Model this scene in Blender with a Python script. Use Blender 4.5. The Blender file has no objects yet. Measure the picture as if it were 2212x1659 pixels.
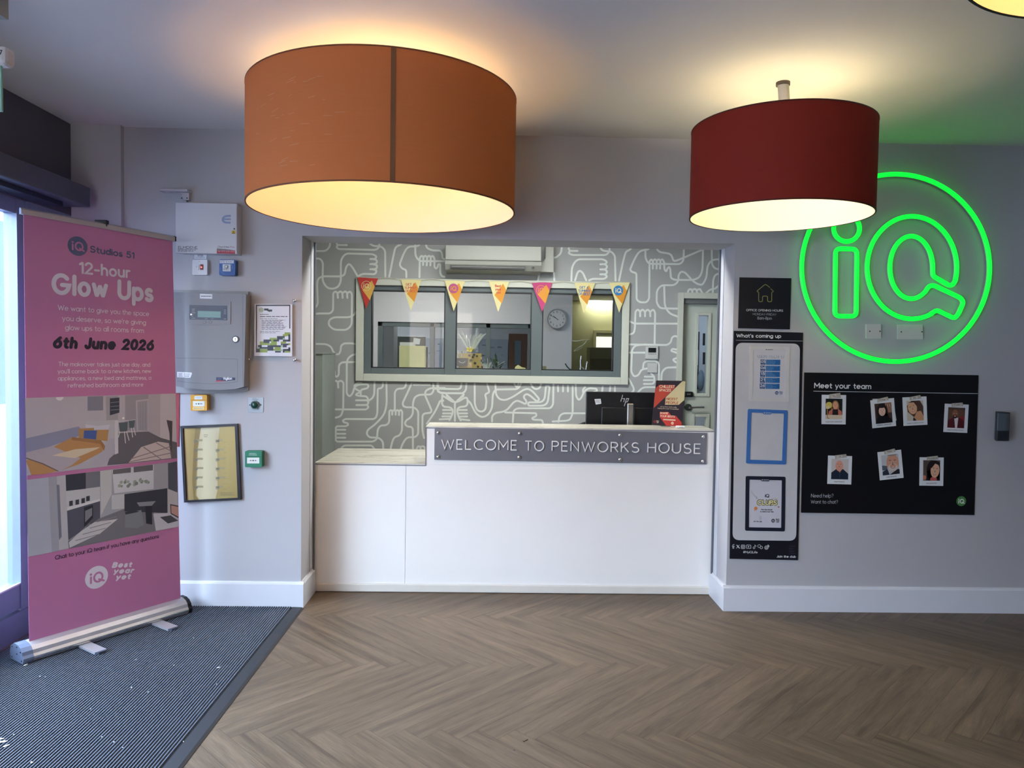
import bpy, bmesh, math, random
from mathutils import Vector, Matrix
random.seed(7)
sc = bpy.context.scene
COL = sc.collection

# ------------------------------------------------------------------ camera
FPX, YAW, PITCH, ROLL, CAMH = 1600.0, 0.02066, -0.0405, 0.0152, 1.45
W, H = 2212, 1659
def cam_axes():
    cy, sy = math.cos(YAW), math.sin(YAW); cp, sp = math.cos(PITCH), math.sin(PITCH)
    f = Vector((sy*cp, cy*cp, sp)); r = Vector((cy, -sy, 0)); u = r.cross(f)
    cr, sr = math.cos(ROLL), math.sin(ROLL)
    return r*cr + u*sr, u*cr - r*sr, f
CR, CU, CF = cam_axes()
EYE = Vector((0, 0, CAMH))
cd = bpy.data.cameras.new('camera'); cam = bpy.data.objects.new('camera', cd); COL.objects.link(cam)
cd.sensor_width = 36.0; cd.lens = FPX / W * 36.0; cd.clip_start = 0.02
cam.matrix_world = Matrix(((CR.x, CU.x, -CF.x, 0), (CR.y, CU.y, -CF.y, 0), (CR.z, CU.z, -CF.z, CAMH), (0, 0, 0, 1)))
sc.camera = cam

# ------------------------------------------------------------------ view, world, daylight
sc.view_settings.view_transform = 'Standard'
sc.view_settings.look = 'None'
sc.view_settings.gamma = 1.0
sc.view_settings.use_curve_mapping = False
sc.view_settings.exposure = 0.38
sc.cycles.max_bounces = 8
sc.cycles.sample_clamp_indirect = 6.0
sc.cycles.caustics_reflective = False
sc.cycles.caustics_refractive = False
SKY_STRENGTH = 19.0
wd = bpy.data.worlds.new('daylight'); sc.world = wd; wd.use_nodes = True
nt = wd.node_tree; nt.nodes.clear()
wo = nt.nodes.new('ShaderNodeOutputWorld'); bg = nt.nodes.new('ShaderNodeBackground')
tc = nt.nodes.new('ShaderNodeTexCoord'); sx = nt.nodes.new('ShaderNodeSeparateXYZ'); cr_ = nt.nodes.new('ShaderNodeValToRGB')
nt.links.new(tc.outputs['Generated'], sx.inputs[0]); nt.links.new(sx.outputs['Z'], cr_.inputs[0])
cr_.color_ramp.elements[0].position = 0.0; cr_.color_ramp.elements[0].color = (0.95, 0.965, 1.0, 1)
cr_.color_ramp.elements[1].position = 0.6; cr_.color_ramp.elements[1].color = (0.74, 0.85, 1.0, 1)
nt.links.new(cr_.outputs[0], bg.inputs['Color']); bg.inputs['Strength'].default_value = SKY_STRENGTH
nt.links.new(bg.outputs[0], wo.inputs['Surface'])

sl = bpy.data.lights.new('sun', 'SUN'); sl.energy = 280.0; sl.angle = 0.01; sl.color = (1.0, 0.96, 0.9)
so = bpy.data.objects.new('sun', sl); so.rotation_euler = (math.radians(-6), math.radians(60), 0); COL.objects.link(so)
def portal(name, loc, rot, sx_, sy_):
    l = bpy.data.lights.new(name, 'AREA'); l.shape = 'RECTANGLE'; l.size = sx_; l.size_y = sy_
    l.cycles.is_portal = True
    o = bpy.data.objects.new(name, l); o.location = loc; o.rotation_euler = rot; COL.objects.link(o)
portal('daylight_portal_left', (-2.46, 1.2, 1.2), (0, -math.pi/2, 0), 1.9, 5.2)
portal('daylight_portal_front', (-1.25, -3.6, 1.3), (math.pi/2, 0, 0), 1.6, 2.1)

# ------------------------------------------------------------------ helpers: pixels, materials, meshes
def ray(px, py):
    return (CF*FPX + CR*(px - W/2) - CU*(py - H/2)).normalized()
def at(px, py, Y):
    d = ray(px, py); return EYE + d*(Y/d.y)
def atx(px, py, X):
    d = ray(px, py); return EYE + d*(X/d.x)
def atz(px, py, Z):
    d = ray(px, py); return EYE + d*((Z-CAMH)/d.z)

class PL:
    """a plane things are laid on; n looks at the room"""
    def __init__(s, p0, n, up=(0, 0, 1)):
        s.p0 = Vector(p0); s.n = Vector(n).normalized()
        s.r = Vector(up).cross(s.n).normalized(); s.u = s.n.cross(s.r).normalized()
    def px(s, x, y, off=0.0):
        d = ray(x, y); t = (s.p0 - EYE).dot(s.n) / d.dot(s.n)
        return EYE + d*t + s.n*off
    def shift(s, d):
        return PL(s.p0 + s.n*d, s.n, s.u)

def lin(c):
    c = c/255.0
    return c/12.92 if c <= 0.04045 else ((c+0.055)/1.055)**2.4
def L3(rgb): return tuple(lin(c) for c in rgb)

MATS = {}
def mat(name, rgb, rough=0.6, metal=0.0, noise=0.03, scale=12.0, bump=0.0, bscale=None, spec=0.5, trans=0.0, alpha=1.0, emit=None, estr=0.0, stretch=None, coat=0.0, ior=1.45):
    if name in MATS: return MATS[name]
    m = bpy.data.materials.new(name); m.use_nodes = True; n = m.node_tree
    b = n.nodes['Principled BSDF']
    b.inputs['Roughness'].default_value = rough; b.inputs['Metallic'].default_value = metal
    b.inputs['Specular IOR Level'].default_value = spec; b.inputs['IOR'].default_value = ior
    b.inputs['Transmission Weight'].default_value = trans; b.inputs['Alpha'].default_value = alpha
    b.inputs['Coat Weight'].default_value = coat
    c = L3(rgb)
    co = n.nodes.new('ShaderNodeTexCoord'); mp = n.nodes.new('ShaderNodeMapping')
    if stretch: mp.inputs['Scale'].default_value = stretch
    n.links.new(co.outputs['Object'], mp.inputs[0])
    nz = n.nodes.new('ShaderNodeTexNoise'); nz.inputs['Scale'].default_value = scale; nz.inputs['Detail'].default_value = 4
    n.links.new(mp.outputs[0], nz.inputs['Vector'])
    rp = n.nodes.new('ShaderNodeValToRGB')
    rp.color_ramp.elements[0].position = 0.25; rp.color_ramp.elements[1].position = 0.75
    rp.color_ramp.elements[0].color = tuple(max(0, x*(1-noise)) for x in c)+(1,)
    rp.color_ramp.elements[1].color = tuple(min(1, x*(1+noise)) for x in c)+(1,)
    n.links.new(nz.outputs['Fac'], rp.inputs[0]); n.links.new(rp.outputs[0], b.inputs['Base Color'])
    if bump:
        nb = n.nodes.new('ShaderNodeTexNoise'); nb.inputs['Scale'].default_value = bscale or scale*6; nb.inputs['Detail'].default_value = 3
        n.links.new(mp.outputs[0], nb.inputs['Vector'])
        bp = n.nodes.new('ShaderNodeBump'); bp.inputs['Strength'].default_value = bump; bp.inputs['Distance'].default_value = 0.002
        n.links.new(nb.outputs['Fac'], bp.inputs['Height']); n.links.new(bp.outputs[0], b.inputs['Normal'])
    if emit:
        b.inputs['Emission Color'].default_value = L3(emit)+(1,); b.inputs['Emission Strength'].default_value = estr
    MATS[name] = m; return m

def pmat(rgb, rough=0.45, noise=0.02):
    """printing ink of one colour"""
    return mat('ink_%d_%d_%d_%d' % (rgb[0], rgb[1], rgb[2], int(rough*100)), rgb, rough, noise=noise)

def glass_mat(name, tint=(1, 1, 1), refl=0.08, rough=0.0, grazing=True):
    """thin clear sheet: see-through with a mirror coat that grows at grazing angles"""
    if name in MATS: return MATS[name]
    m = bpy.data.materials.new(name); m.use_nodes = True; n = m.node_tree; n.nodes.clear()
    o = n.nodes.new('ShaderNodeOutputMaterial'); mx = n.nodes.new('ShaderNodeMixShader')
    t = n.nodes.new('ShaderNodeBsdfTransparent'); t.inputs[0].default_value = tint+(1,)
    g = n.nodes.new('ShaderNodeBsdfGlossy'); g.inputs['Roughness'].default_value = rough
    lw = n.nodes.new('ShaderNodeLayerWeight'); lw.inputs[0].default_value = 0.5; f = n.nodes.new('ShaderNodeMath'); f.operation = 'POWER'; f.inputs[1].default_value = 5.0; n.links.new(lw.outputs['Facing'], f.inputs[0])
    ad = n.nodes.new('ShaderNodeMath'); ad.operation = 'ADD'; ad.inputs[1].default_value = refl
    ad.use_clamp = True
    n.links.new(f.outputs[0], ad.inputs[0]); n.links.new(ad.outputs[0], mx.inputs[0])
    n.links.new(t.outputs[0], mx.inputs[1]); n.links.new(g.outputs[0], mx.inputs[2]); n.links.new(mx.outputs[0], o.inputs['Surface'])
    MATS[name] = m; return m

class MB:
    def __init__(s): s.v = []; s.f = []; s.m = []; s.sm = []; s.mats = []
    def mi(s, m):
        if m not in s.mats: s.mats.append(m)
        return s.mats.index(m)
    def add(s, vs, fs, m, smooth=False):
        o = len(s.v); s.v.extend(Vector(v) for v in vs); k = s.mi(m)
        for f in fs:
            s.f.append([o+i for i in f]); s.m.append(k); s.sm.append(smooth)
        return s
    def bm(s, b, m, smooth=False):
        b.verts.index_update()
        s.add([v.co.copy() for v in b.verts], [[v.index for v in f.verts] for f in b.faces], m, smooth); b.free(); return s
    def box(s, lo, hi, m, bev=0.0, seg=2, rot=None):
        lo, hi = Vector(lo), Vector(hi); c = (lo+hi)/2; d = hi-lo
        b = bmesh.new(); bmesh.ops.create_cube(b, size=1.0)
        for v in b.verts: v.co = Vector((v.co.x*d.x, v.co.y*d.y, v.co.z*d.z))
        if bev > 0:
            bmesh.ops.bevel(b, geom=list(b.edges), offset=min(bev, min(abs(x) for x in d)*0.49), segments=seg, affect='EDGES', profile=0.5)
        M = Matrix.Translation(c)
        if rot is not None: M = M @ rot.to_4x4()
        bmesh.ops.transform(b, matrix=M, verts=b.verts)
        return s.bm(b, m)
    def cyl(s, p0, p1, r0, m, r1=None, seg=24, caps=True, smooth=True):
        p0, p1 = Vector(p0), Vector(p1); r1 = r0 if r1 is None else r1
        ax = (p1-p0).normalized(); a = ax.orthogonal().normalized(); b = ax.cross(a)
        vs = []
        for p, r in ((p0, r0), (p1, r1)):
            for i in range(seg):
                t = 2*math.pi*i/seg; vs.append(p + a*(r*math.cos(t)) + b*(r*math.sin(t)))
        s.add(vs, [[i, (i+1) % seg, seg+(i+1) % seg, seg+i] for i in range(seg)], m, smooth)
        if caps: s.add(vs, [list(range(seg))[::-1], list(range(seg, 2*seg))], m)
        return s
    def tube(s, pts, r, m, seg=8, closed=False, ry=None, flat=None):
        """r: radius; with flat (a direction) the section is r across and ry along flat"""
        pts = [Vector(p) for p in pts]; n = len(pts); vs = []; prev = None
        for i, p in enumerate(pts):
            if closed: t = pts[(i+1) % n] - pts[i-1]
            else: t = pts[min(i+1, n-1)] - pts[max(i-1, 0)]
            t.normalize()
            if flat is not None:
                b = Vector(flat).normalized(); a = t.cross(b).normalized()
            else:
                if prev is None: a = t.orthogonal().normalized()
                else: a = (prev - t*prev.dot(t)).normalized()
                b = t.cross(a); prev = a
            for k in range(seg):
                th = 2*math.pi*k/seg; vs.append(p + a*(r*math.cos(th)) + b*((ry or r)*math.sin(th)))
        fs = []
        for i in range(n if closed else n-1):
            j = (i+1) % n
            for k in range(seg): fs.append([i*seg+k, i*seg+(k+1) % seg, j*seg+(k+1) % seg, j*seg+k])
        s.add(vs, fs, m, True)
        if not closed: s.add(vs, [list(range(seg))[::-1], list(range((n-1)*seg, n*seg))], m)
        return s
    def prism(s, pts, off, m, mside=None):
        """planar outline pts, extruded by the vector off"""
        pts = [Vector(p) for p in pts]; n = len(pts); off = Vector(off)
        vs = pts + [p+off for p in pts]
        s.add(vs, [list(range(n)), list(range(2*n-1, n-1, -1))], m)
        s.add(vs, [[i, i+n, (i+1) % n+n, (i+1) % n] for i in range(n)], mside or m)
        return s
    def poly(s, pts, m): return s.add(pts, [list(range(len(pts)))], m)
    def lathe(s, prof, c, m, seg=32, axis=(0, 0, 1), smooth=True):
        c = Vector(c); ax = Vector(axis).normalized(); a = ax.orthogonal().normalized(); b = ax.cross(a); vs = []
        for r, h in prof:
            for i in range(seg):
                t = 2*math.pi*i/seg; vs.append(c + ax*h + a*(r*math.cos(t)) + b*(r*math.sin(t)))
        fs = [[j*seg+i, j*seg+(i+1) % seg, (j+1)*seg+(i+1) % seg, (j+1)*seg+i] for j in range(len(prof)-1) for i in range(seg)]
        return s.add(vs, fs, m, smooth)
    def ball(s, c, r, m, seg=16, rings=10, sc=(1, 1, 1)):
        c = Vector(c); vs = []; fs = []
        for j in range(rings+1):
            ph = math.pi*j/rings
            for i in range(seg):
                t = 2*math.pi*i/seg
                vs.append(c + Vector((r*sc[0]*math.sin(ph)*math.cos(t), r*sc[1]*math.sin(ph)*math.sin(t), r*sc[2]*math.cos(ph))))
        for j in range(rings):
            for i in range(seg): fs.append([j*seg+i, (j+1)*seg+i, (j+1)*seg+(i+1) % seg, j*seg+(i+1) % seg])
        return s.add(vs, fs, m, True)
    def strip(s, pts, w, n, m, closed=False, cap=True):
        """flat ribbon of width w along pts lying in the plane with normal n"""
        pts = [Vector(p) for p in pts]; n = Vector(n)
        q = [pts[0]]
        for p in pts[1:]:
            if (p-q[-1]).length > 1e-6: q.append(p)
        pts = q; N = len(pts)
        if N < 2: return s
        h = w/2; vs = []; sides = []
        for i in range(N):
            a = pts[i]-pts[i-1] if (i > 0 or closed) else pts[1]-pts[0]
            b = pts[(i+1) % N]-pts[i] if (i < N-1 or closed) else pts[-1]-pts[-2]
            a = a.normalized(); b = b.normalized(); t = a+b
            if t.length < 1e-4: t = a
            t.normalize(); k = n.cross(t).normalized()
            c = max(0.5, t.dot(a)); e = n*(4e-6*i); vs += [pts[i]+k*(h/c)+e, pts[i]-k*(h/c)+e]
        fs = []
        for i in range(N if closed else N-1):
            j = (i+1) % N; fs.append([2*i, 2*i+1, 2*j+1, 2*j])
        s.add(vs, fs, m)
        if cap and not closed:
            a = n.orthogonal().normalized(); b = n.cross(a)
            for p in (pts[0]-n*3e-5, pts[-1]+n*(4e-6*N+3e-5)):
                s.add([p+(a*math.cos(t*math.pi/5)+b*math.sin(t*math.pi/5))*h for t in range(10)], [list(range(10))], m)
        return s
    def bar(s, pts, w, n, h, m):
        """solid raised stroke: a ribbon with side walls down to h below it"""
        pts = [Vector(p) for p in pts]; n = Vector(n); N = len(pts); vs = []
        for i in range(N):
            a = (pts[i]-pts[i-1] if i else pts[1]-pts[0]).normalized(); b = (pts[i+1]-pts[i] if i < N-1 else pts[-1]-pts[-2]).normalized(); t = (a+b).normalized()
            k = n.cross(t).normalized(); c = max(.5, t.dot(a)); L_, R_ = pts[i]+k*(w/2/c), pts[i]-k*(w/2/c); vs += [L_, R_, L_-n*h, R_-n*h]
        fs = []
        for i in range(N-1):
            o, p = 4*i, 4*i+4; fs += [[o, o+1, p+1, p], [o, p, p+2, o+2], [o+1, o+3, p+3, p+1], [o+2, p+2, p+3, o+3]]
        fs += [[0, 2, 3, 1], [4*N-4, 4*N-3, 4*N-1, 4*N-2]]
        return s.add(vs, fs, m)
    def disc(s, c, r, n, m, seg=28, ry=None, up=None):
        n = Vector(n).normalized()
        u = Vector(up) if up is not None else (Vector((0, 0, 1)) if abs(n.z) < .9 else Vector((0, 1, 0)))
        a = u.cross(n).normalized(); b = n.cross(a)
        return s.add([Vector(c)+a*(r*math.cos(2*math.pi*i/seg))+b*((ry or r)*math.sin(2*math.pi*i/seg)) for i in range(seg)], [list(range(seg))], m)
    def ring(s, c, r0, r1, n, m, seg=36):
        n = Vector(n).normalized(); u = Vector((0, 0, 1)) if abs(n.z) < .9 else Vector((0, 1, 0))
        a = u.cross(n).normalized(); b = n.cross(a); vs = []
        for r in (r0, r1): vs += [Vector(c)+a*(r*math.cos(2*math.pi*i/seg))+b*(r*math.sin(2*math.pi*i/seg)) for i in range(seg)]
        return s.add(vs, [[i, (i+1) % seg, seg+(i+1) % seg, seg+i] for i in range(seg)], m)
    def bbox(s):
        return ([min(v[i] for v in s.v) for i in range(3)], [max(v[i] for v in s.v) for i in range(3)])
    def mesh(s, name, o):
        me = bpy.data.meshes.new(name); o = Vector(o)
        me.from_pydata([tuple(v-o) for v in s.v], [], s.f)
        for m in s.mats: me.materials.append(m)
        me.polygons.foreach_set('material_index', s.m); me.polygons.foreach_set('use_smooth', s.sm)
        me.update(); return me

def base_of(mbs):
    bb = [m.bbox() for m in mbs if m.v]
    lo = [min(b[0][i] for b in bb) for i in range(3)]; hi = [max(b[1][i] for b in bb) for i in range(3)]
    return Vector(((lo[0]+hi[0])/2, (lo[1]+hi[1])/2, lo[2]))

class Thing:
    """an Empty at the thing's base, parts under it, sub-parts under those"""
    def __init__(s, name, label, cat, group=None):
        s.a = (name, label, cat, group); s.parts = []
    def part(s, name, mb, label=None):
        p = [name, mb, label, []]; s.parts.append(p); return p
    def sub(s, p, name, mb, label=None): p[3].append((name, mb, label))
    def build(s):
        name, label, cat, group = s.a
        base = base_of([p[1] for p in s.parts])
        r = bpy.data.objects.new(name, None); r.empty_display_size = 0.05; COL.objects.link(r); r.location = base
        r['label'] = label; r['category'] = cat
        if group: r['group'] = group
        for nm, mb, lb, subs in s.parts:
            o = bpy.data.objects.new(nm, mb.mesh(nm, base)); COL.objects.link(o); o.parent = r
            if lb: o['label'] = lb
            for n2, m2, l2 in subs:
                c = bpy.data.objects.new(n2, m2.mesh(n2, base)); COL.objects.link(c); c.parent = o
                if l2: c['label'] = l2
        return r

def single(name, mb, label, cat, group=None):
    b = base_of([mb]); o = bpy.data.objects.new(name, mb.mesh(name, b)); o.location = b; COL.objects.link(o)
    o['label'] = label; o['category'] = cat
    if group: o['group'] = group
    return o
def struct(name, mb, parent=None):
    o = bpy.data.objects.new(name, mb.mesh(name, (0, 0, 0))); COL.objects.link(o)
    if parent: o.parent = parent
    else: o['kind'] = 'structure'
    return o

def fillet(pts, r, seg=5, closed=False):
    pts = [Vector(p) for p in pts]; n = len(pts); out = []
    for i in range(n):
        if not closed and i in (0, n-1): out.append(pts[i]); continue
        a, p, b = pts[i-1], pts[i], pts[(i+1) % n]
        la, lb = (a-p).length, (b-p).length
        d = min(r, la*0.48, lb*0.48)
        if d < 1e-6: out.append(p); continue
        q0 = p+(a-p).normalized()*d; q1 = p+(b-p).normalized()*d
        for k in range(seg+1):
            t = k/seg; out.append(q0*(1-t)**2 + p*(2*t*(1-t)) + q1*t*t)
    return out
def rrect(c, a, b, w, h, r, seg=5):
    """rounded rectangle outline about c, half sizes w,h along unit vectors a,b"""
    c = Vector(c)
    return fillet([c-a*w-b*h, c+a*w-b*h, c+a*w+b*h, c-a*w+b*h], r, seg, True)

# --- lettering: a stroke alphabet (capital height 1, x height .66)
def arc(cx, cy, rx, ry, a0, a1, n=14):
    return [(cx+rx*math.cos(math.radians(a0+(a1-a0)*i/n)), cy+ry*math.sin(math.radians(a0+(a1-a0)*i/n))) for i in range(n+1)]
def _bowl(cx=.29): return arc(cx, .33, .29, .33, 0, 360, 22)
GL = {
 'a': ([_bowl(), [(.58, .66), (.58, 0)]], .58), 'b': ([_bowl(), [(0, 1), (0, 0)]], .58), 'c': ([arc(.29, .33, .29, .33, 48, 312)], .5),
 'd': ([_bowl(), [(.58, 1), (.58, 0)]], .58), 'e': ([[(.02, .34), (.57, .34)]+arc(.29, .33, .29, .33, 3, 312)], .58),
 'f': ([[(.14, 0), (.14, .76)]+arc(.34, .76, .2, .22, 180, 80, 6), [(0, .62), (.34, .62)]], .36),
 'g': ([_bowl(), [(.58, .66), (.58, -.05)]+arc(.3, -.05, .28, .24, 0, -150, 9)], .58),
 'h': ([[(0, 1), (0, 0)], [(0, .36)]+arc(.25, .36, .25, .3, 180, 0, 9)+[(.5, 0)]], .5),
 'i': ([[(0, .66), (0, 0)], [(0, .92), (0, .935)]], 0.0), 'j': ([[(.1, .66), (.1, -.08)]+arc(-.06, -.08, .16, .2, 0, -90, 5), [(.1, .92), (.1, .935)]], .1),
 'k': ([[(0, 1), (0, 0)], [(.43, .64), (.02, .28)], [(.16, .4), (.46, 0)]], .46), 'l': ([[(0, 1), (0, 0)]], 0.0),
 'm': ([[(0, .66), (0, 0)], [(0, .42)]+arc(.21, .42, .21, .24, 180, 0, 8)+[(.42, 0)], [(.42, .42)]+arc(.63, .42, .21, .24, 180, 0, 8)+[(.84, 0)]], .84),
 'n': ([[(0, .66), (0, 0)], [(0, .36)]+arc(.25, .36, .25, .3, 180, 0, 9)+[(.5, 0)]], .5), 'o': ([_bowl()], .58),
 'p': ([_bowl(), [(0, .66), (0, -.3)]], .58), 'q': ([_bowl(), [(.58, .66), (.58, -.3)]], .58),
 'r': ([[(0, .66), (0, 0)], [(0, .4)]+arc(.22, .4, .22, .26, 180, 70, 6)], .3),
 's': ([arc(.2, .49, .18, .17, 40, 250, 10)+arc(.2, .165, .2, .165, 70, -150, 10)], .4),
 't': ([[(.14, .9), (.14, .2)]+arc(.32, .2, .18, .2, 180, 270, 5), [(0, .64), (.33, .64)]], .34),
 'u': ([[(0, .66), (0, .27)]+arc(.25, .27, .25, .27, 180, 360, 9)+[(.5, .66)], [(.5, .3), (.5, 0)]], .5), 'v': ([[(0, .66), (.25, 0), (.5, .66)]], .5),
 'w': ([[(0, .66), (.2, 0), (.4, .6), (.6, 0), (.8, .66)]], .8), 'x': ([[(0, .66), (.46, 0)], [(.46, .66), (0, 0)]], .46), 'y': ([[(0, .66), (.26, .02)], [(.52, .66), (.14, -.3)]], .52),
 'W': ([[(0, 1), (.28, 0), (.55, .9), (.82, 0), (1.1, 1)]], 1.1), 'T': ([[(0, 1), (.64, 1)], [(.32, 1), (.32, 0)]], .64),
 'G': ([arc(.46, .5, .46, .5, 42, 352, 20)+[(.92, .46), (.5, .46)]], .93), 'U': ([[(0, 1), (0, .33)]+arc(.34, .33, .34, .33, 180, 360, 10)+[(.68, 1)]], .68),
 'J': ([[(.42, 1), (.42, .28)]+arc(.21, .28, .21, .28, 0, -165, 9)], .42), 'C': ([arc(.46, .5, .46, .5, 45, 315, 18)], .8),
 'B': ([[(0, 0), (0, 1), (.3, 1)]+arc(.32, .77, .22, .23, 90, -90, 8)+[(0, .53)], [(.3, .53)]+arc(.34, .265, .25, .265, 90, -90, 8)+[(0, 0)]], .58),
 'Q': ([arc(.48, .5, .48, .5, 0, 360, 24), [(.6, .24), (.96, .0)]], .98), 'S': ([arc(.3, .745, .27, .255, 35, 250, 10)+arc(.3, .26, .3, .26, 75, -150, 10)], .6),
 'L': ([[(0, 1), (0, 0), (.5, 0)]], .5), 'Y': ([[(0, 1), (.32, .45), (.64, 1)], [(.32, .45), (.32, 0)]], .64),
 '0': ([arc(.31, .5, .31, .5, 0, 360, 24)], .62), '1': ([[(0, .82), (.24, 1), (.24, 0)]], .24),
 '2': ([arc(.28, .72, .28, .28, 165, -25, 10)+[(.0, 0), (.58, 0)]], .58), '5': ([[(.5, 1), (.1, 1), (.06, .56)]+arc(.27, .32, .29, .32, 130, -150, 12)], .56),
 '6': ([arc(.31, .33, .31, .33, 0, 360, 20), [(.5, 1), (.24, .72), (.06, .5), (0, .33)]], .62),
 'A': ([[(0, 0), (.35, 1), (.7, 0)], [(.12, .34), (.58, .34)]], .7), 'D': ([[(0, 0), (0, 1), (.22, 1)]+arc(.26, .5, .44, .5, 90, -90, 14)+[(0, 0)]], .7),
 'E': ([[(.5, 1), (0, 1), (0, 0), (.5, 0)], [(0, .53), (.44, .53)]], .5), 'F': ([[(.5, 1), (0, 1), (0, 0)], [(0, .53), (.42, .53)]], .5), 'H': ([[(0, 1), (0, 0)], [(.66, 1), (.66, 0)], [(0, .53), (.66, .53)]], .66),
 'I': ([[(0, 1), (0, 0)]], .0), 'K': ([[(0, 1), (0, 0)], [(.58, 1), (.02, .42)], [(.2, .6), (.62, 0)]], .62), 'M': ([[(0, 0), (0, 1), (.42, .3), (.84, 1), (.84, 0)]], .84), 'N': ([[(0, 0), (0, 1), (.66, 0), (.66, 1)]], .66),
 'O': ([arc(.43, .5, .43, .5, 0, 360, 26)], .86), 'P': ([[(0, 0), (0, 1), (.28, 1)]+arc(.3, .74, .25, .26, 90, -90, 9)+[(0, .48)]], .55), 'R': ([[(0, 0), (0, 1), (.28, 1)]+arc(.3, .74, .25, .26, 90, -90, 9)+[(0, .48)], [(.28, .48), (.6, 0)]], .6),
 'V': ([[(0, 1), (.33, 0), (.66, 1)]], .66), 'X': ([[(0, 1), (.62, 0)], [(.62, 1), (0, 0)]], .62), 'Z': ([[(0, 1), (.6, 1), (0, 0), (.6, 0)]], .6), 'z': ([[(0, .66), (.44, .66), (0, 0), (.44, 0)]], .44),
 '3': ([arc(.24, .75, .24, .25, 150, -80, 9)+arc(.25, .26, .28, .26, 80, -150, 10)], .53), '4': ([[(.46, 0), (.46, 1), (0, .28), (.62, .28)]], .62), '7': ([[(0, 1), (.56, 1), (.18, 0)]], .56),
 '8': ([arc(.29, .76, .23, .24, 0, 360, 18), arc(.29, .27, .29, .27, 0, 360, 18)], .58), '9': ([arc(.31, .67, .31, .33, 0, 360, 20), [(.12, 0), (.38, .28), (.56, .5), (.62, .67)]], .62),
 '#': ([[(.2, 1), (.1, 0)], [(.52, 1), (.42, 0)], [(.04, .68), (.62, .68)], [(0, .32), (.58, .32)]], .62), '?': ([arc(.22, .76, .22, .24, 165, -40, 9)+[(.22, .42), (.22, .28)], [(.22, 0), (.222, .01)]], .44), '"': ([[(0, 1), (0, .75)], [(.2, 1), (.2, .75)]], .2),
 '-': ([[(0, .38), (.36, .38)]], .36), ',': ([[(.05, .02), (0, -.14)]], .06), "'": ([[(.02, 1), (0, .8)]], .03), '.': ([[(0, 0), (.005, 0)]], .0),
}
def stroke_layout(body, gap):
    x = 0.0; out = []
    for ch in body:
        if ch == ' ': x += gap*1.55 + .08; continue
        st, w = GL[ch]
        for s in st: out.append([(x+px, py) for px, py in s])
        x += w + gap
    return out, x-gap
def strokes(mb, pl, body, a, b, m, weight=0.12, gap=0.24, top=None, shear=0.0, off=0.0006, world=False):
    """fit the words on the baseline a..b (photo pixels, or points with world=True); top: pixel height of a capital"""
    st, wid = stroke_layout(body, gap)
    A = Vector(a) if world else pl.px(*a); B = Vector(b) if world else pl.px(*b)
    X = B-A; ln = X.length; X.normalize(); Yv = pl.n.cross(X).normalized()
    s = ln/(wid+weight+shear*.8); sy = s
    if top is not None: sy = (pl.px(a[0], a[1]-top)-A).dot(Yv)/(1+weight)
    wv = weight*min(s, sy)
    for i, t in enumerate(st):
        pts = [A + X*((p[0]+weight/2+shear*p[1])*s) + Yv*(p[1]*sy + wv/2) + pl.n*(off + 1.3e-4*(i % 4)) for p in t]
        q = fillet(pts, wv*.5, 3) if len(pts) < 7 else pts
        mb.strip(q, wv, pl.n, m)
def text(mb, pl, body, a, b, m, off=0.0006, top=None, bold=0.0, shear=0.0, world=False):
    w = max(.07, .115+bold*3.2)
    strokes(mb, pl, body, a, b, m, w, .13+w*.5, top, shear, off, world)
def text_at(mb, pl, body, c, cap, m, weight=.13, off=.0006):
    """words centred on the point c, capitals `cap` metres high"""
    st, wid = stroke_layout(body, .24); k = cap/(1+weight); h = wid*k/2
    strokes(mb, pl, body, Vector(c)-pl.r*(h+weight*k/2)-pl.u*cap/2, Vector(c)+pl.r*(h+weight*k/2)-pl.u*cap/2, m, weight, .24, None, 0, off, True)

def iq_mark(mb, pl, c, r, ink, disc=None, ring=False, off=0.0006, u=None):
    """the round iQ emblem: c centre, r radius"""
    R, U = pl.r, pl.u
    if u is not None: U = u; R = U.cross(pl.n)
    c = Vector(c)
    if disc is not None and not ring: mb.disc(c+pl.n*off, r, pl.n, disc, 40, up=U)
    if ring: mb.ring(c+pl.n*off, r*.9, r, pl.n, ink)
    w = r*.17; o = off+.0004
    P = lambda x, y: c + R*(x*r) + U*(y*r) + pl.n*o
    mb.strip([P(-.5, .12), P(-.5, -.4)], w, pl.n, ink); mb.disc(P(-.5, .36), r*.11, pl.n, ink, 14)
    mb.strip([P(x, y) for x, y in arc(.14, -.02, .36, .4, -25, 300, 26)], w, pl.n, ink)
    mb.strip([P(.2, -.22), P(.62, -.44)], w, pl.n, ink)
def byy(mb, pl, x0, y0, x1, y1, m, off=.0006, weight=.26):
    """the three-line slogan, fitted to a pixel box"""
    h = (y1-y0)/3.0; k = (x1-x0); g = weight*.7+.12; tp = h*.86
    strokes(mb, pl, 'Best', (x0, y0+h*.98), (x0+k*.92, y0+h*.86), m, weight, g, top=tp, shear=.14, off=off)
    strokes(mb, pl, 'year', (x0+k*.06, y0+h*1.86), (x1, y0+h*1.72), m, weight, g, top=tp, shear=.14, off=off)
    strokes(mb, pl, 'yet', (x0+k*.16, y0+h*2.76), (x0+k*.86, y0+h*2.62), m, weight, g, top=tp, shear=.14, off=off)
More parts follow.
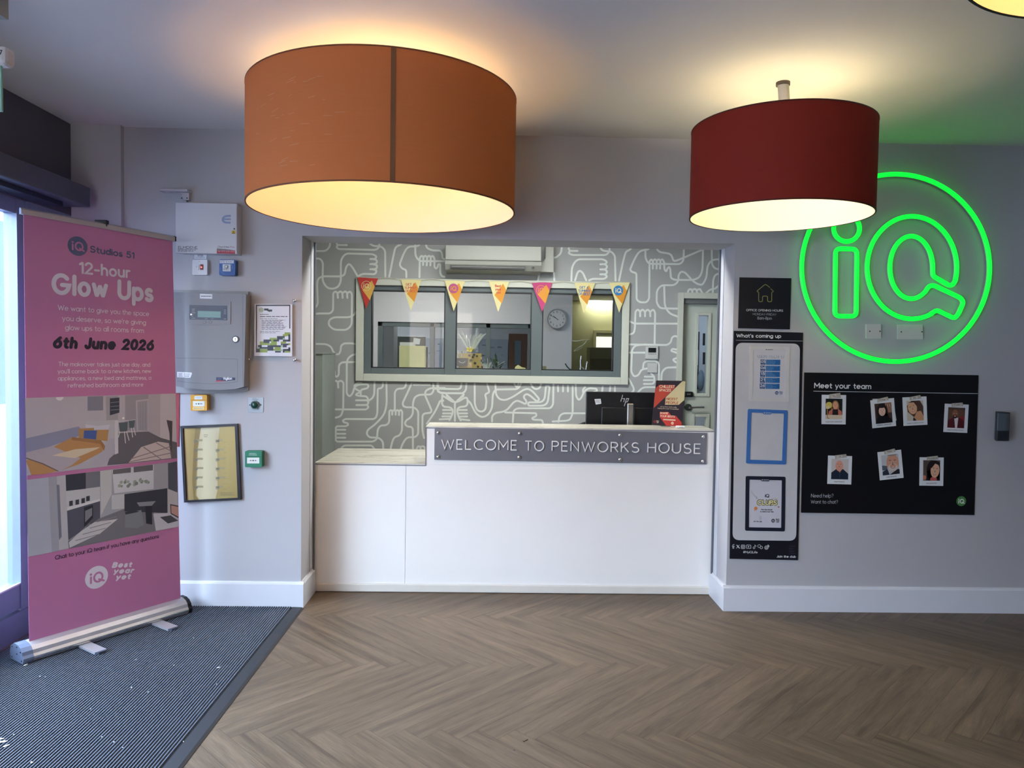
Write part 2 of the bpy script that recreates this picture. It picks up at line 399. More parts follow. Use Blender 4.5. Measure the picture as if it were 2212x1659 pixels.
def rows(mb, pl, x0, y0, x1, y1, n, m, off=.0006, th=.35, rag=.25, seed=1):
    """lines of print too small to read, drawn as word-long dashes"""
    rd = random.Random(seed); h = (y1-y0)/n
    for i in range(n):
        y = y0+h*(i+.5); x = x0; xe = x1-(x1-x0)*rag*rd.random()
        while x < xe:
            wl = min((x1-x0)*(.08+.14*rd.random()), xe-x)
            mb.poly([pl.px(x, y-h*th/2, off), pl.px(x, y+h*th/2, off), pl.px(x+wl, y+h*th/2, off), pl.px(x+wl, y-h*th/2, off)], m)
            x += wl + (x1-x0)*.025
def quad(mb, pl, pts, m, off=.0004): mb.poly([pl.px(x, y, off) for x, y in pts], m)
def rect(mb, pl, x0, y0, x1, y1, m, off=.0004): quad(mb, pl, [(x0, y0), (x0, y1), (x1, y1), (x1, y0)], m, off)
def slab(mb, pl, pts, depth, m, r=0.0, back=0.0003, seg=4):
    """solid plate standing `depth` off the plane, its front outline traced in photo pixels"""
    p2 = pl.shift(depth); P = [p2.px(x, y) for x, y in pts]
    if r: P = fillet(P, r, seg, True)
    mb.prism(P, -pl.n*(depth-back), m); return P
# ------------------------------------------------------------------ the setting
D, ZC = 4.168, 2.664                 # back wall face, lobby ceiling
XL = -2.34                           # left wall face
XO0, XO1, ZO = -1.092, 1.330, 2.0887 # reception hatch
YD, YM = 4.445, 6.30                 # desk front, mural wall
WALL = PL((0, D, 0), (0, -1, 0)); DESK = PL((0, YD, 0), (0, -1, 0)); MUR = PL((0, YM, 0), (0, -1, 0))
BACKN = Vector((0, -1, 0))

m_wall = mat('wall_paint', (181, 181, 185), 0.75, noise=0.012, scale=3, bump=0.05, bscale=160)
m_ceil = mat('ceiling_paint', (234, 233, 231), 0.85, noise=0.012, scale=1.2, bump=0.05, bscale=60)
m_trim = mat('gloss_trim_paint', (214, 216, 222), 0.35, noise=0.015, scale=9, bump=0.05, bscale=30)
m_dark = mat('charcoal_paint', (84, 84, 95), 0.7, noise=0.03, scale=5)
m_alu = mat('grey_aluminium', (98, 104, 112), 0.4, metal=0.3, noise=0.02)
m_bluealu = mat('blue_grey_aluminium', (124, 138, 162), 0.4, metal=0.2, noise=0.03)
m_white = mat('white_plastic', (226, 226, 228), 0.4, noise=0.01)
m_black = mat('black_plastic', (14, 15, 20), 0.4, noise=0.02)
m_chrome = mat('polished_steel', (215, 215, 218), 0.18, metal=1.0, noise=0.02)
m_satin = mat('satin_aluminium', (196, 194, 198), 0.42, metal=0.55, noise=0.02, scale=20)
m_steel = mat('brushed_steel', (178, 176, 172), 0.32, metal=0.95, noise=0.04, scale=30, stretch=(1, 1, 30))
m_glass = glass_mat('clear_glass', (0.95, 0.97, 0.96), 0.022)
m_acryl = glass_mat('clear_acrylic', (0.98, 0.985, 0.985), 0.008, 0.02)

def floor_material():
    m = bpy.data.materials.new('wood_plank'); m.use_nodes = True; n = m.node_tree; b = n.nodes['Principled BSDF']
    uv = n.nodes.new('ShaderNodeUVMap'); uv.uv_map = 'plank'
    at_ = n.nodes.new('ShaderNodeAttribute'); at_.attribute_name = 'tone'
    mp = n.nodes.new('ShaderNodeMapping'); mp.inputs['Scale'].default_value = (1.1, 13, 1); n.links.new(uv.outputs[0], mp.inputs[0])
    g = n.nodes.new('ShaderNodeTexNoise'); g.inputs['Scale'].default_value = 1.6; g.inputs['Detail'].default_value = 8; g.inputs['Roughness'].default_value = 0.62; g.inputs['Distortion'].default_value = 0.6
    n.links.new(mp.outputs[0], g.inputs['Vector'])
    r1 = n.nodes.new('ShaderNodeValToRGB'); e = r1.color_ramp.elements
    e[0].position = 0.28; e[0].color = L3((72, 58, 45))+(1,); e[1].position = 0.72; e[1].color = L3((114, 96, 77))+(1,)
    k = e.new(0.46); k.color = L3((94, 79, 62))+(1,)
    n.links.new(g.outputs['Fac'], r1.inputs[0])
    mp2 = n.nodes.new('ShaderNodeMapping'); mp2.inputs['Scale'].default_value = (6, 160, 1); n.links.new(uv.outputs[0], mp2.inputs[0])
    g2 = n.nodes.new('ShaderNodeTexNoise'); g2.inputs['Scale'].default_value = 2.0; g2.inputs['Detail'].default_value = 5; n.links.new(mp2.outputs[0], g2.inputs['Vector'])
    mx = n.nodes.new('ShaderNodeMix'); mx.data_type = 'RGBA'; mx.blend_type = 'OVERLAY'; mx.inputs[0].default_value = 0.5
    n.links.new(r1.outputs[0], mx.inputs[6]); n.links.new(g2.outputs['Fac'], mx.inputs[7])
    hs = n.nodes.new('ShaderNodeHueSaturation'); hs.inputs['Saturation'].default_value = 0.95
    mr = n.nodes.new('ShaderNodeMapRange'); mr.inputs['To Min'].default_value = 0.9; mr.inputs['To Max'].default_value = 1.1
    n.links.new(at_.outputs['Fac'], mr.inputs[0]); n.links.new(mr.outputs[0], hs.inputs['Value']); n.links.new(mx.outputs[2], hs.inputs['Color'])
    n.links.new(hs.outputs[0], b.inputs['Base Color'])
    b.inputs['Roughness'].default_value = 0.5; b.inputs['Specular IOR Level'].default_value = 0.45
    bp = n.nodes.new('ShaderNodeBump'); bp.inputs['Strength'].default_value = 0.25; bp.inputs['Distance'].default_value = 0.001
    n.links.new(g2.outputs['Fac'], bp.inputs['Height']); n.links.new(bp.outputs[0], b.inputs['Normal'])
    return m

def herringbone():
    L_, W_ = 0.895, 0.1005; gap = 0.0004; s2 = math.sqrt(2)
    x0, y0 = 0.02, 3.083-(L_+W_)/2/s2
    vs, fs, uvs, tone = [], [], [], []
    def plank(u0, v0, du, dv, along_u):
        pts = [(u0+gap, v0+gap), (u0+du-gap, v0+gap), (u0+du-gap, v0+dv-gap), (u0+gap, v0+dv-gap)]
        w = [((u-v)/s2+x0, (u+v)/s2+y0) for u, v in pts]
        cx = sum(p[0] for p in w)/4; cy = sum(p[1] for p in w)/4
        if not (-2.9 < cx < 5.4 and -4.2 < cy < 4.6): return
        o = len(vs); vs.extend((x, y, 0) for x, y in w); fs.append((o, o+1, o+2, o+3))
        r = random.random()*50; q = random.random()*50
        uv = [(0, 0), (du, 0), (du, dv), (0, dv)] if along_u else [(0, 0), (0, du), (dv, du), (dv, 0)]
        uvs.extend((a+r, b_+q) for a, b_ in uv); tone.extend([random.random()]*4)
    for n in range(-7, 8):
        for k in range(-75, 76):
            u, v = k*W_+n*L_, -k*W_+n*L_
            plank(u, v, L_, W_, True); plank(u-W_, v+W_-L_, W_, L_, False)
    me = bpy.data.meshes.new('floor'); b = len(vs)
    vs += [(-2.6, -4.3, -.0025), (5.6, -4.3, -.0025), (5.6, 4.7, -.0025), (-2.6, 4.7, -.0025)]
    fs.append((b, b+1, b+2, b+3)); uvs += [(0, 0)]*4; tone += [0]*4
    me.from_pydata(vs, [], fs)
    me.uv_layers.new(name='plank'); me.attributes.new('tone', 'FLOAT', 'CORNER')
    me.uv_layers['plank'].data.foreach_set('uv', [c for q in uvs for c in q])
    me.attributes['tone'].data.foreach_set('value', tone)
    me.materials.append(floor_material()); me.materials.append(mat('joint_dark', (52, 45, 38), 0.8))  # dark base that shows as the joints between planks
    me.polygons[len(me.polygons)-1].material_index = 1
    o = bpy.data.objects.new('floor', me); COL.objects.link(o); o['kind'] = 'structure'
herringbone()

b = MB().box((XL-.3, -3.9, ZC), (5.5, D+.27, ZC+.1), m_ceil); struct('ceiling', b)
b = MB()                                                     # back wall of the lobby, with the hatch cut in it
b.box((XL-.3, D, 0), (XO0, D+.26, ZC), m_wall); b.box((XO0, D, ZO), (XO1, D+.26, ZC), m_wall); b.box((XO1, D, 0), (5.5, D+.26, ZC), m_wall)
struct('wall_back', b)
struct('trim_1', MB().box((XL-.02, 4.134, 0), (-2.07, D+.01, ZC), m_wall))          # boxed pipe casing in the corner
b = MB()                                                     # channel lining round the hatch
for x0, x1 in ((XO0-.012, XO0+.004), (XO1-.004, XO1+.012)):
    b.box((x0, D+.19, 0), (x1, D+.277, ZO), m_trim)
b.box((XO0+.004, D+.245, 0.1), (XO0+.014, D+.262, ZO), m_alu); b.box((XO1-.014, D+.245, .1), (XO1-.004, D+.262, ZO), m_alu)
struct('trim_2', b)

def skirting(segs):
    b = MB(); t, h = .018, .146
    for lo, hi, n in segs:                                    # n: direction the board faces
        if n == 'y': prof = lambda y: [(y, 0), (y-t, 0), (y-t, h-.014), (y-t*.55, h-.006), (y-t*.4, h), (y, h)]
        y = lo[1]
        if n == 'y':
            p = [Vector((lo[0], a, z)) for a, z in prof(y)]; b.prism(p, (hi[0]-lo[0], 0, 0), m_trim)
        else:
            sg = 1 if n == '+x' else -1; x = lo[0]
            p = [Vector((x+sg*a, lo[1], z)) for a, z in [(0, 0), (t, 0), (t, h-.014), (t*.55, h-.006), (t*.4, h), (0, h)]]
            b.prism(p, (0, hi[1]-lo[1], 0), m_trim)
    return b
struct('baseboard_left', skirting([((XL, D, 0), (XO0+.018, D, 0), 'y'), ((XO0, D, 0), (XO0, D+.27, 0), '+x')]))
struct('baseboard_right', skirting([((XO1-.018, D, 0), (5.2, D, 0), 'y'), ((XO1, D, 0), (XO1, D+.27, 0), '-x')]))

# left wall: charcoal bulkhead over a glazed entrance screen
b = MB().box((XL-.2, -3.9, 2.17), (XL, D, ZC), m_dark); b.box((XL-.085, 3.76, 0), (XL, D, 2.17), m_bluealu)
b.box((XL-.2, -3.9, 0), (XL, -1.6, 2.17), m_dark); struct('wall_left', b)
b = MB(); ys = [3.76, 2.60, 1.44, 0.28, -1.6]
b.box((XL-.08, -1.6, 2.10), (XL-.02, 3.76, 2.17), m_bluealu)
b.box((XL-.09, -1.6, 0), (XL-.01, 3.76, .135), m_bluealu); b.box((XL-.075, -1.6, .145), (XL-.02, 3.76, .268), m_bluealu)
for y in ys[1:-1]: b.box((XL-.08, y-.03, 0), (XL-.02, y+.03, 2.17), m_bluealu)
b.box((XL-.08, 3.695, 0), (XL-.015, 3.76, 2.17), m_bluealu)
b.box((XL-.03, -1.6, .266), (XL-.018, 3.70, .274), m_white)
w1 = struct('window_1', b)
struct('glass_pane', MB().box((XL-.056, -1.6, .268), (XL-.05, 3.70, 2.10), glass_mat('tinted_glass', (0.86, 0.93, 1.0), 0.04)), w1)
th = Thing('automatic_door_header', 'long grey automatic door operator box above the glazed entrance at left', 'door operator')
hp = mat('header_grey', (78, 80, 96), 0.45, noise=0.02)
p = th.part('casing', MB().box((XL+.0006, -1.2, 2.20), (-2.19, 4.05, 2.305), hp, .006))
th.part('track', MB().box((XL+.0006, -1.2, 2.176), (-2.25, 3.9, 2.199), mat('track_dark', (38, 44, 62), 0.5)))
th.build()
# the street beyond the glass
b = MB().box((-14, -12, -.06), (XL-.2, 32, -.02), mat('tarmac', (72, 78, 92), 0.9, noise=0.08, scale=3)).box((XL-.2, -12, -.06), (8, -3.9, -.02), mat('pavement', (160, 160, 162))); struct('ground_outside', b)
b = MB().box((-14.5, -8, -.05), (-12.5, 32, 4.6), mat('street_facade', (12, 20, 36), 0.9, noise=0.1, scale=0.8, spec=0.1)); struct('wall_outside', b)
b = MB().box((-12, -14.4, -.05), (9, -14, 5.2), mat('blocker_brick', (112, 100, 96), 0.85, noise=0.15, scale=1.5)); struct('reflection_blocker', b)  # unseen wall added to dim the front window's reflection in the mural glass
# walls behind the camera and to the right
b = MB().box((5.2, -3.9, 0), (5.4, D, ZC), m_wall); struct('wall_right', b)
b = MB(); b.box((XL-.2, -3.9, 0), (-2.0, -3.7, ZC), m_wall); b.box((-.5, -3.9, 0), (5.4, -3.7, ZC), m_wall)
b.box((-2.0, -3.9, 0), (-.5, -3.7, .3), m_wall); b.box((-2.0, -3.9, 2.35), (-.5, -3.7, ZC), m_wall); struct('wall_front', b)
b = MB()
for x in (-2.0, -1.28, -.56): b.box((x, -3.83, .3), (x+.06, -3.77, 2.35), m_bluealu)
w2 = struct('window_2', b); struct('glass_pane', MB().box((-2, -3.803, .3), (-.5, -3.797, 2.35), m_glass), w2)

# ------------------------------------------------------------------ room behind the hatch
m_mural = mat('mural_ground', (164, 166, 164), 0.7, noise=0.02, scale=2)
m_line = mat('mural_line_ink', (222, 228, 220), 0.65, noise=0.02)
m_office = mat('office_paint', (186, 186, 178), 0.8, noise=0.02, scale=2)
b = MB(); q = .12
b.box((-2.9, YM, 0), (-1.135, YM+q, 2.6), m_mural); b.box((-1.135, YM, 0), (1.06, YM+q, 1.262), m_mural); b.box((-1.135, YM, 2.012), (1.06, YM+q, 2.6), m_mural)
b.box((1.06, YM, 0), (1.575, YM+q, 2.6), m_mural); b.box((1.575, YM, 1.945), (2.44, YM+q, 2.6), m_mural); b.box((2.44, YM, 0), (5, YM+q, 2.6), m_mural)
wall_mural = struct('wall_mural', b)
b = MB().box((-2.4, D+.26, 2.6), (3.3, YM+q, 2.7), m_office); struct('ceiling_office', b)
b = MB().box((-2.5, D+.26, 0), (-2.4, YM+q, 2.6), m_office); struct('wall_office_left', b)
b = MB().box((3.3, D+.26, 0), (3.4, YM+q, 2.6), m_office); struct('wall_office_right', b)
b = MB().box((-2.9, 4.7, -.05), (5, 16, -.001), mat('office_carpet', (92, 94, 98), 0.95, noise=.1, scale=60)); struct('floor_office', b)

def mural():
    b = MB(); W_ = .0165
    A = lambda x, y: (660+x/6.38, 500+y/6.38)
    B = lambda x, y: (660+x/6.637, 760+y/6.637)
    C = lambda x, y: (940+x/6.144, 760+y/6.144)
    E = lambda x, y: (1160+x/3.951, 520+y/3.951)
    lines = []
    def g(M, *runs):
        for r in runs: lines.append([M(*p) for p in r])
    g(A, [(150, 75), (85, 300), (105, 370), (205, 375), (240, 430), (235, 690), (300, 780), (380, 792), (450, 765), (487, 690), (487, 390), (550, 303), (930, 313), (980, 345), (960, 380), (892, 380)],
      [(930, 380), (985, 392), (980, 445), (892, 450)], [(930, 452), (988, 462), (980, 518), (892, 521)], [(930, 523), (985, 535), (960, 590), (790, 583), (722, 618)],
      [(340, 75), (338, 210), (280, 270), (70, 270)], [(430, 85), (445, 130), (570, 132)], [(445, 132), (425, 160), (445, 187), (570, 187)], [(445, 188), (425, 215), (455, 242), (960, 255), (1015, 225), (1020, 90)],
      [(865, 90), (880, 170), (950, 203), (1040, 203), (1098, 260), (1100, 620)], [(1358, 105), (1330, 175), (1240, 210), (1215, 320), (1155, 620)],
      [(1585, 110), (1570, 190), (1520, 207), (1410, 207), (1350, 310), (1295, 460), (1330, 512), (1388, 530), (1390, 630)],
      [(1510, 105), (1515, 340), (1570, 410), (1914, 410)], [(1655, 125), (1665, 225), (1740, 260), (1865, 265), (1885, 320), (1885, 372), (1920, 380)],
      [(1570, 630), (1575, 360), (1600, 332), (1625, 355), (1620, 462)], [(1628, 352), (1650, 332), (1677, 355), (1670, 467)], [(1680, 352), (1702, 332), (1727, 355), (1720, 467)], [(1730, 350), (1755, 335), (1777, 370), (1777, 490), (1800, 515), (1822, 490), (1828, 450), (1855, 450), (1857, 580), (1880, 618), (1914, 625)],
      [(62, 415), (130, 450), (62, 482)], [(62, 1075), (110, 1075), (170, 1010), (160, 720), (175, 645), (240, 618), (490, 620), (540, 595), (558, 490), (598, 440), (645, 490), (718, 615)],
      [(62, 1195), (100, 1140), (180, 1130), (340, 1130), (380, 1090), (382, 850), (410, 825), (440, 845), (447, 915)], [(447, 850), (480, 822), (508, 845), (512, 915)], [(512, 850), (545, 822), (573, 845), (577, 915)],
      [(577, 850), (615, 825), (640, 860), (637, 1290), (570, 1357), (390, 1355), (318, 1290), (325, 1220), (390, 1183), (600, 1183), (665, 1155), (712, 1090)],
      [(62, 1510), (125, 1550), (290, 1553), (355, 1590), (385, 1665), (425, 1695), (465, 1690), (485, 1640), (488, 1575), (530, 1543), (640, 1541), (712, 1555)])
    g(B, [(738, 30), (660, 48), (605, 100), (592, 160), (590, 600), (632, 645), (680, 590), (702, 500), (770, 465), (890, 465), (905, 495), (885, 522), (790, 545), (792, 610)],
      [(700, 490), (735, 445), (800, 450)], [(715, 530), (795, 575), (735, 600), (722, 620), (770, 632), (870, 637), (897, 670), (885, 695), (725, 695)], [(880, 697), (905, 720), (885, 762), (730, 763)], [(885, 764), (905, 795), (870, 827), (390, 825), (333, 880), (333, 1210), (310, 1290), (245, 1325)],
      [(738, 145), (520, 150), (480, 190), (477, 330), (450, 362), (420, 340), (418, 275)], [(418, 340), (385, 362), (350, 340), (350, 275)], [(350, 340), (315, 362), (283, 345), (285, 275)], [(290, 352), (265, 352)],
      [(262, 430), (290, 413), (325, 430), (330, 512)], [(330, 430), (362, 413), (395, 430), (400, 512)], [(400, 430), (432, 413), (465, 430), (470, 512)], [(470, 430), (505, 410), (545, 440), (540, 830), (510, 920), (440, 945), (245, 943)],
      [(990, 435), (985, 610), (960, 665), (900, 702)],
      [(1110, 445), (1108, 495), (1085, 520), (1035, 528), (1030, 880), (1010, 945), (970, 965), (570, 963), (533, 985), (550, 1012), (600, 1020), (615, 1045), (580, 1067), (450, 1067), (430, 1090), (438, 1117), (570, 1117)],
      [(440, 1118), (428, 1145), (438, 1175), (570, 1175)], [(438, 1176), (428, 1205), (440, 1230), (570, 1231)], [(438, 1232), (428, 1262), (455, 1287), (970, 1287), (1025, 1250), (1035, 1110), (1075, 1055), (1160, 1052), (1200, 1010), (1202, 850), (1225, 832), (1245, 855), (1243, 900)],
      [(1245, 850), (1270, 832), (1293, 855), (1292, 900)], [(1295, 850), (1318, 832), (1342, 855), (1340, 905)], [(1342, 850), (1368, 830), (1387, 860), (1383, 1130), (1350, 1200), (1270, 1222), (1240, 1300), (1220, 1390)],
      [(1160, 440), (1165, 750), (1130, 900), (1000, 1040), (890, 1120), (875, 1180), (920, 1228), (1050, 1230), (1110, 1285), (1115, 1390)],
      [(1442, 445), (1435, 500), (1400, 525), (1315, 530), (1280, 575), (1280, 832)], [(1520, 455), (1470, 570), (1393, 730), (1400, 780), (1445, 795), (1560, 795), (1617, 850), (1615, 1180), (1575, 1222), (1455, 1225), (1400, 1300), (1365, 1390)],
      [(1832, 460), (1837, 560), (1800, 612), (1630, 615), (1565, 650), (1540, 730), (1540, 880), (1510, 940), (1440, 985), (1422, 1035), (1460, 1072), (1515, 1075), (1538, 1105), (1540, 1390)],
      [(1995, 520), (1790, 520), (1720, 560), (1712, 620), (1808, 840), (1795, 872), (1700, 885), (1677, 915), (1675, 1130), (1700, 1235)], [(1740, 1030), (1850, 870), (1900, 770), (1930, 700), (1975, 700)],
      [(1890, 450), (1895, 570), (1940, 585), (2000, 590)], [(505, 1390), (550, 1342), (950, 1342), (985, 1390)], [(1595, 1390), (1610, 1355), (1640, 1355), (1650, 1390)], [(1655, 1360), (1690, 1350), (1720, 1390)], [(1550, 470), (1780, 470)])
    g(C, [(40, 420), (40, 520), (75, 548), (370, 550), (408, 510), (415, 420)], [(350, 420), (340, 480), (310, 495), (-5, 490)],
      [(95, 575), (90, 690), (112, 728), (195, 735), (230, 760), (235, 810), (205, 880), (190, 905)], [(97, 578), (262, 690), (430, 585), (430, 722), (325, 732), (293, 760), (295, 815), (320, 880), (340, 910)], [(150, 568), (262, 672)], [(380, 565), (265, 680)], [(155, 585), (230, 640)], [(375, 585), (300, 640)], [(262, 690), (262, 915)],
      [(105, 772), (215, 772)], [(105, 817), (220, 817)], [(95, 857), (205, 857)], [(60, 897), (195, 890)], [(310, 772), (420, 772)], [(305, 817), (425, 817)], [(315, 860), (425, 857)], [(335, 895), (455, 908)],
      [(525, 425), (525, 700), (560, 780), (620, 797), (668, 765), (682, 640), (660, 560), (722, 540), (690, 425)], [(440, 650), (470, 680), (540, 820), (620, 872), (700, 840), (755, 750), (765, 560), (800, 500), (1100, 495), (1140, 425)],
      [(800, 430), (805, 560), (850, 630), (930, 642), (1030, 600), (1180, 500), (1240, 490), (1300, 530), (1385, 630), (1350, 660), (1260, 580), (1210, 555), (1168, 595), (1215, 660), (1200, 695), (1150, 670), (1090, 645), (1040, 670), (940, 790), (800, 810), (755, 850), (755, 925)],
      [(930, 805), (1340, 815), (1345, 850), (1285, 880), (1300, 900), (1420, 905), (1430, 945)], [(1570, 430), (1565, 700), (1530, 750), (1090, 750), (1040, 780), (1030, 935)], [(1470, 455), (1450, 670), (1235, 670), (1235, 715), (1490, 715), (1520, 455), (1470, 455)],
      [(1630, 450), (1632, 525)], [(1697, 450), (1697, 525)], [(1762, 450), (1762, 525)], [(1825, 455), (1825, 820), (1790, 900), (1740, 915), (1560, 925)], [(1990, 815), (1700, 815), (1650, 850), (1635, 930)],
      [(1865, 435), (1870, 590), (1905, 642), (1940, 610), (1980, 520), (2040, 480), (2140, 490), (2150, 520), (2090, 540)], [(1990, 470), (1960, 500), (1965, 545)], [(1270, 425), (1300, 480), (1340, 497), (1390, 480), (1405, 425)], [(1050, 425), (1090, 480), (1105, 425)])
    g(E, [(215, 25), (205, 110), (160, 145), (125, 145)], [(275, 25), (280, 52), (345, 50)], [(278, 50), (268, 68), (282, 87), (345, 87)], [(280, 88), (268, 105), (300, 122), (590, 122), (618, 95), (620, 25)], [(535, 25), (548, 80), (590, 90), (630, 90), (665, 125), (670, 340)],
      [(293, 340), (298, 220), (340, 158), (565, 158), (598, 180), (585, 200), (540, 201)], [(580, 202), (600, 218), (588, 244), (540, 245)], [(580, 247), (600, 262), (588, 287), (540, 287)], [(580, 289), (600, 305), (575, 326), (475, 325), (445, 338)], [(325, 338), (345, 272), (365, 253), (392, 275), (420, 338)],
      [(820, 25), (800, 75), (758, 92), (735, 175), (700, 340)], [(968, 25), (955, 75), (875, 85), (830, 160), (793, 248), (812, 268), (848, 275), (850, 505), (880, 526), (935, 526), (957, 495), (960, 175), (975, 158), (990, 175), (988, 238)],
      [(992, 170), (1007, 156), (1022, 172), (1020, 238)], [(1024, 170), (1038, 156), (1053, 172), (1050, 238)], [(1055, 168), (1070, 157), (1085, 180), (1087, 245), (1103, 265), (1114, 235), (1128, 222), (1138, 245), (1142, 320), (1180, 335), (1340, 335), (1390, 310), (1412, 250), (1418, 25)],
      [(925, 25), (925, 150), (952, 197), (1220, 200), (1250, 170), (1255, 25)], [(1013, 25), (1030, 95), (1145, 112), (1165, 177), (1205, 165), (1450, 60)], [(1490, 30), (1493, 205), (1520, 240), (1575, 245)],
      [(1575, 158), (1495, 162), (1455, 210), (1445, 320), (1410, 378), (1375, 372), (1330, 345), (1265, 272), (1230, 262), (1208, 290), (1205, 350), (1170, 380), (1060, 380), (1022, 425), (1020, 530), (1050, 577), (1195, 580)], [(1085, 385), (1090, 560), (1130, 622), (1195, 645)],
      [(1285, 450), (1295, 415), (1320, 413), (1328, 450)], [(1330, 420), (1345, 410), (1362, 420), (1365, 450)], [(1368, 420), (1390, 410), (1412, 450)], [(1575, 368), (1540, 390), (1520, 410), (1480, 415), (1445, 445)], [(1575, 273), (1520, 290), (1503, 335), (1500, 450)],
      [(790, 800), (825, 790), (835, 750), (840, 605), (860, 585), (880, 605), (880, 645)], [(882, 605), (900, 585), (922, 605), (922, 645)], [(924, 605), (945, 585), (965, 605), (967, 645)], [(969, 605), (992, 585), (1008, 612), (1003, 888)],
      [(795, 690), (830, 707), (1195, 708)], [(788, 885), (1110, 890), (1140, 870), (1152, 825), (1175, 812), (1195, 818)], [(930, 885), (840, 893), (810, 930), (803, 1120), (830, 1162), (868, 1145), (890, 1098), (945, 1090)], [(788, 955), (930, 955)], [(905, 1085), (910, 1040), (940, 1025), (1015, 1025), (1040, 1050), (1040, 1195)],
      [(1195, 1080), (1100, 1083), (1065, 1120), (1060, 1195)], [(920, 1160), (1000, 1160)], [(912, 1190), (1000, 1190)], [(912, 1222), (1000, 1222), (1003, 1165), (970, 1128)], [(783, 1175), (822, 1250), (828, 1280), (800, 1302)], [(855, 1302), (900, 1250), (1005, 1250)], [(1195, 930), (1155, 922), (1143, 940), (1195, 957)], [(1195, 1000), (1155, 1015), (1185, 1037)], [(8, 340), (20, 272)], [(148, 340), (145, 275)], [(560, 1245), (555, 1300)], [(625, 1245), (620, 1300)], [(665, 1245), (665, 1300)])
    for i, l in enumerate(lines):
        pts = fillet([MUR.px(x, y, .0006+.00025*(i % 6)) for x, y in l], .055, 5)
        b.strip(pts, W_, BACKN, m_line)
    struct('mural_line_art', b, wall_mural)
mural()
# ------------------------------------------------------------------ lamps
def drum_lamp(label, c, r, h, rgb, lining_rgb, bulb_rgb, bulb_str, nb, seam=None, stem_tilt=None, translucent=0.25, inner=(255, 240, 215)):
    cx, cy, zb = c; t = Thing('drum_pendant_lamp', label, 'lamp', 'drum pendant lamps under the lobby ceiling')
    fab = mat('shade_fabric_%d_%d_%d' % rgb, rgb, 0.8, noise=0.02, scale=6, bump=0.06, bscale=300, stretch=(1, 1, 30), spec=0.25)
    if translucent:
        n = fab.node_tree; out = n.nodes['Material Output']; bs = n.nodes['Principled BSDF']
        tl = n.nodes.new('ShaderNodeBsdfTranslucent'); tl.inputs[0].default_value = L3(rgb)+(1,)
        mx = n.nodes.new('ShaderNodeMixShader'); mx.inputs[0].default_value = translucent
        n.links.new(bs.outputs[0], mx.inputs[1]); n.links.new(tl.outputs[0], mx.inputs[2]); n.links.new(mx.outputs[0], out.inputs['Surface'])
    lin_ = mat('shade_lining_%d_%d_%d' % lining_rgb, lining_rgb, 0.7, noise=0.01)
    rim = mat('shade_rim_%d' % rgb[0], tuple(int(v*.5) for v in rgb), 0.7)
    sh = MB().lathe([(r, 0), (r, h)], c, fab, 96)
    if seam is not None:
        rd = random.Random(21); sm = mat('scuff_pale', (226, 160, 112), .8); R_ = r+.0012
        for i in range(34):
            a0 = seam-.35-abs(rd.gauss(.35, .22)); z_ = zb+h*rd.uniform(.12, .78); l_ = rd.uniform(.01, .045); sl_ = rd.uniform(-.1, .25)
            p_ = [Vector((cx+R_*math.cos(a0+k*l_/r/4), cy+R_*math.sin(a0+k*l_/r/4), z_+l_*sl_*k/4)) for k in range(5)]
            sh.strip(p_, .0016, Vector((math.cos(a0), math.sin(a0), 0)), sm, cap=False)
    sp = t.part('shade', sh)
    t.sub(sp, 'lining', MB().lathe([(r-.004, .001), (r-.004, h-.001)], c, lin_, 96))
    t.sub(sp, 'rim', MB().lathe([(r-.005, 0), (r+.0012, -.001), (r+.0012, .005)], c, rim, 96).lathe([(r+.0012, h-.005), (r+.0012, h+.001), (r-.005, h)], c, rim, 96))
    if seam is not None:
        a = seam; da = .014/r; b = MB(); R_ = r+.0015
        pts = [Vector((cx+R_*math.cos(a+k*da/3), cy+R_*math.sin(a+k*da/3), 0)) for k in range(-2, 3)]
        for p, q in zip(pts, pts[1:]):
            b.poly([p+Vector((0, 0, zb+.004)), q+Vector((0, 0, zb+.004)), q+Vector((0, 0, zb+h-.004)), p+Vector((0, 0, zb+h-.004))], mat('seam_tape', (118, 74, 40), 0.7))
        t.sub(sp, 'seam', b)
    top = Vector((cx, cy, ZC)); bot = Vector((cx+(stem_tilt or 0), cy, zb+h*.72))
    ax = (bot-top).normalized()
    st = t.part('stem', MB().cyl(top+ax*.012, bot, .024, mat('stem_white', (205, 200, 190), 0.5), seg=28))
    t.sub(st, 'ceiling_rose', MB().cyl(top, top+Vector((0, 0, -.014)), .03, mat('rose_dark', (70, 64, 58), 0.5), seg=28))
    sp2 = MB()
    for k in range(3):
        a = 2*math.pi*k/3+.3; sp2.tube([bot+Vector((0, 0, .02)), (cx+(r-.004)*math.cos(a), cy+(r-.004)*math.sin(a), zb+h-.03)], .003, m_steel, 6)
    t.part('spider', sp2)
    bm = mat('bulb_glow_%d_%d' % (bulb_rgb[2], int(bulb_str)), bulb_rgb, 0.4, emit=bulb_rgb, estr=bulb_str)
    for k in range(nb):
        a = 2*math.pi*k/nb+.9; d = .11 if nb > 1 else 0
        p = Vector((bot.x+d*math.cos(a), bot.y+d*math.sin(a), bot.z-.02))
        t.part('bulb', MB().ball(p, .045, bm, 16, 10))
    return t.build()
LAMPZ = 2.075
drum_lamp('large orange drum lampshade, largest of the ceiling lamps, with a dark vertical seam', (-.5136, 3.336, LAMPZ), .5825, .493,
          (222, 130, 74), (222, 212, 196), (255, 202, 138), 62.0, 3, seam=math.atan2(-3.336, .5136)+.053, translucent=.24)
drum_lamp('dark red drum lampshade on white stem beside the green neon sign', (1.2427, 3.292, LAMPZ), .388, .387,
          (128, 38, 26), (255, 246, 222), (255, 230, 182), 105.0, 1, stem_tilt=.03, translucent=.03)
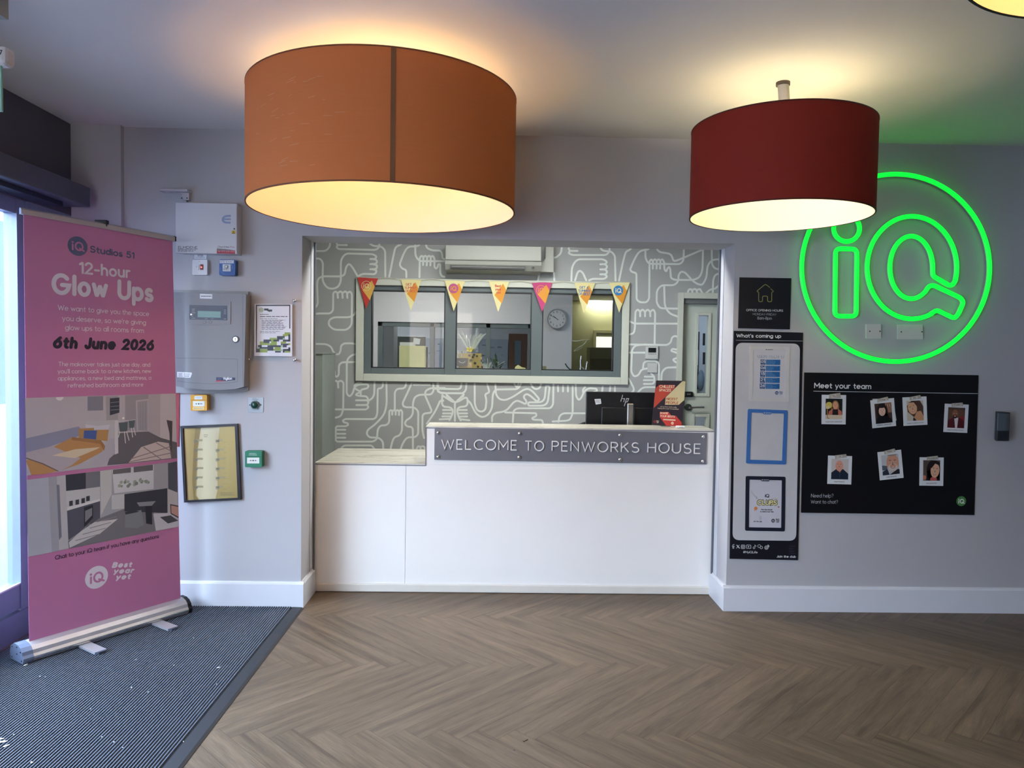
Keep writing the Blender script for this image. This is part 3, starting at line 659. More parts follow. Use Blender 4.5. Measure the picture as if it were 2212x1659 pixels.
drum_lamp('black rimmed drum lampshade cut off at the top right corner', (1.19, 1.28, 2.2), .35, .26,
          (30, 28, 26), (255, 225, 180), (255, 205, 140), 80.0, 1, translucent=0)

# ------------------------------------------------------------------ reception desk
m_desk = mat('desk_white_laminate', (243, 241, 237), 0.38, noise=0.012, scale=4)
def marble():
    m = mat('marble_laminate', (196, 192, 180), 0.25, noise=0.0); n = m.node_tree; b = n.nodes['Principled BSDF']
    co = n.nodes.new('ShaderNodeTexCoord'); mp = n.nodes.new('ShaderNodeMapping'); mp.inputs['Scale'].default_value = (0.8, 6.5, 4); mp.inputs['Rotation'].default_value = (0, 0, .25)
    n.links.new(co.outputs['Object'], mp.inputs[0])
    z = n.nodes.new('ShaderNodeTexNoise'); z.inputs['Scale'].default_value = 1.7; z.inputs['Detail'].default_value = 7; z.inputs['Distortion'].default_value = 0.9
    n.links.new(mp.outputs[0], z.inputs['Vector'])
    r = n.nodes.new('ShaderNodeValToRGB'); e = r.color_ramp.elements
    e[0].position = .470; e[0].color = L3((184, 181, 168))+(1,); e[1].position = .512; e[1].color = L3((186, 183, 171))+(1,)
    k = e.new(.492); k.color = L3((138, 134, 122))+(1,)
    n.links.new(z.outputs['Fac'], r.inputs[0]); n.links.new(r.outputs[0], b.inputs['Base Color']); return m
m_marb = marble()
m_edge = mat('grey_edging', (120, 120, 126), 0.4)
xa, xs, xb = -1.088, at(920, 960, YD).x, 1.326
ZL, ZU = .781, 1.008
xm = at(876, 1120, YD).x
t = Thing('reception_desk', 'white reception desk with marble worktops filling the wall hatch', 'desk')
b = MB().box((xa, YD, .05), (xm-.0008, YD+.02, ZL-.003), m_desk, .001).box((xm+.0008, YD, .05), (xb, YD+.02, ZL-.003), m_desk, .001); p = t.part('front_panel', b)
t.sub(p, 'plinth_bead', MB().box((xa, YD-.012, .002), (xb, YD+.02, .05), mat('bead_white', (222, 218, 208), .45), .005))
t.part('upper_panel', MB().box((xs, YD, ZL-.0028), (xb, YD+.02, ZU-.003), m_desk, .001).box((xs, YD+.02, ZL), (xs+.02, YD+.27, ZU-.022), m_desk))
b = MB().box((xs-.002, YD+.0205, ZU-.018), (xb, YD+.27, ZU), m_marb, .002).box((xs-.002, YD-.001, ZU-.0029), (xb, YD+.0203, ZU), m_marb); p = t.part('upper_shelf', b)
t.sub(p, 'edging', MB().box((xs, YD-.003, ZU-.012), (xb, YD-.0004, ZU-.006), m_edge).box((xs-.0025, YD-.003, ZL-.012), (xs+.0028, YD-.0004, ZU-.0062), m_edge))
b = MB().box((xa, YD+.0205, ZL-.02), (xs-.003, YD+.68, ZL), m_marb, .002).box((xa, YD-.001, ZL-.0028), (xs-.003, YD+.0203, ZL), m_marb).box((xs-.003, YD+.0205, ZL-.02), (xb, YD+.68, ZL-.001), m_marb, .002); p = t.part('worktop', b)
t.sub(p, 'edging', MB().box((xa, YD-.003, ZL-.012), (xs-.0026, YD-.0004, ZL-.006), m_edge))
for x_ in (xa, .1, xb-.018): t.part('end_panel', MB().box((x_, YD+.021, .002), (x_+.018, YD+.6, ZL-.022), m_desk))
t.build()

# welcome sign: grey plate, eight stud caps, raised white letters
pl = DESK.shift(.0)
m_plate = mat('sign_grey_acrylic', (112, 114, 122), 0.22, noise=0.01); m_letter = mat('letter_white', (236, 236, 234), 0.45)
t = Thing('welcome_sign', 'grey acrylic sign reading WELCOME TO PENWORKS HOUSE on the desk front', 'sign')
b = MB(); slab(b, pl, [(938, 993), (1526, 1003.5), (1528, 935.5), (939, 923.5)], .012, m_plate); p = t.part('plate', b)
for x, y in ((947, 934), (1122, 936), (1338, 939.5), (1517, 943), (946.5, 986), (1121, 987), (1338, 992), (1516, 995.5)):
    c = pl.px(x, y, .012); t.part('stud_cap', MB().cyl(c, c+BACKN*.008, .010, m_chrome, seg=18).lathe([(.010, .008), (.007, .0115), (.0, .0125)], c, m_chrome, 18, BACKN))
def letters(body, x0, y0, x1, y1, top):
    p2 = pl.shift(.012); A, B = p2.px(x0, y0), p2.px(x1, y1); X = B-A; ln = X.length; X.normalize(); U = BACKN.cross(X).normalized()
    wt, gp = .105, .30; wid = stroke_layout(body, gp)[1]; s = ln/(wid+wt); sy = (p2.px(x0, y0-top)-A).dot(U)/(1+wt); x = 0
    for ch in body:
        st, w = GL[ch]; mb = MB()
        for q in st: mb.bar([A+X*((x+p_[0]+wt/2)*s)+U*(p_[1]*sy+wt*sy/2)+BACKN*.009 for p_ in q], wt*sy, BACKN, .0088, m_letter)
        t.part('letter', mb); x += w+gp
letters('WELCOME', 953, 970.5, 1117, 973, 22.5); letters('TO', 1133, 974, 1175, 974.6, 22.5)
letters('PENWORKS', 1191, 974.5, 1380.5, 978, 22.5); letters('HOUSE', 1397.5, 978, 1513, 980.5, 22.5)
t.build()

# ------------------------------------------------------------------ things on the desk
YS = YD+.17
sp = PL((0, YS, 0), (0, -1, 0))
t = Thing('leaflet_stand', 'dark red and cream counter card reading CHILLEST SPACES beside the monitor', 'sign')
lo = at(1408, 917, YS); dz = lo.z-(ZU+.004)
cp = PL(sp.px(1440, 918), (.10, -1, .16))
F = lambda x, y: (1400+x/13.82, 810+y/13.82+.4)
b = MB(); q = cp.shift(.004)
ol = fillet([cp.px(*F(105, 1490)), cp.px(*F(1000, 1530)), cp.px(*F(1115, 172)), cp.px(*F(238, 160))], .006, 4, True)
b.prism(ol, cp.n*.004, pmat((44, 36, 50))); ck = q
I = lambda pts, c, off: quad(b, ck, [F(*p) for p in pts], pmat(c), off)
I([(1022, 180), (1095, 175), (1115, 200), (1075, 745), (915, 885), (505, 885), (525, 660)], (226, 214, 164), .0004)
I([(215, 395), (330, 290), (800, 290), (800, 380), (165, 985)], (198, 76, 60), .0003)
I([(350, 1100), (610, 1100), (690, 1205), (830, 1215), (1000, 1410), (1000, 1528), (545, 1510), (350, 1260)], (204, 62, 58), .0003)
I([(455, 1305), (820, 1325), (810, 1365), (450, 1340)], (238, 222, 190), .0007)
cream, redc = pmat((244, 228, 196)), pmat((176, 52, 40))
tx = lambda s, a, b_, m, **k: text(b, ck, s, F(*a), F(*b_), m, .001, **k)
tx('CHILLEST', (330, 380), (800, 392), cream, bold=.03, shear=.15, top=6.2); tx('SPACES', (318, 485), (690, 497), cream, bold=.03, shear=.15, top=6.0)
tx('NICEST', (540, 745), (885, 755), redc, bold=.03, shear=.15, top=5.6); tx('PEOPLE', (525, 855), (905, 868), redc, bold=.03, shear=.15, top=5.6)
tx("Let us know what's really", (362, 955), (850, 978), cream); tx('making this a year to remember', (285, 1005), (915, 1035), cream)
tx('SHARE', (345, 1160), (600, 1172), cream, bold=.03, shear=.15, top=4.6); tx('YOUR BESTS', (345, 1248), (800, 1275), cream, bold=.03, shear=.15, top=4.6)
iq_mark(b, ck, ck.px(*F(195, 1385)), .009, pmat((198, 70, 70)), ring=True); byy(b, ck, *F(245, 1350), *F(325, 1440), cream); iq_mark(b, ck, ck.px(*F(725, 1435)), .009, pmat((204, 62, 58)), cream)
tx('"', (262, 285), (330, 285), redc, top=5); tx('"', (945, 905), (1020, 908), redc, top=4)
t.part('card', b)
b = MB(); base = cp.px(*F(550, 1500)); b.box((base.x-.03, YS+.012, ZU+.0005), (base.x+.03, YS+.085, ZU+.004), m_acryl); b.box((base.x-.03, YS+.010, ZU+.0005), (base.x+.03, YS+.013, ZU+.1), m_acryl)
t.part('easel', b)
# settle the card on the shelf
allz = min(v.z for p_ in t.parts for v in p_[1].v); dz = ZU+.0005-allz
for v in t.parts[0][1].v: v.z += dz
t.build()
c = at(1470, 919, YD+.10); single('pocket_charger', MB().box((c.x-.028, YD+.085, ZU), (c.x+.026, YD+.115, ZU+.014), m_white, .004).box((c.x-.012, YD+.083, ZU+.004), (c.x+.012, YD+.0848, ZU+.01), pmat((190, 190, 190))), 'small white plastic gadget lying in front of the counter card', 'gadget')

# monitor
YMo = 4.86
mp_ = PL((0, YMo, 0), (0, -1, 0)); bl, tr = mp_.px(1265.5, 915), mp_.px(1478, 849); Wm = tr.x-bl.x
t = Thing('computer_monitor', 'black computer monitor seen from behind on the reception worktop', 'monitor')
x0, x1, zt = bl.x, bl.x+.575, tr.z; z0 = zt-.345
b = MB().box((x0, YMo, z0), (x1, YMo+.03, zt), m_black, .004).box((x0+.1, YMo-.012, z0+.06), (x1-.1, YMo+.001, zt-.10), m_black, .006); p = t.part('back_shell', b)
t.sub(p, 'screen', MB().box((x0+.008, YMo+.0302, z0+.012), (x1-.008, YMo+.031, zt-.008), mat('screen_glass', (20, 22, 26), .15)))
lb = MB(); hp_ = mp_.shift(.0005); ex = at(1350, 862, YMo)
for x_a, y_a, x_b, y_b in ((1345, 853.5, 1341, 867), (1344.6, 861.5, 1349.5, 861.0), (1349.5, 861, 1347.2, 868), (1353.8, 860.5, 1348.5, 877), (1354, 861.3, 1358.2, 861.0), (1358.2, 861, 1355.4, 868), (1351.6, 868.6, 1355.4, 868)):
    lb.strip([hp_.px(x_a, y_a), hp_.px(x_b, y_b)], .0042, BACKN, mat('logo_silver', (225, 228, 232), .3, metal=.3))
t.sub(p, 'maker_emblem', lb)
sb = MB(); quad(sb, hp_, [(1284, 862), (1297.5, 861.5), (1299, 872), (1287, 874)], pmat((225, 228, 232))); rows(sb, hp_, 1286, 864, 1297, 870, 3, pmat((120, 120, 125)), .0008)
t.sub(p, 'sticker', sb)
sx0, sx1 = at(1354.5, 895, YMo-.03).x, at(1367.5, 895, YMo-.03).x
p = t.part('stand', MB().box((sx0, YMo-.045, ZL+.01), (sx1, YMo-.013, at(1360, 872, YMo-.04).z), m_steel, .004).box((sx1+.001, YMo-.04, ZL+.01), (sx1+.012, YMo-.013, at(1360, 872, YMo-.04).z-.004), m_black, .002))
t.sub(p, 'foot', MB().box((sx0-.1, YMo-.09, ZL), (sx1+.1, YMo+.1, ZL+.012), m_steel, .004))
t.build()
# swivel chair behind the desk, only the curved top of its back shows
t = Thing('office_chair', 'black curved top of an office chair behind the desk, left of the monitor', 'chair')
cx = at(1262, 912, 5.45).x+.13; zt = at(1262, 908.5, 5.45).z; mf = mat('chair_black_fabric', (18, 18, 22), .8)
arcp = [Vector((cx+.24*math.cos(a), 5.45, zt-.11+.11*math.sin(a))) for a in [math.pi*k/16 for k in range(17)]]
t.part('backrest', MB().prism(arcp+[Vector((cx-.2, 5.45, zt-.45)), Vector((cx+.2, 5.45, zt-.45))][::-1], (0, .06, 0), mf))
t.part('seat', MB().box((cx-.24, 5.52, .44), (cx+.24, 5.98, .52), mf, .03))
t.part('post', MB().cyl((cx, 5.74, .1), (cx, 5.74, .44), .025, m_black).box((cx-.03, 5.46, .42), (cx+.03, 5.56, .6), m_black, .004))
for k in range(5):
    a = 2*math.pi*k/5+.3; e = Vector((cx+.29*math.cos(a), 5.74+.29*math.sin(a), .07))
    p = t.part('leg', MB().tube([(cx, 5.74, .12), e], .016, m_black, 8)); t.sub(p, 'castor', MB().cyl(e+Vector((-.012, 0, -.044)), e+Vector((.012, 0, -.044)), .025, m_black, seg=14))
t.build()

# tall cabinet at the left end of the office
c0 = at(676.5, 764, 5.75); c1 = at(697, 762, 5.75)
mc = mat('cabinet_grey_green', (138, 146, 138), .5)
t = Thing('filing_cabinet', 'tall grey green cabinet half hidden by the left side of the hatch', 'cabinet')
t.part('body', MB().box((c1.x-.46, 5.75, 0), (c1.x, 6.2, c1.z-.012), mc, .002).box((c1.x-.47, 5.74, c1.z-.012), (c1.x+.004, 6.21, c1.z), mc, .002))
xd = c0.x
mglare = mat('cabinet_door_glare', (160, 178, 180), .35)  # bluish glare on the cabinet put into the door and drawer colour
t.part('door', MB().box((c1.x-.455, 5.732, .42), (xd, 5.748, c1.z-.02), mglare, .002)); t.part('drawer', MB().box((c1.x-.455, 5.732, .06), (xd, 5.748, .41), mglare, .002))
t.build()

# air conditioner above the mural window
YA = YM-.215; A_ = PL((0, YA, 0), (0, -1, 0)); G = lambda x, y: (940+x/8.193, 510+y/8.193)
m_ac = mat('aircon_white', (158, 160, 150), .4, noise=.01)
t = Thing('air_conditioner', 'white wall mounted air conditioner above the bunting, top cut off by the hatch', 'air conditioner')
x0, x1 = A_.px(*G(175, 300)).x, A_.px(*G(1885, 300)).x; zt = 2.345; zs = A_.px(*G(1000, 440)).z; zb = A_.px(*G(1000, 625)).z
t.part('front_cover', MB().box((x0, YA, zs+.003), (x1, YM-.002, zt), m_ac, .008))
prof = [Vector((x0, YA+.004, zs)), Vector((x0, YA+.01, zb+.055)), Vector((x0, YA+.05, zb+.012)), Vector((x0, YM-.004, zb-.004)), Vector((x0, YM-.004, zs))]
t.part('casing', MB().prism(prof, (x1-x0, 0, 0), m_ac))
la, lb_ = A_.px(*G(275, 520)), A_.px(*G(1590, 600))
lm = mat('louvre_black', (12, 12, 13), .35)
b = MB().box((la.x, YA+.0025, lb_.z+.004), (lb_.x, YA+.03, la.z), lm); p = t.part('louvre', b)
t.sub(p, 'blade', MB().box((la.x+.006, YA-.004, lb_.z+.016), (lb_.x-.004, YA+.004, lb_.z+.019), mat('blade_line', (150, 152, 148), .4)))
t.part('display', MB().box((A_.px(*G(1712, 540)).x, YA+.003, A_.px(*G(1712, 572)).z), (A_.px(*G(1752, 540)).x, YA+.012, A_.px(*G(1712, 540)).z), m_black))
t.build()
b = MB(); k0, k1 = at(*G(1955, 200), YM-.1), at(*G(2100, 400), YM-.1)
b.box((k0.x, YM-.09, k1.z), (k1.x, YM-.002, 2.5), m_ac, .003)
b.prism([at(*G(x, y), YM-.11) for x, y in ((1870, 630), (2095, 640), (2100, 392), (1960, 388), (1870, 500))], (0, .108, 0), m_ac)
single('pipe_cover', b, 'white pipe trunking running down beside the air conditioner', 'pipe trunking')

# ------------------------------------------------------------------ mural window with its grey frame and casing
m_cas = mat('casing_pale', (204, 208, 194), .5, noise=.01); m_fr = mat('frame_slate', (96, 107, 108), .4, noise=.015)
P0 = lambda x, y: MUR.px(x, y)
xo0, xo1, zo0, zo1 = -1.193, 1.116, 1.203, 2.071
xi0, xi1, zi0, zi1 = P0(786.5, 700).x, P0(1342.5, 700).x, P0(1080, 811).z, P0(1080, 621).z
b = MB()
for lo, hi in (((xo0, zo0), (xi0, zo1)), ((xi1, zo0), (xo1, zo1)), ((xi0, zo0), (xi1, zi0)), ((xi0, zi1), (xi1, zo1))):
    b.box((lo[0], YM-.028, lo[1]), (hi[0], YM-.0005, hi[1]), m_cas, .003)
w3 = struct('window_3', b)
b = MB(); yf0, yf1 = YM+.005, YM+.075
gx = [(xi0, P0(801.5, 700).x), (P0(961, 700).x, P0(984.5, 700).x), (P0(1148, 700).x, P0(1171.5, 700).x), (P0(1327, 700).x, xi1)]
gz0, gz1 = P0(1080, 798.5).z, P0(1080, 631).z
for a, c in gx: b.box((a, yf0, zi0), (c, yf1, zi1), m_fr, .003)
for i in range(3):
    b.box((gx[i][1], yf0, zi0), (gx[i+1][0], yf1, gz0), m_fr, .003); b.box((gx[i][1], yf0, gz1), (gx[i+1][0], yf1, zi1), m_fr, .003)
    gk = .008; a, c = gx[i][1], gx[i+1][0]
    for lo, hi in (((a, gz0), (a+gk, gz1)), ((c-gk, gz0), (c, gz1)), ((a, gz0), (c, gz0+gk)), ((a, gz1-gk), (c, gz1))):
        b.box((lo[0], yf0+.004, lo[1]), (hi[0], yf1-.004, hi[1]), m_black)
struct('window_frame', b, w3)
for i in range(3): struct('glass_pane', MB().box((gx[i][1]+.004, YM+.038, gz0+.004), (gx[i+1][0]-.004, YM+.042, gz1-.004), m_glass), w3)
struct('window_sill', MB().box((xi0, YM+.09, zi0-.03), (xi1, YM+.36, zi0-.003), m_cas, .004), w3)

# bunting
YB = YM-.045; BN = PL((0, YB, 0), (0, -1, 0))
creamf, orangef, redf, pinkf = (232, 222, 160), (222, 150, 44), (196, 58, 52), (190, 62, 118)
def pennant(label, l, r, tip, ground, shade_, kind, ink):
    b = MB(); gm = pmat(ground, .6); L_, R_, T_ = BN.px(*l), BN.px(*r), BN.px(*tip)
    b.prism([L_, T_, R_], (0, .0016, 0), gm)
    # the long printed shadow behind the emblem
    bx = lambda u, v: L_ + (R_-L_)*u + (T_-(L_+R_)/2)*v + BACKN*.0004
    b.poly([bx(.30, .46) if kind != 'iq' else bx(.28, .40), bx(.66, .72), bx(.86, .28), bx(.70, .08)], pmat(shade_, .6))
    c = bx(.45, .26)
    if kind == 'iq': iq_mark(b, BN, c, (R_-L_).length*.235, pmat(ink[0], .6), pmat(ink[1], .6) if ink[1] else None, ring=ink[1] is None, off=.0006, u=(-(T_-(L_+R_)/2)).normalized())
    else:
        wd_ = (R_-L_).length; U_ = -(T_-(L_+R_)/2).normalized(); pp_ = PL(L_, BACKN, U_)
        for i, wv in enumerate(ink[1]):
            c_ = bx(.46+.02*i, .16+.105*i); text_at(b, pp_, wv, c_, wd_*.128, pmat(ink[0], .6), .24 if len(wv) < 5 else .2, .0007)
    single('pennant', b, label, 'pennant', 'bunting pennants over the mural window')
gs = ['GET A', 'SUMMER', 'OF BEST']
pennant('red pennant with ringed iQ emblem, leftmost on the bunting', (772, 599), (817, 601), (790.5, 667), redf, (226, 176, 84), 'iq', ((232, 214, 160), None))
pennant('cream pennant with red lettering GET A SUMMER OF BEST', (865.5, 603), (910.5, 604.5), (887.5, 671), creamf, orangef, 'tx', ((206, 96, 70), gs))
pennant('cream pennant with pink round iQ emblem above the window mullion', (960, 605), (1005, 607), (980, 672), creamf, orangef, 'iq', ((222, 150, 44), (182, 82, 130)))
pennant('cream pennant with the red slogan Best year yet', (1055.5, 606), (1100.5, 608), (1076, 674), creamf, orangef, 'tx', ((206, 84, 70), ['Best', 'year', 'yet']))
pennant('pink pennant with ringed iQ emblem, only pink one on the bunting', (1148.5, 610), (1193.5, 610), (1171, 674), pinkf, orangef, 'iq', ((222, 150, 74), None))
pennant('cream pennant with blue lettering GET A SUMMER OF BEST', (1241, 610), (1286, 611), (1261, 677), creamf, orangef, 'tx', ((60, 110, 160), gs))
pennant('cream pennant with blue round iQ emblem, rightmost on the bunting', (1315.5, 610.5), (1360.5, 610.5), (1337.5, 675.5), creamf, orangef, 'iq', ((240, 226, 190), (44, 124, 182)))
b = MB(); ties = [(770, 597), (795, 600), (817, 601), (842, 600), (866, 604), (888, 603), (911, 605), (935, 602), (960, 606), (982, 605), (1005, 607.5), (1030, 605), (1056, 608), (1078, 607), (1101, 609), (1125, 606.5), (1149, 611), (1171, 609), (1194, 610.5), (1218, 607.5), (1241, 611), (1263, 610), (1286, 611.5), (1303, 610), (1316, 611), (1338, 609), (1361, 609.5)]
b.tube([BN.px(x, y, -.001) for x, y in ties], .0022, mat('cord_cream', (206, 202, 178), .8), 6)
single('bunting_cord', b, 'thin cream cord the bunting pennants hang from', 'cord')

# thermostat and switch plate on the mural
def box_on(pl_, x0, y0, x1, y1, d, m, r=.002, back=0.0):
    a, c = pl_.shift(d).px(x0, y1), pl_.shift(d).px(x1, y0); q0, q1 = min(a.y, c.y), max(a.y, c.y)
    return MB().box((a.x, pl_.p0.y-d, a.z), (c.x, pl_.p0.y-back, c.z), m, r)
t = Thing('thermostat', 'white wall thermostat with dark display beside the mural window', 'thermostat')
mw2 = mat('plate_offwhite', (196, 198, 194), .45)
t.part('body', box_on(MUR, 1394.5, 747.5, 1422.5, 775.5, .022, mw2, .004)); t.part('display', box_on(MUR.shift(.022), 1400.5, 751.5, 1417.5, 761.5, .001, m_black, 0))
for k in range(4): t.part('button', box_on(MUR.shift(.022), 1400.5+k*4.5, 763.5, 1403.7+k*4.5, 766, .0015, pmat((150, 152, 150)), 0))
t.build()
t = Thing('blank_plate', 'blank switch plate on the mural below the thermostat', 'switch plate')
t.part('plate', box_on(MUR, 1399, 784.5, 1420, 805, .012, mw2, .002))
for x in (1402, 1417): t.part('screw', MB().cyl(MUR.px(x, 794.5, .0118), MUR.px(x, 794.5, .0128), .0035, m_steel, seg=12))
t.build()

# ------------------------------------------------------------------ office door
m_ddr = mat('door_sage', (196, 204, 190), .45, noise=.01)
S = lambda x, y: (1460+x/4.88, 600+y/4.88)
d0 = P0(*S(75, 300)).x; zl = P0(*S(250, 275)).z
b = MB()
xf = P0(*S(20, 300)).x; zf = P0(*S(200, 160)).z
b.box((xf, YM-.03, 0), (d0, YM+.1, zf), m_cas, .003).box((d0, YM-.03, P0(*S(200, 222)).z), (2.5, YM+.1, zf), m_cas, .003).box((2.44, YM-.03, 0), (2.5, YM+.1, zf), m_cas, .003)
door = struct('door_1', b)
YDr = YM+.045; DR = PL((0, YDr, 0), (0, -1, 0))
v0, v1 = DR.px(*S(218, 1220)), DR.px(*S(345, 400)); k0, k1 = DR.px(*S(195, 1550)), DR.px(*S(325, 1468))
x1d = 2.436; zk = .3
b = MB()
for lo, hi in (((d0+.002, .005), (v0.x, zl)), ((v1.x, .005), (x1d, zl)), ((v0.x, v1.z), (v1.x, zl)), ((v0.x, k1.z), (v1.x, v0.z)), ((v0.x, .005), (v1.x, zk))):
    b.box((lo[0], YDr, lo[1]), (hi[0], YDr+.044, hi[1]), m_ddr)
leaf = struct('door_leaf', b, door)
for (a, c) in ((v0, v1), (Vector((k0.x, 0, zk)), k1)):
    b = MB(); q = .024; zz0, zz1 = min(a.z, c.z), max(a.z, c.z)
    for lo, hi in (((a.x-q, zz0-q), (a.x, zz1+q)), ((c.x, zz0-q), (c.x+q, zz1+q)), ((a.x, zz0-q), (c.x, zz0)), ((a.x, zz1), (c.x, zz1+q))):
        b.box((lo[0], YDr-.012, lo[1]), (hi[0], YDr+.001, hi[1]), m_cas, .003)
    struct('glazing_bead', b, leaf); struct('glass_pane', MB().box((a.x, YDr+.018, zz0), (c.x, YDr+.024, zz1), m_glass), leaf)
h = DR.px(*S(128, 1365)); b = MB().cyl(h, h+BACKN*.012, .03, mat('rose_grey', (70, 78, 74), .4, metal=.5)).cyl(h, h+BACKN*.05, .01, m_chrome)
b.tube([h+BACKN*.05, h+BACKN*.052+Vector((.05, 0, .004)), h+BACKN*.05+Vector((.125, 0, .006))], .009, m_chrome, 10)
struct('door_handle', b, leaf)
a, c = DR.px(*S(80, 1255)), DR.px(*S(173, 1200)); struct('door_lock', MB().box((a.x, YDr-.035, a.z), (c.x, YDr-.0005, c.z), m_black, .008).box((a.x+.02, YDr-.037, a.z+.018), (c.x-.022, YDr-.0352, c.z-.014), m_steel), leaf)
struct('door_closer_slot', MB().box((d0+.002, YM-.002, zl+.002), (x1d, YDr+.03, P0(*S(200, 222)).z-.002), mat('slot_grey', (110, 114, 114), .5)), door)

# ------------------------------------------------------------------ what the mural window and the door glass look into
YR = 9.0; RR = PL((0, YR, 0), (0, -1, 0)); Rp = RR.px
m_pale = mat('backroom_white', (206, 207, 210), .8, noise=.015, scale=2); m_olive = mat('corridor_cream', (196, 194, 160), .8, noise=.02)
b = MB(); wx0, wx1, wz = Rp(816, 700).x, Rp(1150.5, 700).x, Rp(1000, 697.5).z
b.box((-2.8, YR, 0), (wx0, YR+.12, 2.6), m_pale).box((wx0, YR, wz), (wx1, YR+.12, 2.6), m_pale).box((wx0, YR, 0), (wx1, YR+.12, .75), m_pale).box((wx1, YR, 0), (Rp(1236, 700).x, YR+.12, 2.6), m_pale)
b.box((1.9, YR, 0), (3.4, YR+.12, 2.6), m_pale); struct('wall_backroom', b)
b = MB(); b.box((-2.9, YM+q*0+.12, 2.55), (5, 15.2, 2.65), m_pale); struct('ceiling_backroom', b)
b = MB().box((-2.9, YM+.12, 0), (-2.8, 15, 2.55), m_pale).box((4.9, YM+.12, 0), (5, 15, 2.55), m_pale); struct('wall_backroom_side', b)
b = MB().box((-2.9, 12.2, 0), (.5, 12.3, 2.55), m_pale).box((.5, 15, 0), (5, 15.1, 2.55), m_olive).box((.5, 12.2, 0), (.62, 15, 2.55), m_olive).box((3.0, YR+.12, 0), (3.1, 15, 2.55), m_olive); struct('wall_corridor', b)
b = MB(); fw = .055                                          # second glazed screen across the back office
xs_ = [Rp(816, 1).x, Rp(936.5, 740).x, Rp(1053, 740).x, wx1-fw]
for x in (wx0, Rp(933.5, 740).x-.03, Rp(1053, 740).x-.02, wx1-fw): b.box((x, YR+.02, .75), (x+fw, YR+.1, wz), m_fr, .003)
b.box((wx0, YR+.02, wz-fw), (wx1, YR+.1, wz), m_fr, .003).box((wx0, YR+.02, .75), (wx1, YR+.1, .80), m_fr, .003)
w4 = struct('window_4', b); struct('glass_pane', MB().box((wx0+.02, YR+.055, .78), (wx1-.02, YR+.06, wz-.02), m_glass), w4)

def ceiling_panel(label, x, y, z, sx_, sy_, strength, rgb):
    t = Thing('ceiling_light', label, 'ceiling light', 'flat ceiling light panels behind the hatch')
    t.part('frame', MB().box((x-sx_/2-.02, y-sy_/2-.02, z-.012), (x+sx_/2+.02, y+sy_/2+.02, z), m_white, .002))
    t.part('diffuser', MB().box((x-sx_/2, y-sy_/2, z-.016), (x+sx_/2, y+sy_/2, z-.0122), mat('panel_glow_%d_%d' % (int(strength*10), rgb[2]), rgb, .5, emit=rgb, estr=strength)))
    t.build()
pc = atz(1300, 650.5, 2.55)
ceiling_panel('bright ceiling light panel seen through the right pane of the mural window', pc.x, pc.y, 2.55, .62, .62, 14, (255, 252, 225))
ceiling_panel('unseen light panel added to brighten the office behind the hatch', 0.1, 4.85, 2.6, 1.2, .35, 34.0, (252, 253, 250))  # unseen lamp, added to lift the mural and office
ceiling_panel('unseen light panel added to brighten the back office', -.7, 7.8, 2.55, .6, .6, 26.0, (255, 250, 246))  # added out of view so the back office is not dark
ceiling_panel('unseen light panel added to brighten the far left room beyond the second window', -1.6, 10.6, 2.55, .9, .6, 16.0, (240, 245, 255))  # extra unseen lamp that brightens the far room
ceiling_panel('unseen light panel added to brighten the space beyond the office door glass', 2.4, 7.7, 2.55, .6, .5, 20.0, (205, 226, 255))  # unseen bluish lamp added for light behind the door glass

# wall clock
c = RR.px(1202.5, 689); rr = abs(RR.px(1224.5, 689).x-c.x); CK = PL((0, YR-.04, 0), (0, -1, 0)); c = Vector((c.x, YR-.002, c.z))
t = Thing('wall_clock', 'round white wall clock behind the right pane of the mural window', 'clock')
t.part('case', MB().lathe([(rr, 0), (rr, .035), (rr*.9, .04), (rr*.86, .028)], c, mat('clock_rim', (176, 178, 180), .3, metal=.2), 48, BACKN))
b = MB().cyl(c, c+BACKN*.026, rr*.87, pmat((214, 216, 218)), seg=40); CP = PL(c+BACKN*.0262, BACKN)
for i in range(12):
    a = math.pi/2-2*math.pi*(i+1)/12; pnt = CP.p0+Vector((math.cos(a)*rr*.68, 0, math.sin(a)*rr*.68))
    text_at(b, CP, str(i+1), pnt, rr*.19, pmat((40, 40, 44)), .16)
t.part('dial', b)
for nm, ang, ln, w_ in (('hour_hand', 142, .45, .05), ('minute_hand', 152, .72, .035)):
    a = math.radians(ang); o_ = CP.p0+BACKN*.003
    t.part(nm, MB().strip([o_-Vector((math.cos(a), 0, math.sin(a)))*rr*.15, o_+Vector((math.cos(a), 0, math.sin(a)))*rr*ln], rr*w_, BACKN, m_black))
t.build()

# corridor end: door frame with a blind given its own glow, grey cabinet
K0 = lambda x, y: at(x, y, 14.97)
a, c = K0(1280.5, 800), K0(1345, 720)
t = Thing('corridor_door', 'cream framed corridor door with a glowing blind behind its glass', 'door')
t.part('frame', MB().box((a.x, 14.94, 0), (a.x+.06, 14.99, c.z), m_olive, .003).box((a.x, 14.94, c.z), (c.x+.35, 14.99, c.z+.06), m_olive, .003))
g0, g1 = K0(1287, 755), K0(1326, 728)
t.part('leaf', MB().box((a.x+.06, 14.95, 0), (c.x+.3, 14.985, c.z), pmat((150, 150, 130))))
t.part('glowing_blind', MB().box((g0.x, 14.938, g0.z-.2), (g1.x+.4, 14.948, g1.z), mat('blind_glow', (235, 236, 228), .6, emit=(235, 236, 228), estr=.9)))  # emission makes the blind look lit from behind
t.build()
a, c = at(1273.5, 800, 14.3), at(1332, 751, 14.3)
t = Thing('grey_locker', 'low grey locker at the corridor end behind the mural window', 'locker')
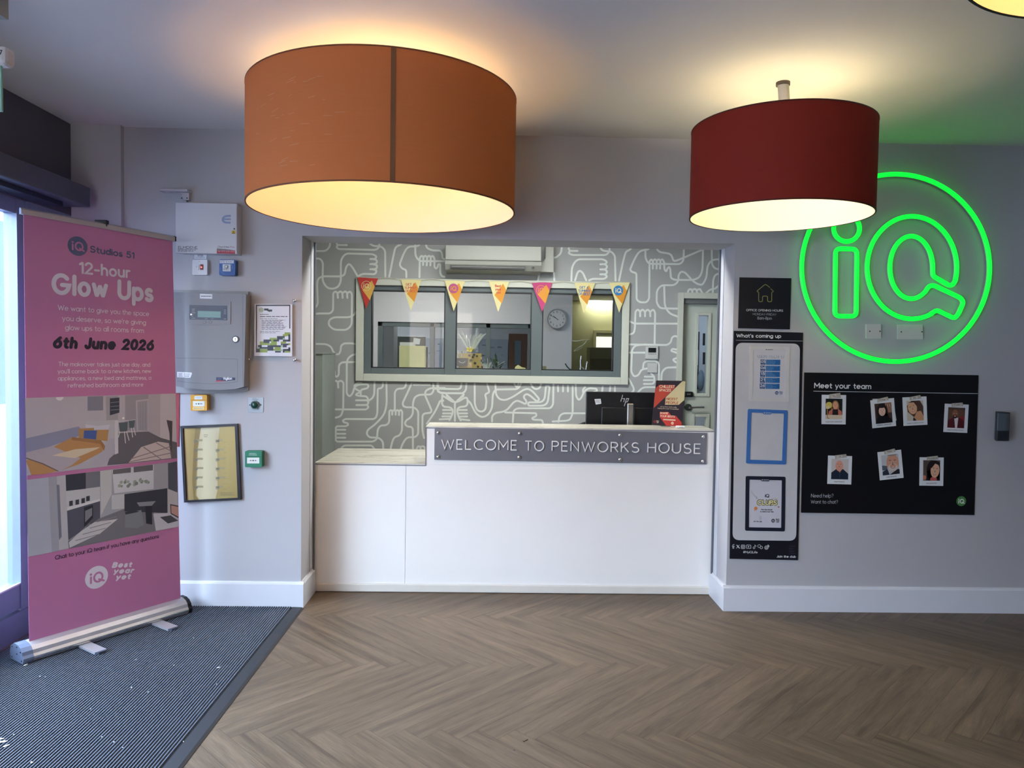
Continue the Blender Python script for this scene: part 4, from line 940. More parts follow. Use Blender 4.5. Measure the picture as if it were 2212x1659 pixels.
t.part('body', MB().box((a.x, 14.3, 0), (c.x+.3, 14.8, c.z), pmat((170, 168, 150)), .005)); t.part('door', MB().box((a.x+.02, 14.285, .1), (c.x+.2, 14.299, c.z-.22), pmat((140, 138, 122))))
t.build()

# things on the sill and beyond it, seen through the panes
YI = YM+.22; zs_ = zi0-.003
SI = PL((0, YI, 0), (0, -1, 0)); Vq = lambda x, y: SI.px(780+x/6.9125, 600+y/6.9125)
a, c = Vq(567, 1340), Vq(952, 1018)
single('cardboard_box', MB().box((a.x, YI, zs_), (c.x, YI+.12, c.z), mat('box_cream_card', (212, 208, 158), .8, noise=.03), .002), 'plain cream box standing on the sill in the left pane', 'box')
a, c = Vq(575, 1012), Vq(795, 965); cb = Vq(760, 1018); single('paperback_book', MB().box((a.x, YI+.01, cb.z), (c.x, YI+.11, c.z), pmat((214, 216, 212)), .001), 'white book lying on top of the cream box', 'book')
b = MB(); pts = [Vq(*p) for p in ((785, 895), (886, 915), (872, 997), (775, 985))]; b.prism(pts, (0, .002, 0), pmat((206, 210, 212))); single('note_card', b, 'small tilted note card leaning above the cream box', 'card')
Y2 = YM+.75; T2 = PL((0, Y2, 0), (0, -1, 0)); Vr = lambda x, y: T2.px(780+x/6.9125, 600+y/6.9125)
a, c = Vr(540, 1340), Vr(962, 878)
t = Thing('dark_monitor', 'dark grey monitor back behind the cream box in the left pane', 'monitor')
t.part('back_shell', MB().box((a.x, Y2, a.z), (c.x, Y2+.04, c.z), mat('monitor_grey', (70, 78, 80), .5), .006)); t.part('stand', MB().box((a.x+.2, Y2+.05, .75), (a.x+.28, Y2+.09, c.z-.1), m_black, .003))
t.part('foot', MB().box((a.x+.1, Y2-.05, .735), (a.x+.38, Y2+.2, .75), m_black, .003)); t.build()
b = MB().box((-1.9, YM+.4, .70), (1.2, YM+1.3, .735), m_cas, .003)
t = Thing('back_office_desk', 'pale desk of the back office under the mural window', 'desk'); t.part('desktop', b)
for x in (-1.86, 1.12):
    for y in (YM+.43, YM+1.23): t.part('leg', MB().box((x, y, 0), (x+.04, y+.04, .70), m_alu))
t.build()
# gift hamper in crackled film
t = Thing('gift_hamper', 'gift hamper in clear film with yellow bow on the sill, middle pane', 'gift hamper')
a, c = Vq(1425, 1352), Vq(1800, 1130)
kraft = mat('kraft_star_paper', (178, 156, 96), .8, noise=.05)
b = MB().box((a.x+.02, YI-.03, zs_), (c.x, YI+.1, c.z), kraft, .006); hpz = PL((0, YI-.03, 0), (0, -1, 0))
for i in range(16):
    px_, py_ = 780+(1600+random.random()*230)/6.9125, 600+(1150+random.random()*190)/6.9125; r_ = random.uniform(.010, .02); ctr = hpz.px(px_, py_, .001); r0 = random.random()*2
    col_ = pmat(random.choice([(40, 42, 48), (40, 42, 48), (200, 140, 110), (226, 210, 160)]))
    b.poly([ctr+Vector((math.cos(r0+k*math.pi/5)*r_*(1 if k % 2 == 0 else .42), 0, math.sin(r0+k*math.pi/5)*r_*(1 if k % 2 == 0 else .42))) for k in range(10)], col_)
t.part('basket', b)
b = MB(); ctr = Vq(1625, 1072); yb = mat('bow_yellow', (226, 206, 20), .5)
for k in range(5):
    a_ = 2*math.pi*k/5; b.ball(ctr+Vector((math.cos(a_)*.020, -.012, math.sin(a_)*.014)), .016, yb, 10, 6, (1, .7, .8))
t.part('bow', b)
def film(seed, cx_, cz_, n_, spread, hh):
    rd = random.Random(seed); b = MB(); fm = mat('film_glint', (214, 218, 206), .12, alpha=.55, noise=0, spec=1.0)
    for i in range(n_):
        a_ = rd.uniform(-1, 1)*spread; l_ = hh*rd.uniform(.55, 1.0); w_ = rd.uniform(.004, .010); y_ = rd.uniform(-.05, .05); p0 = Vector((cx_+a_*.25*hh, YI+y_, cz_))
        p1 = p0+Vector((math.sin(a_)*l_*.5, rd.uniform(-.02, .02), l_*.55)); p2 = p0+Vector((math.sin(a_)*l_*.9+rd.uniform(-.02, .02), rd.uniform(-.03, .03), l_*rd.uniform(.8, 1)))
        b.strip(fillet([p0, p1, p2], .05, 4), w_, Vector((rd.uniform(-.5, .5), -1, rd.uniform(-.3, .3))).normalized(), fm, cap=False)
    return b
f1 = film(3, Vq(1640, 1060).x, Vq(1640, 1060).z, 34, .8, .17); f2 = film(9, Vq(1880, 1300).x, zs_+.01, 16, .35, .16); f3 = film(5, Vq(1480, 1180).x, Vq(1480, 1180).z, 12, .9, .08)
t.part('film_wrap', f1); t.part('film_wrap', f2); t.part('film_wrap', f3); t.build()
b = MB(); cp_ = PL((0, YI-.05, 0), (0, -1, 0)); slab(b, cp_, [(780+x/6.9125, 600+y/6.9125) for x, y in ((1425, 1315), (1590, 1318), (1600, 1200), (1428, 1200))], .003, pmat((44, 52, 54)), .004)
b.strip([cp_.px(780+x/6.9125, 600+y/6.9125, .004) for x, y in ((1460, 1245), (1490, 1268), (1525, 1272), (1555, 1250))], .004, BACKN, pmat((190, 200, 200)))
for v in b.v: v.z += (zs_+.001) - min(0, 0) - 0 if False else 0
single('gift_card', b, 'dark gift card with a pale curved mark propped on the hamper', 'card')
# potted plant
t = Thing('potted_plant', 'dark spiky green plant to the right of the hamper', 'plant'); base = Vq(2010, 1350); leaf_m = mat('leaf_dark', (64, 84, 62), .6, noise=.2); b = MB(); rd = random.Random(4)
t.part('pot', MB().cyl((base.x, YI+.3, .736), (base.x, YI+.3, 1.19), .05, pmat((120, 122, 120)), r1=.07))
for k in range(46):
    a_ = rd.random()*2*math.pi; el = rd.uniform(.3, 1.3); l_ = rd.uniform(.07, .16); o_ = Vector((base.x+rd.uniform(-.02, .02), YI+.3, 1.19+rd.random()*.16)); d_ = Vector((math.cos(a_)*math.cos(el), math.sin(a_)*math.cos(el), math.sin(el)))
    m_ = o_+d_*l_*.6; e_ = o_+d_*l_+Vector((0, 0, -.03)); s_ = d_.cross(Vector((0, 0, 1))).normalized()*.011
    b.add([o_-s_*.4, o_+s_*.4, m_+s_, m_-s_, e_], [[0, 1, 2, 3], [3, 2, 4]], leaf_m)
t.part('foliage', b); t.build()
# paper, headset arm and film at the right pane
b = MB(); b.prism([Vq(*p) for p in ((2290, 1370), (2300, 1330), (2345, 1300), (2400, 1335), (2455, 1345), (2455, 1372))], (0, .01, 0), pmat((214, 208, 150)))
for v in b.v: v.x += 0
single('folded_paper', b, 'folded cream paper lying at the right end of the middle pane', 'paper')
Vt = lambda x, y: SI.px(1080+x/6.9125, 600+y/6.9125)
b = MB(); b.tube([Vt(975, 1280), Vt(1000, 1325), Vt(1040, 1365), Vt(1090, 1385), Vt(1130, 1384)], .006, mat('arm_dark', (60, 70, 66), .3, metal=.6), 8)
b.tube([Vt(1195, 1385), Vt(1205, 1330), Vt(1200, 1250), Vt(1212, 1165)], .006, m_chrome, 8); b.tube([Vt(1205, 1330), Vt(1245, 1345), Vt(1275, 1385)], .007, m_chrome, 8); b.tube([Vt(1280, 1385), Vt(1290, 1330), Vt(1302, 1250)], .006, m_chrome, 8)
single('chrome_stand', b, 'chrome bent wire stand at the foot of the right pane', 'stand')
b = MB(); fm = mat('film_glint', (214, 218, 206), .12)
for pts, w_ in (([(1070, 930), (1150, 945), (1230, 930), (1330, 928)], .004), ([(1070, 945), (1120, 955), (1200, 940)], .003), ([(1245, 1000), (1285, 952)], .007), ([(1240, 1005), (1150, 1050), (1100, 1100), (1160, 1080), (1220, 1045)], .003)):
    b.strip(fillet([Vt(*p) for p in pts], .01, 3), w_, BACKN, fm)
b.prism([Vt(1068, 935), Vt(1330, 930), Vt(1325, 1380), Vt(1068, 1380)], (0, .0006, 0), glass_mat('film_clear', (.95, .97, .9), .03, .1))
single('clear_film_bag', b, 'crinkled clear plastic bag standing inside the right pane', 'bag')
b = MB(); a, c = Vt(637, 1375), Vt(693, 1320); b.box((a.x, YI, zs_), (c.x, YI+.03, c.z), pmat((150, 146, 110)), .002); single('tan_block', b, 'small tan block in the lower left corner of the right pane', 'block')

# far room beyond the second screen: timber door, pale patterned panel, white column
Yf = 12.15; Q = lambda x, y: at(780+x/6.9125, 600+y/6.9125, Yf)
a, c = Q(2195, 1600), Q(2540, 840)
t = Thing('timber_door', 'brown timber door far behind the middle pane', 'door'); t.part('leaf', MB().box((a.x, Yf, 0), (c.x, Yf+.045, c.z), mat('timber_brown', (120, 84, 58), .5, noise=.15, stretch=(8, 1, 1))))
g0, g1 = Q(2290, 1300), Q(2390, 940); t.part('glass', MB().box((g0.x, Yf-.004, g0.z), (g1.x, Yf-.0005, g1.z), pmat((110, 126, 136), .2))); t.build()
a, c = Q(1425, 1600), Q(2195, 920)
b = MB().box((a.x-1.1, Yf, .3), (c.x, Yf+.04, c.z), mat('panel_blue_grey', (168, 176, 188), .6)); rd = random.Random(2); pp = PL((0, Yf, 0), (0, -1, 0))
for i in range(90):
    x_, y_ = a.x-1.0+(c.x-a.x+.9)*rd.random(), c.z-.05-1.0*rd.random(); w_, h_ = rd.uniform(.02, .09), rd.uniform(.008, .03)
    b.poly([Vector((x_, Yf-.001, y_)), Vector((x_+w_, Yf-.001, y_)), Vector((x_+w_, Yf-.001, y_+h_)), Vector((x_, Yf-.001, y_+h_))], pmat(rd.choice([(120, 126, 134), (140, 144, 150), (196, 202, 208), (100, 108, 112)])))
single('patterned_panel', b, 'pale blue grey panel with mottled print in the far room', 'panel')
Yc = 10.2; Qc = lambda x, y: at(780+x/6.9125, 600+y/6.9125, Yc); a, c = Qc(150, 1400), Qc(487, 700)
single('white_column', MB().box((a.x, Yc, 0), (c.x, Yc+.4, 2.549), mat('column_white', (226, 222, 220), .7)), 'white square column beyond the second screen, left pane', 'column')
a, c = Qc(650, 900), Qc(930, 712)
# behind the office door glass
S9 = lambda x, y: at(1460+x/4.88, 600+y/4.88, 8.97)
t = Thing('notice_board', 'dark framed notice board seen through the office door glass', 'notice board')
a, c = S9(190, 1175), S9(250, 570); t.part('frame', MB().box((a.x-.3, 8.965, a.z), (c.x, 8.998, c.z), m_black, .002)); t.part('board', MB().box((a.x-.28, 8.955, a.z+.02), (c.x-.03, 8.9645, c.z-.03), pmat((196, 204, 214))))
b = MB()
for y0_, y1_, cc in ((620, 690, (230, 234, 240)), (690, 750, (70, 80, 90)), (760, 920, (236, 238, 240)), (930, 960, (90, 70, 80))):
    a2, c2 = S9(190, y1_), S9(232, y0_); b.box((a2.x, 8.95, a2.z), (c2.x, 8.9548, c2.z), pmat(cc))
t.part('notice', b); t.build()
a, c = S9(305, 1300), S9(345, 495)
t = Thing('ajar_timber_door', 'edge of a pale timber door standing beyond the office door glass', 'door'); t.part('leaf', MB().box((a.x, 8.55, 0), (c.x+.25, 8.6, c.z), mat('ply_tan', (166, 136, 92), .6, noise=.1)))
for y_ in (650, 850):
    a2 = at(1460+305/4.88, 600+y_/4.88, 8.55); t.part('hinge', MB().cyl((a2.x-.012, 8.545, a2.z-.07), (a2.x-.012, 8.545, a2.z+.07), .014, m_black))
t.build()
a, c = S9(215, 1190), S9(270, 970); single('hanging_coat', MB().ball(((a.x+c.x)/2, 8.88, (a.z+c.z)/2), abs(c.z-a.z)/2, mat('coat_grey', (120, 136, 150), .9, noise=.2), 16, 10, (.32, .3, 1)), 'grey blue coat hanging beyond the office door glass', 'coat')
# ------------------------------------------------------------------ entrance mat and bits of litter on it
m_mat = mat('mat_ribs', (46, 50, 63), 0.7, noise=0.35, scale=260, bump=0.4, bscale=900, spec=0.6)
bs_ = m_mat.node_tree.nodes['Principled BSDF']; bs_.inputs['Sheen Weight'].default_value = .55; bs_.inputs['Sheen Tint'].default_value = (.62, .78, 1, 1); bs_.inputs['Sheen Roughness'].default_value = .45
m_gro = mat('mat_groove', (24, 25, 31), 0.95, noise=0.2, scale=120)
m_rub = mat('rubber_edge', (40, 43, 49), 0.6, noise=0.05, scale=40)
XM = -1.0676
b = MB(); yA, yB = -.9, D-.019; pitch = .0128; x = XL+.012; k = 0.035
b.box((XL+.01, yA, .0005), (XM-.062, yB, .0035), m_gro)
while x+pitch < XM-.062:
    prof = [(0, .003), (.0022, .0082), (.0066, .0082), (.0088, .003)]
    vs = [Vector((x+a, yA, z)) for a, z in prof]+[Vector((x+a, yB, z)) for a, z in prof]
    b.add(vs, [[0, 1, 5, 4], [1, 2, 6, 5], [2, 3, 7, 6], [0, 3, 2, 1], [4, 5, 6, 7]], m_mat); x += pitch
t = Thing('entrance_mat', 'dark ribbed entrance mat along the glazed left wall', 'mat')
t.part('ribbed_carpet', b)
e = MB().prism([Vector((XM-.062, yA, 0.0006)), Vector((XM-.062, yA, .009)), Vector((XM-.012, yA, .008)), Vector((XM, yA, .0016)), Vector((XM, yA, .0006))], (0, yB-.012-yA, 0), m_rub)
t.part('rubber_border', e); t.build()
b = MB(); rd = random.Random(11); mp2 = pmat((224, 226, 228), .8)
for px_, py_, s in ((56, 1436, .016), (86, 1461, .006), (418, 1378, .005), (294, 1425, .005), (376, 1437, .006), (284, 1485, .008), (472, 1442, .012), (320, 1495, .006), (468, 1478, .005), (220, 1592, .005), (8, 1602, .02), (14, 1611, .016), (2, 1596, .016), (68, 1647, .01), (30, 1587, .006), (98, 1462, .004), (265, 1615, .004), (246, 1603, .005), (396, 1602, .005), (196, 1532, .004)):
    c = atz(px_, py_, .0088); a_ = rd.random()*3; l_ = s*1.3; w_ = s*.32; d_ = Vector((math.cos(a_), math.sin(a_), 0)); n_ = Vector((-d_.y, d_.x, 0))
    b.prism([c+d_*l_/2, c+n_*w_, c-d_*l_/2+n_*w_*.6, c-d_*l_*.4-n_*w_, c+d_*l_*.3-n_*w_*.8], (0, 0, .0012), mp2)
o = single('paper_crumbs', b, 'small white paper crumbs scattered over the dark mat', 'litter'); o['kind'] = 'stuff'
b = MB()
for pts in (((1130, 1600), (1131, 1602), (1140, 1597)), ((1110, 1619), (1112, 1621))):
    b.tube([atz(x_, y_, .0015) for x_, y_ in pts], .0012, pmat((40, 34, 28)), 6)
single('twig', b, 'tiny dark twig lying on the wood floor in front of the desk', 'twig')

# ------------------------------------------------------------------ roll-up banner
BA = atz(63, 1386, .088); BB = atz(390, 1292, .088); BA.z = BB.z = 0
bd = (BB-BA).normalized(); bn = Vector((bd.y, -bd.x, 0)).normalized()
BP = PL(BA+Vector((0, 0, 0)), bn)
TL, TR, BL, BR = BP.px(50.5, 463), BP.px(372.5, 521), BP.px(63, 1386), BP.px(390, 1292)
t = Thing('roll_up_banner', 'tall pink roll-up banner reading 12-hour Glow Ups in front of the glazing', 'banner')
pinkb = mat('banner_pink', (200, 128, 172), .36, noise=.02, scale=2)
b = MB(); b.prism([TL, BL, BR, TR], -bn*.0012, pinkb)
K1 = lambda x, y: (x/3.3175, 400+y/3.3175)
K2 = lambda x, y: (x/2.593, 820+y/2.593)
def B2(pts, rgb, off=.0008): b.poly([BP.px(*K2(*p), off) for p in pts], pmat(rgb, .4))
# upper printed room picture
B2([(140, 103), (983, 78), (992, 440), (148, 538)], (196, 188, 194))
B2([(141, 330), (440, 262), (475, 300), (410, 330), (145, 420)], (150, 152, 176), .0010)
B2([(490, 95), (577, 92), (577, 172), (490, 174)], (138, 138, 152), .0010)
B2([(592, 95), (660, 92), (660, 225), (595, 228)], (172, 168, 172), .0010)
B2([(615, 105), (668, 100), (668, 185), (615, 200)], (66, 70, 82), .0011)
for y_ in (128, 150, 170): B2([(618, y_), (666, y_-5), (666, y_-2), (618, y_+3)], (150, 150, 160), .0012)
B2([(700, 88), (830, 83), (830, 292), (700, 285)], (164, 158, 166), .0010)
B2([(760, 117), (830, 108), (830, 292), (765, 288)], (196, 192, 198), .0011); B2([(768, 124), (826, 116), (826, 288), (772, 284)], (168, 166, 174), .0012)
for x_ in (784, 799, 813): B2([(x_, 126), (x_+2, 126), (x_+2, 282), (x_, 282)], (146, 144, 152), .0013)
B2([(830, 83), (897, 81), (897, 325), (830, 320)], (188, 180, 186), .0010); B2([(897, 81), (983, 78), (990, 352), (897, 345)], (206, 198, 202), .0010)
B2([(600, 480), (662, 300), (830, 290), (897, 325), (990, 352), (992, 440), (720, 470)], (108, 104, 110), .0011)
B2([(720, 466), (790, 378), (885, 347), (945, 356), (958, 440)], (214, 198, 194), .0012)
for pts in ([(735, 440), (955, 372), (955, 377), (733, 446)], [(728, 458), (958, 408), (958, 413), (726, 463)], [(800, 380), (900, 448), (905, 446), (806, 376)], [(870, 355), (955, 402), (957, 398), (876, 352)]): B2(pts, (150, 134, 134), .0013)
B2([(475, 230), (660, 228), (662, 410), (640, 420), (636, 330), (478, 280)], (196, 194, 198), .0011); B2([(642, 230), (660, 228), (662, 412), (642, 420)], (216, 212, 214), .0012)
B2([(147, 500), (640, 325), (640, 418), (560, 490), (148, 538)], (188, 184, 192), .0012)
B2([(145, 455), (405, 322), (565, 340), (588, 372), (570, 405), (440, 475), (330, 512), (250, 528), (175, 535)], (196, 148, 98), .0013); B2([(405, 322), (565, 340), (588, 372), (582, 400), (560, 360), (400, 338)], (170, 124, 82), .0014)
B2([(145, 408), (290, 372), (450, 440), (400, 480), (330, 514), (240, 470), (145, 440)], (190, 180, 186), .0014); B2([(145, 436), (240, 468), (330, 512), (322, 514), (236, 474), (145, 442)], (120, 104, 104), .0015)
B2([(290, 425), (420, 390), (560, 378), (540, 390), (420, 440)], (226, 208, 180), .0015)
B2([(478, 250), (545, 260), (615, 252), (605, 285), (480, 275)], (214, 210, 218), .0014); B2([(440, 275), (525, 270), (530, 328), (440, 325)], (186, 144, 92), .0015); B2([(538, 282), (607, 280), (600, 345), (537, 336)], (190, 148, 96), .0015); B2([(470, 285), (542, 284), (537, 335), (467, 328)], (82, 104, 166), .0016)
B2([(664, 242), (715, 237), (712, 290), (670, 292)], (92, 102, 108), .0014); B2([(720, 225), (756, 222), (750, 270), (724, 272)], (92, 102, 108), .0014)
for a_, c_ in (((670, 292), (662, 322)), ((696, 292), (702, 355)), ((708, 290), (722, 340)), ((735, 272), (742, 322)), ((748, 270), (758, 310))): b.strip([BP.px(*K2(*a_), .0015), BP.px(*K2(*c_), .0015)], .004, bn, pmat((226, 222, 224), .4))
B2([(660, 232), (760, 222), (760, 226), (660, 238)], (206, 204, 206), .0015)
B2([(932, 226), (965, 232), (962, 408), (952, 380), (948, 300)], (84, 78, 84), .0013); B2([(312, 99), (316, 110), (326, 117), (340, 117), (352, 108), (356, 97)], (240, 236, 236), .0012); b.disc(BP.px(*K2(690, 216), .0013), .006, bn, pmat((246, 240, 230), .4), 12)
# lower printed kitchen picture
B2([(148, 562), (990, 458), (998, 824), (157, 993)], (172, 172, 178))
B2([(148, 562), (270, 547), (290, 967), (157, 993)], (186, 188, 198), .0010); B2([(270, 547), (318, 541), (330, 958), (290, 967)], (170, 170, 178), .0010); B2([(318, 541), (366, 535), (385, 945), (330, 958)], (198, 194, 196), .0010); B2([(316, 588), (332, 590), (345, 880), (330, 900)], (128, 130, 142), .0011)
B2([(367, 534), (480, 521), (480, 612), (370, 624)], (64, 66, 78), .0011); B2([(480, 521), (560, 512), (560, 600), (480, 610)], (124, 124, 132), .0011); B2([(370, 624), (500, 608), (560, 600), (560, 672), (372, 718)], (206, 204, 204), .0011)
B2([(375, 716), (558, 668), (560, 680), (375, 734)], (226, 224, 222), .0012); B2([(375, 735), (560, 680), (560, 775), (382, 900)], (92, 92, 104), .0012); B2([(470, 716), (520, 700), (520, 776), (470, 826)], (46, 48, 56), .0013); B2([(476, 735), (515, 718), (515, 760), (476, 800)], (140, 140, 144), .0014)
for x_, y_ in ((397, 695), (432, 688), (465, 680), (492, 668)): B2([(x_-10, y_-14), (x_+10, y_-18), (x_+10, y_+10), (x_-10, y_+14)], (66, 64, 70), .0013)
B2([(560, 512), (625, 504), (625, 640), (565, 762)], (204, 202, 200), .0011)
B2([(628, 504), (860, 475), (860, 612), (640, 637)], (216, 216, 218), .0011); B2([(632, 505), (732, 492), (732, 520), (632, 530)], (108, 106, 110), .0012); B2([(748, 489), (856, 476), (856, 508), (748, 520)], (108, 106, 110), .0012)
rd = random.Random(8)
for i in range(26):
    x_ = 660+rd.random()*190; y_ = 600-(x_-660)*.06-rd.random()*35
    if not 726 < x_ < 752: b.disc(BP.px(*K2(x_, y_), .0012+.00001*i), .006+.004*rd.random(), bn, pmat(rd.choice([(150, 160, 146), (132, 142, 130), (168, 176, 164)]), .4), 8)
B2([(625, 648), (695, 640), (695, 722), (625, 728)], (206, 206, 204), .0011)
B2([(560, 776), (700, 722), (860, 742), (872, 848), (385, 947), (380, 905)], (126, 124, 130), .0011); B2([(385, 912), (500, 802), (660, 780), (560, 862), (390, 942)], (212, 208, 206), .0012)
for k_ in range(4): B2([(420+40*k_, 900-35*k_), (560+30*k_, 862-32*k_), (563+30*k_, 865-32*k_), (423+40*k_, 904-35*k_)], (150, 146, 148), .0013)
B2([(697, 642), (937, 608), (937, 748), (697, 738)], (62, 64, 74), .0012); B2([(765, 688), (872, 680), (850, 706), (780, 710)], (150, 152, 158), .0013); B2([(812, 708), (850, 706), (852, 812), (818, 806)], (44, 46, 54), .0013)
B2([(700, 752), (790, 730), (806, 812), (772, 832), (700, 828)], (136, 140, 144), .0014); B2([(700, 742), (750, 732), (780, 740), (702, 756)], (60, 62, 68), .0015)
B2([(858, 752), (998, 742), (998, 824), (872, 846)], (212, 208, 212), .0013); B2([(937, 612), (995, 625), (998, 748), (940, 748)], (200, 196, 198), .0012); B2([(940, 468), (990, 458), (993, 632), (942, 612)], (86, 88, 100), .0013)
B2([(895, 770), (955, 760), (998, 790), (940, 806)], (80, 80, 88), .0015); B2([(952, 697), (998, 706), (998, 776), (955, 752)], (60, 58, 64), .0015); B2([(957, 704), (998, 713), (998, 768), (959, 748)], (206, 160, 146), .0016)
p = t.part('graphic_panel', b)
g = MB(); wh, nv, sl = pmat((236, 226, 234), .4), pmat((46, 42, 62), .4), pmat((92, 100, 132), .4)
iq_mark(g, BP, BP.px(*K1(556, 437)), .046, pinkb, sl, off=.001)
text(g, BP, 'Studios 51', K1(642, 482), K1(963, 529), sl, .001, top=15.5, bold=.034)
strokes(g, BP, '12-hour', K1(565, 634), K1(936, 669), wh, .21, .27, top=27)
strokes(g, BP, 'Glow Ups', K1(368, 782), K1(1100, 842), wh, .27, .32, top=49)
for s_, a_, c_, tp in (('We want to give you the space', (413, 896), (1068, 940), 12.0), ("you deserve, so we're giving", (444, 972), (1046, 1002), 12.0), ('glow ups to all rooms from', (465, 1038), (1031, 1060), 12.0),
                   ('The makeover takes just one day, and', (418, 1298), (1076, 1301), 9.8), ("you'll come back to a new kitchen, new", (412, 1350), (1083, 1346), 9.8), ('appliances, a new bed and mattress, a', (413, 1400), (1084, 1394), 9.8), ('refreshed bathroom and more', (485, 1451), (1027, 1443), 9.8)):
    strokes(g, BP, s_, K1(*a_), K1(*c_), wh, .135, .19, top=tp)
strokes(g, BP, '6th June 2026', K1(375, 1171), K1(1107, 1188), nv, .34, .38, top=27.5, shear=.13)
strokes(g, BP, 'Chat to your iQ team if you have any questions', K2(308, 1010), K2(890, 887), nv, .15, .2, top=9.8)
iq_mark(g, BP, BP.px(*K2(541, 1107)), .056, pinkb, wh, off=.001)
byy(g, BP, *K2(622, 1018), *K2(752, 1132), wh, .001, .4)
t.sub(p, 'lettering', g)
up = Vector((0, 0, 1))
b = MB(); c0, c1 = TL-bd*.012, TR+bd*.010
b.prism([c0-bn*.012, c0+bn*.008, c0+bn*.008+up*.022, c0-bn*.006+up*.03, c0-bn*.012+up*.024], c1-c0, m_satin); p = t.part('top_rail', b)
t.sub(p, 'rail_cap', MB().prism([c1-bn*.014, c1+bn*.010, c1+bn*.010+up*.026, c1-bn*.014+up*.032], bd*.006, m_black))
mid = (TL+TR)/2
t.part('pole', MB().cyl((mid.x-bn.x*.03, mid.y-bn.y*.03, .09), (mid.x-bn.x*.03, mid.y-bn.y*.03, mid.z+.03), .011, m_steel, seg=16).box((mid.x-.03-bn.x*.02, mid.y-.012-bn.y*.02, mid.z+.012), (mid.x+.03-bn.x*.02, mid.y+.012-bn.y*.02, mid.z+.044), m_black, .004))
# base cassette
z0 = .0125; E0 = Vector((BL.x, BL.y, 0))-bd*.006; E1 = Vector((BR.x, BR.y, 0))+bd*.012
prof = [(.052, z0), (.058, z0+.012), (.058, z0+.022), (.050, z0+.034), (.046, z0+.05), (.030, z0+.066), (.006, z0+.076), (-.03, z0+.078), (-.06, z0+.06), (-.07, z0+.03), (-.062, z0)]
b = MB().prism([E0+bn*a+up*z for a, z in prof], E1-E0, m_satin); p = t.part('base_cassette', b)
b = MB().prism([E0+bn*.0585+up*(z0+.012), E0+bn*.0592+up*(z0+.0135), E0+bn*.0592+up*(z0+.0175), E0+bn*.0585+up*(z0+.019)], E1-E0, m_chrome); t.sub(p, 'trim_strip', b)
cap = [(a*1.04+.001, z if z > z0 else z0-.002) for a, z in prof]; mcap = mat('cap_grey', (108, 118, 140), .5)
b = MB().prism([E0+bn*a+up*(z+.001) for a, z in cap], -bd*.045, mcap); cp = t.part('end_cap', b)
sb = MB()
for a, z in ((-.045, z0+.06), (.0, z0+.066), (.035, z0+.05), (.045, z0+.012), (-.05, z0+.01), (.0, z0+.035)): sb.cyl(E0-bd*.0455+bn*a+up*z, E0-bd*.047+bn*a+up*z, .003, m_black, seg=8)
t.sub(cp, 'screw', sb)
t.part('end_cap', MB().prism([E1+bn*a+up*(z+.001) for a, z in cap], bd*.02, m_black))
for px_, py_ in ((170, 1386), (318, 1336)):
    c = atz(px_, py_, .016); k = (c-E0).dot(bd); f0 = E0+bd*k; f0.z = 0; f1 = f0+bn*.20; f0 = f0+bn*.02
    b = MB(); b.prism([f0-bd*.028+up*.0092, f1-bd*.028+up*.0092, f1+bd*.028+up*.0092, f0+bd*.028+up*.0092], up*.010, m_satin)
    p = t.part('foot', b); t.sub(p, 'foot_cap', MB().prism([f1-bd*.028+up*.009, f1+bn*.014-bd*.016+up*.009, f1+bn*.014+bd*.016+up*.009, f1+bd*.028+up*.009], up*.0108, pmat((70, 76, 90))))
t.build()

# ------------------------------------------------------------------ equipment on the left pier
C3 = lambda x, y: (340+x/3.3176, 400+y/3.3176)
C4 = lambda x, y: (340+x/3.191, 820+y/3.191)
CA = lambda x, y: (370+x/7.541, 400+y/7.541)
CB = lambda x, y: (370+x/7.214, 620+y/7.214)
dk = pmat((34, 34, 44)); wlab = pmat((224, 226, 232))
# white power supply box
mb_ = mat('box_white_steel', (208, 209, 214), .35, noise=.01); dep = .085; F1 = WALL.shift(dep)
t = Thing('power_supply_box', 'white steel power supply box high on the left pier, left of the orange lampshade', 'equipment box')
b = MB(); q0, q1 = F1.px(*CA(68, 1105)), F1.px(*CA(1068, 298))
b.box((q0.x+.003, D-dep+.012, q0.z+.003), (q1.x-.003, D-.0005, q1.z-.003), mb_, .002); t.part('case', b)
b = MB().box((q0.x, D-dep, q0.z), (q1.x, D-dep+.02, q1.z), mb_, .003); p = t.part('door', b)
g = MB(); bl_ = pmat((140, 156, 188))
g.strip([F1.px(*CA(970, 500), .0006), F1.px(*CA(905, 503), .0006)]+[F1.px(*CA(x, y), .0006) for x, y in ((865, 515), (842, 540), (838, 565), (850, 590), (880, 608), (965, 612))], .011, BACKN, bl_, cap=False); g.strip([F1.px(*CA(845, 555), .0007), F1.px(*CA(970, 555), .0007)], .009, BACKN, bl_, cap=False)
t.sub(p, 'emblem', g); g = MB(); text(g, F1, 'ELMDENE', CA(110, 1035), CA(428, 1036), dk, .0006, top=5.6, bold=.012); g.strip([F1.px(*CA(104, 1043), .0006), F1.px(*CA(430, 1043), .0006)], .0015, BACKN, dk, cap=False); rows(g, F1, *CA(104, 1048), *CA(428, 1088), 2, dk, seed=3)
t.sub(p, 'maker_lettering', g); g = MB(); text(g, F1, 'Churches', CA(752, 1018), CA(945, 1020), dk, .0006, top=3.8, bold=.02); text(g, F1, 'Fire', CA(958, 1020), CA(1030, 1021), pmat((150, 90, 96)), .0006, top=3.6, bold=.02)
quad(g, F1, [CA(742, 1030), CA(742, 1112), CA(1040, 1120), CA(1040, 1062), CA(880, 1040)], pmat((120, 118, 122)), .0005); quad(g, F1, [CA(742, 1064), CA(742, 1112), CA(1040, 1120), CA(1040, 1064)], pmat((160, 44, 62)), .0007)
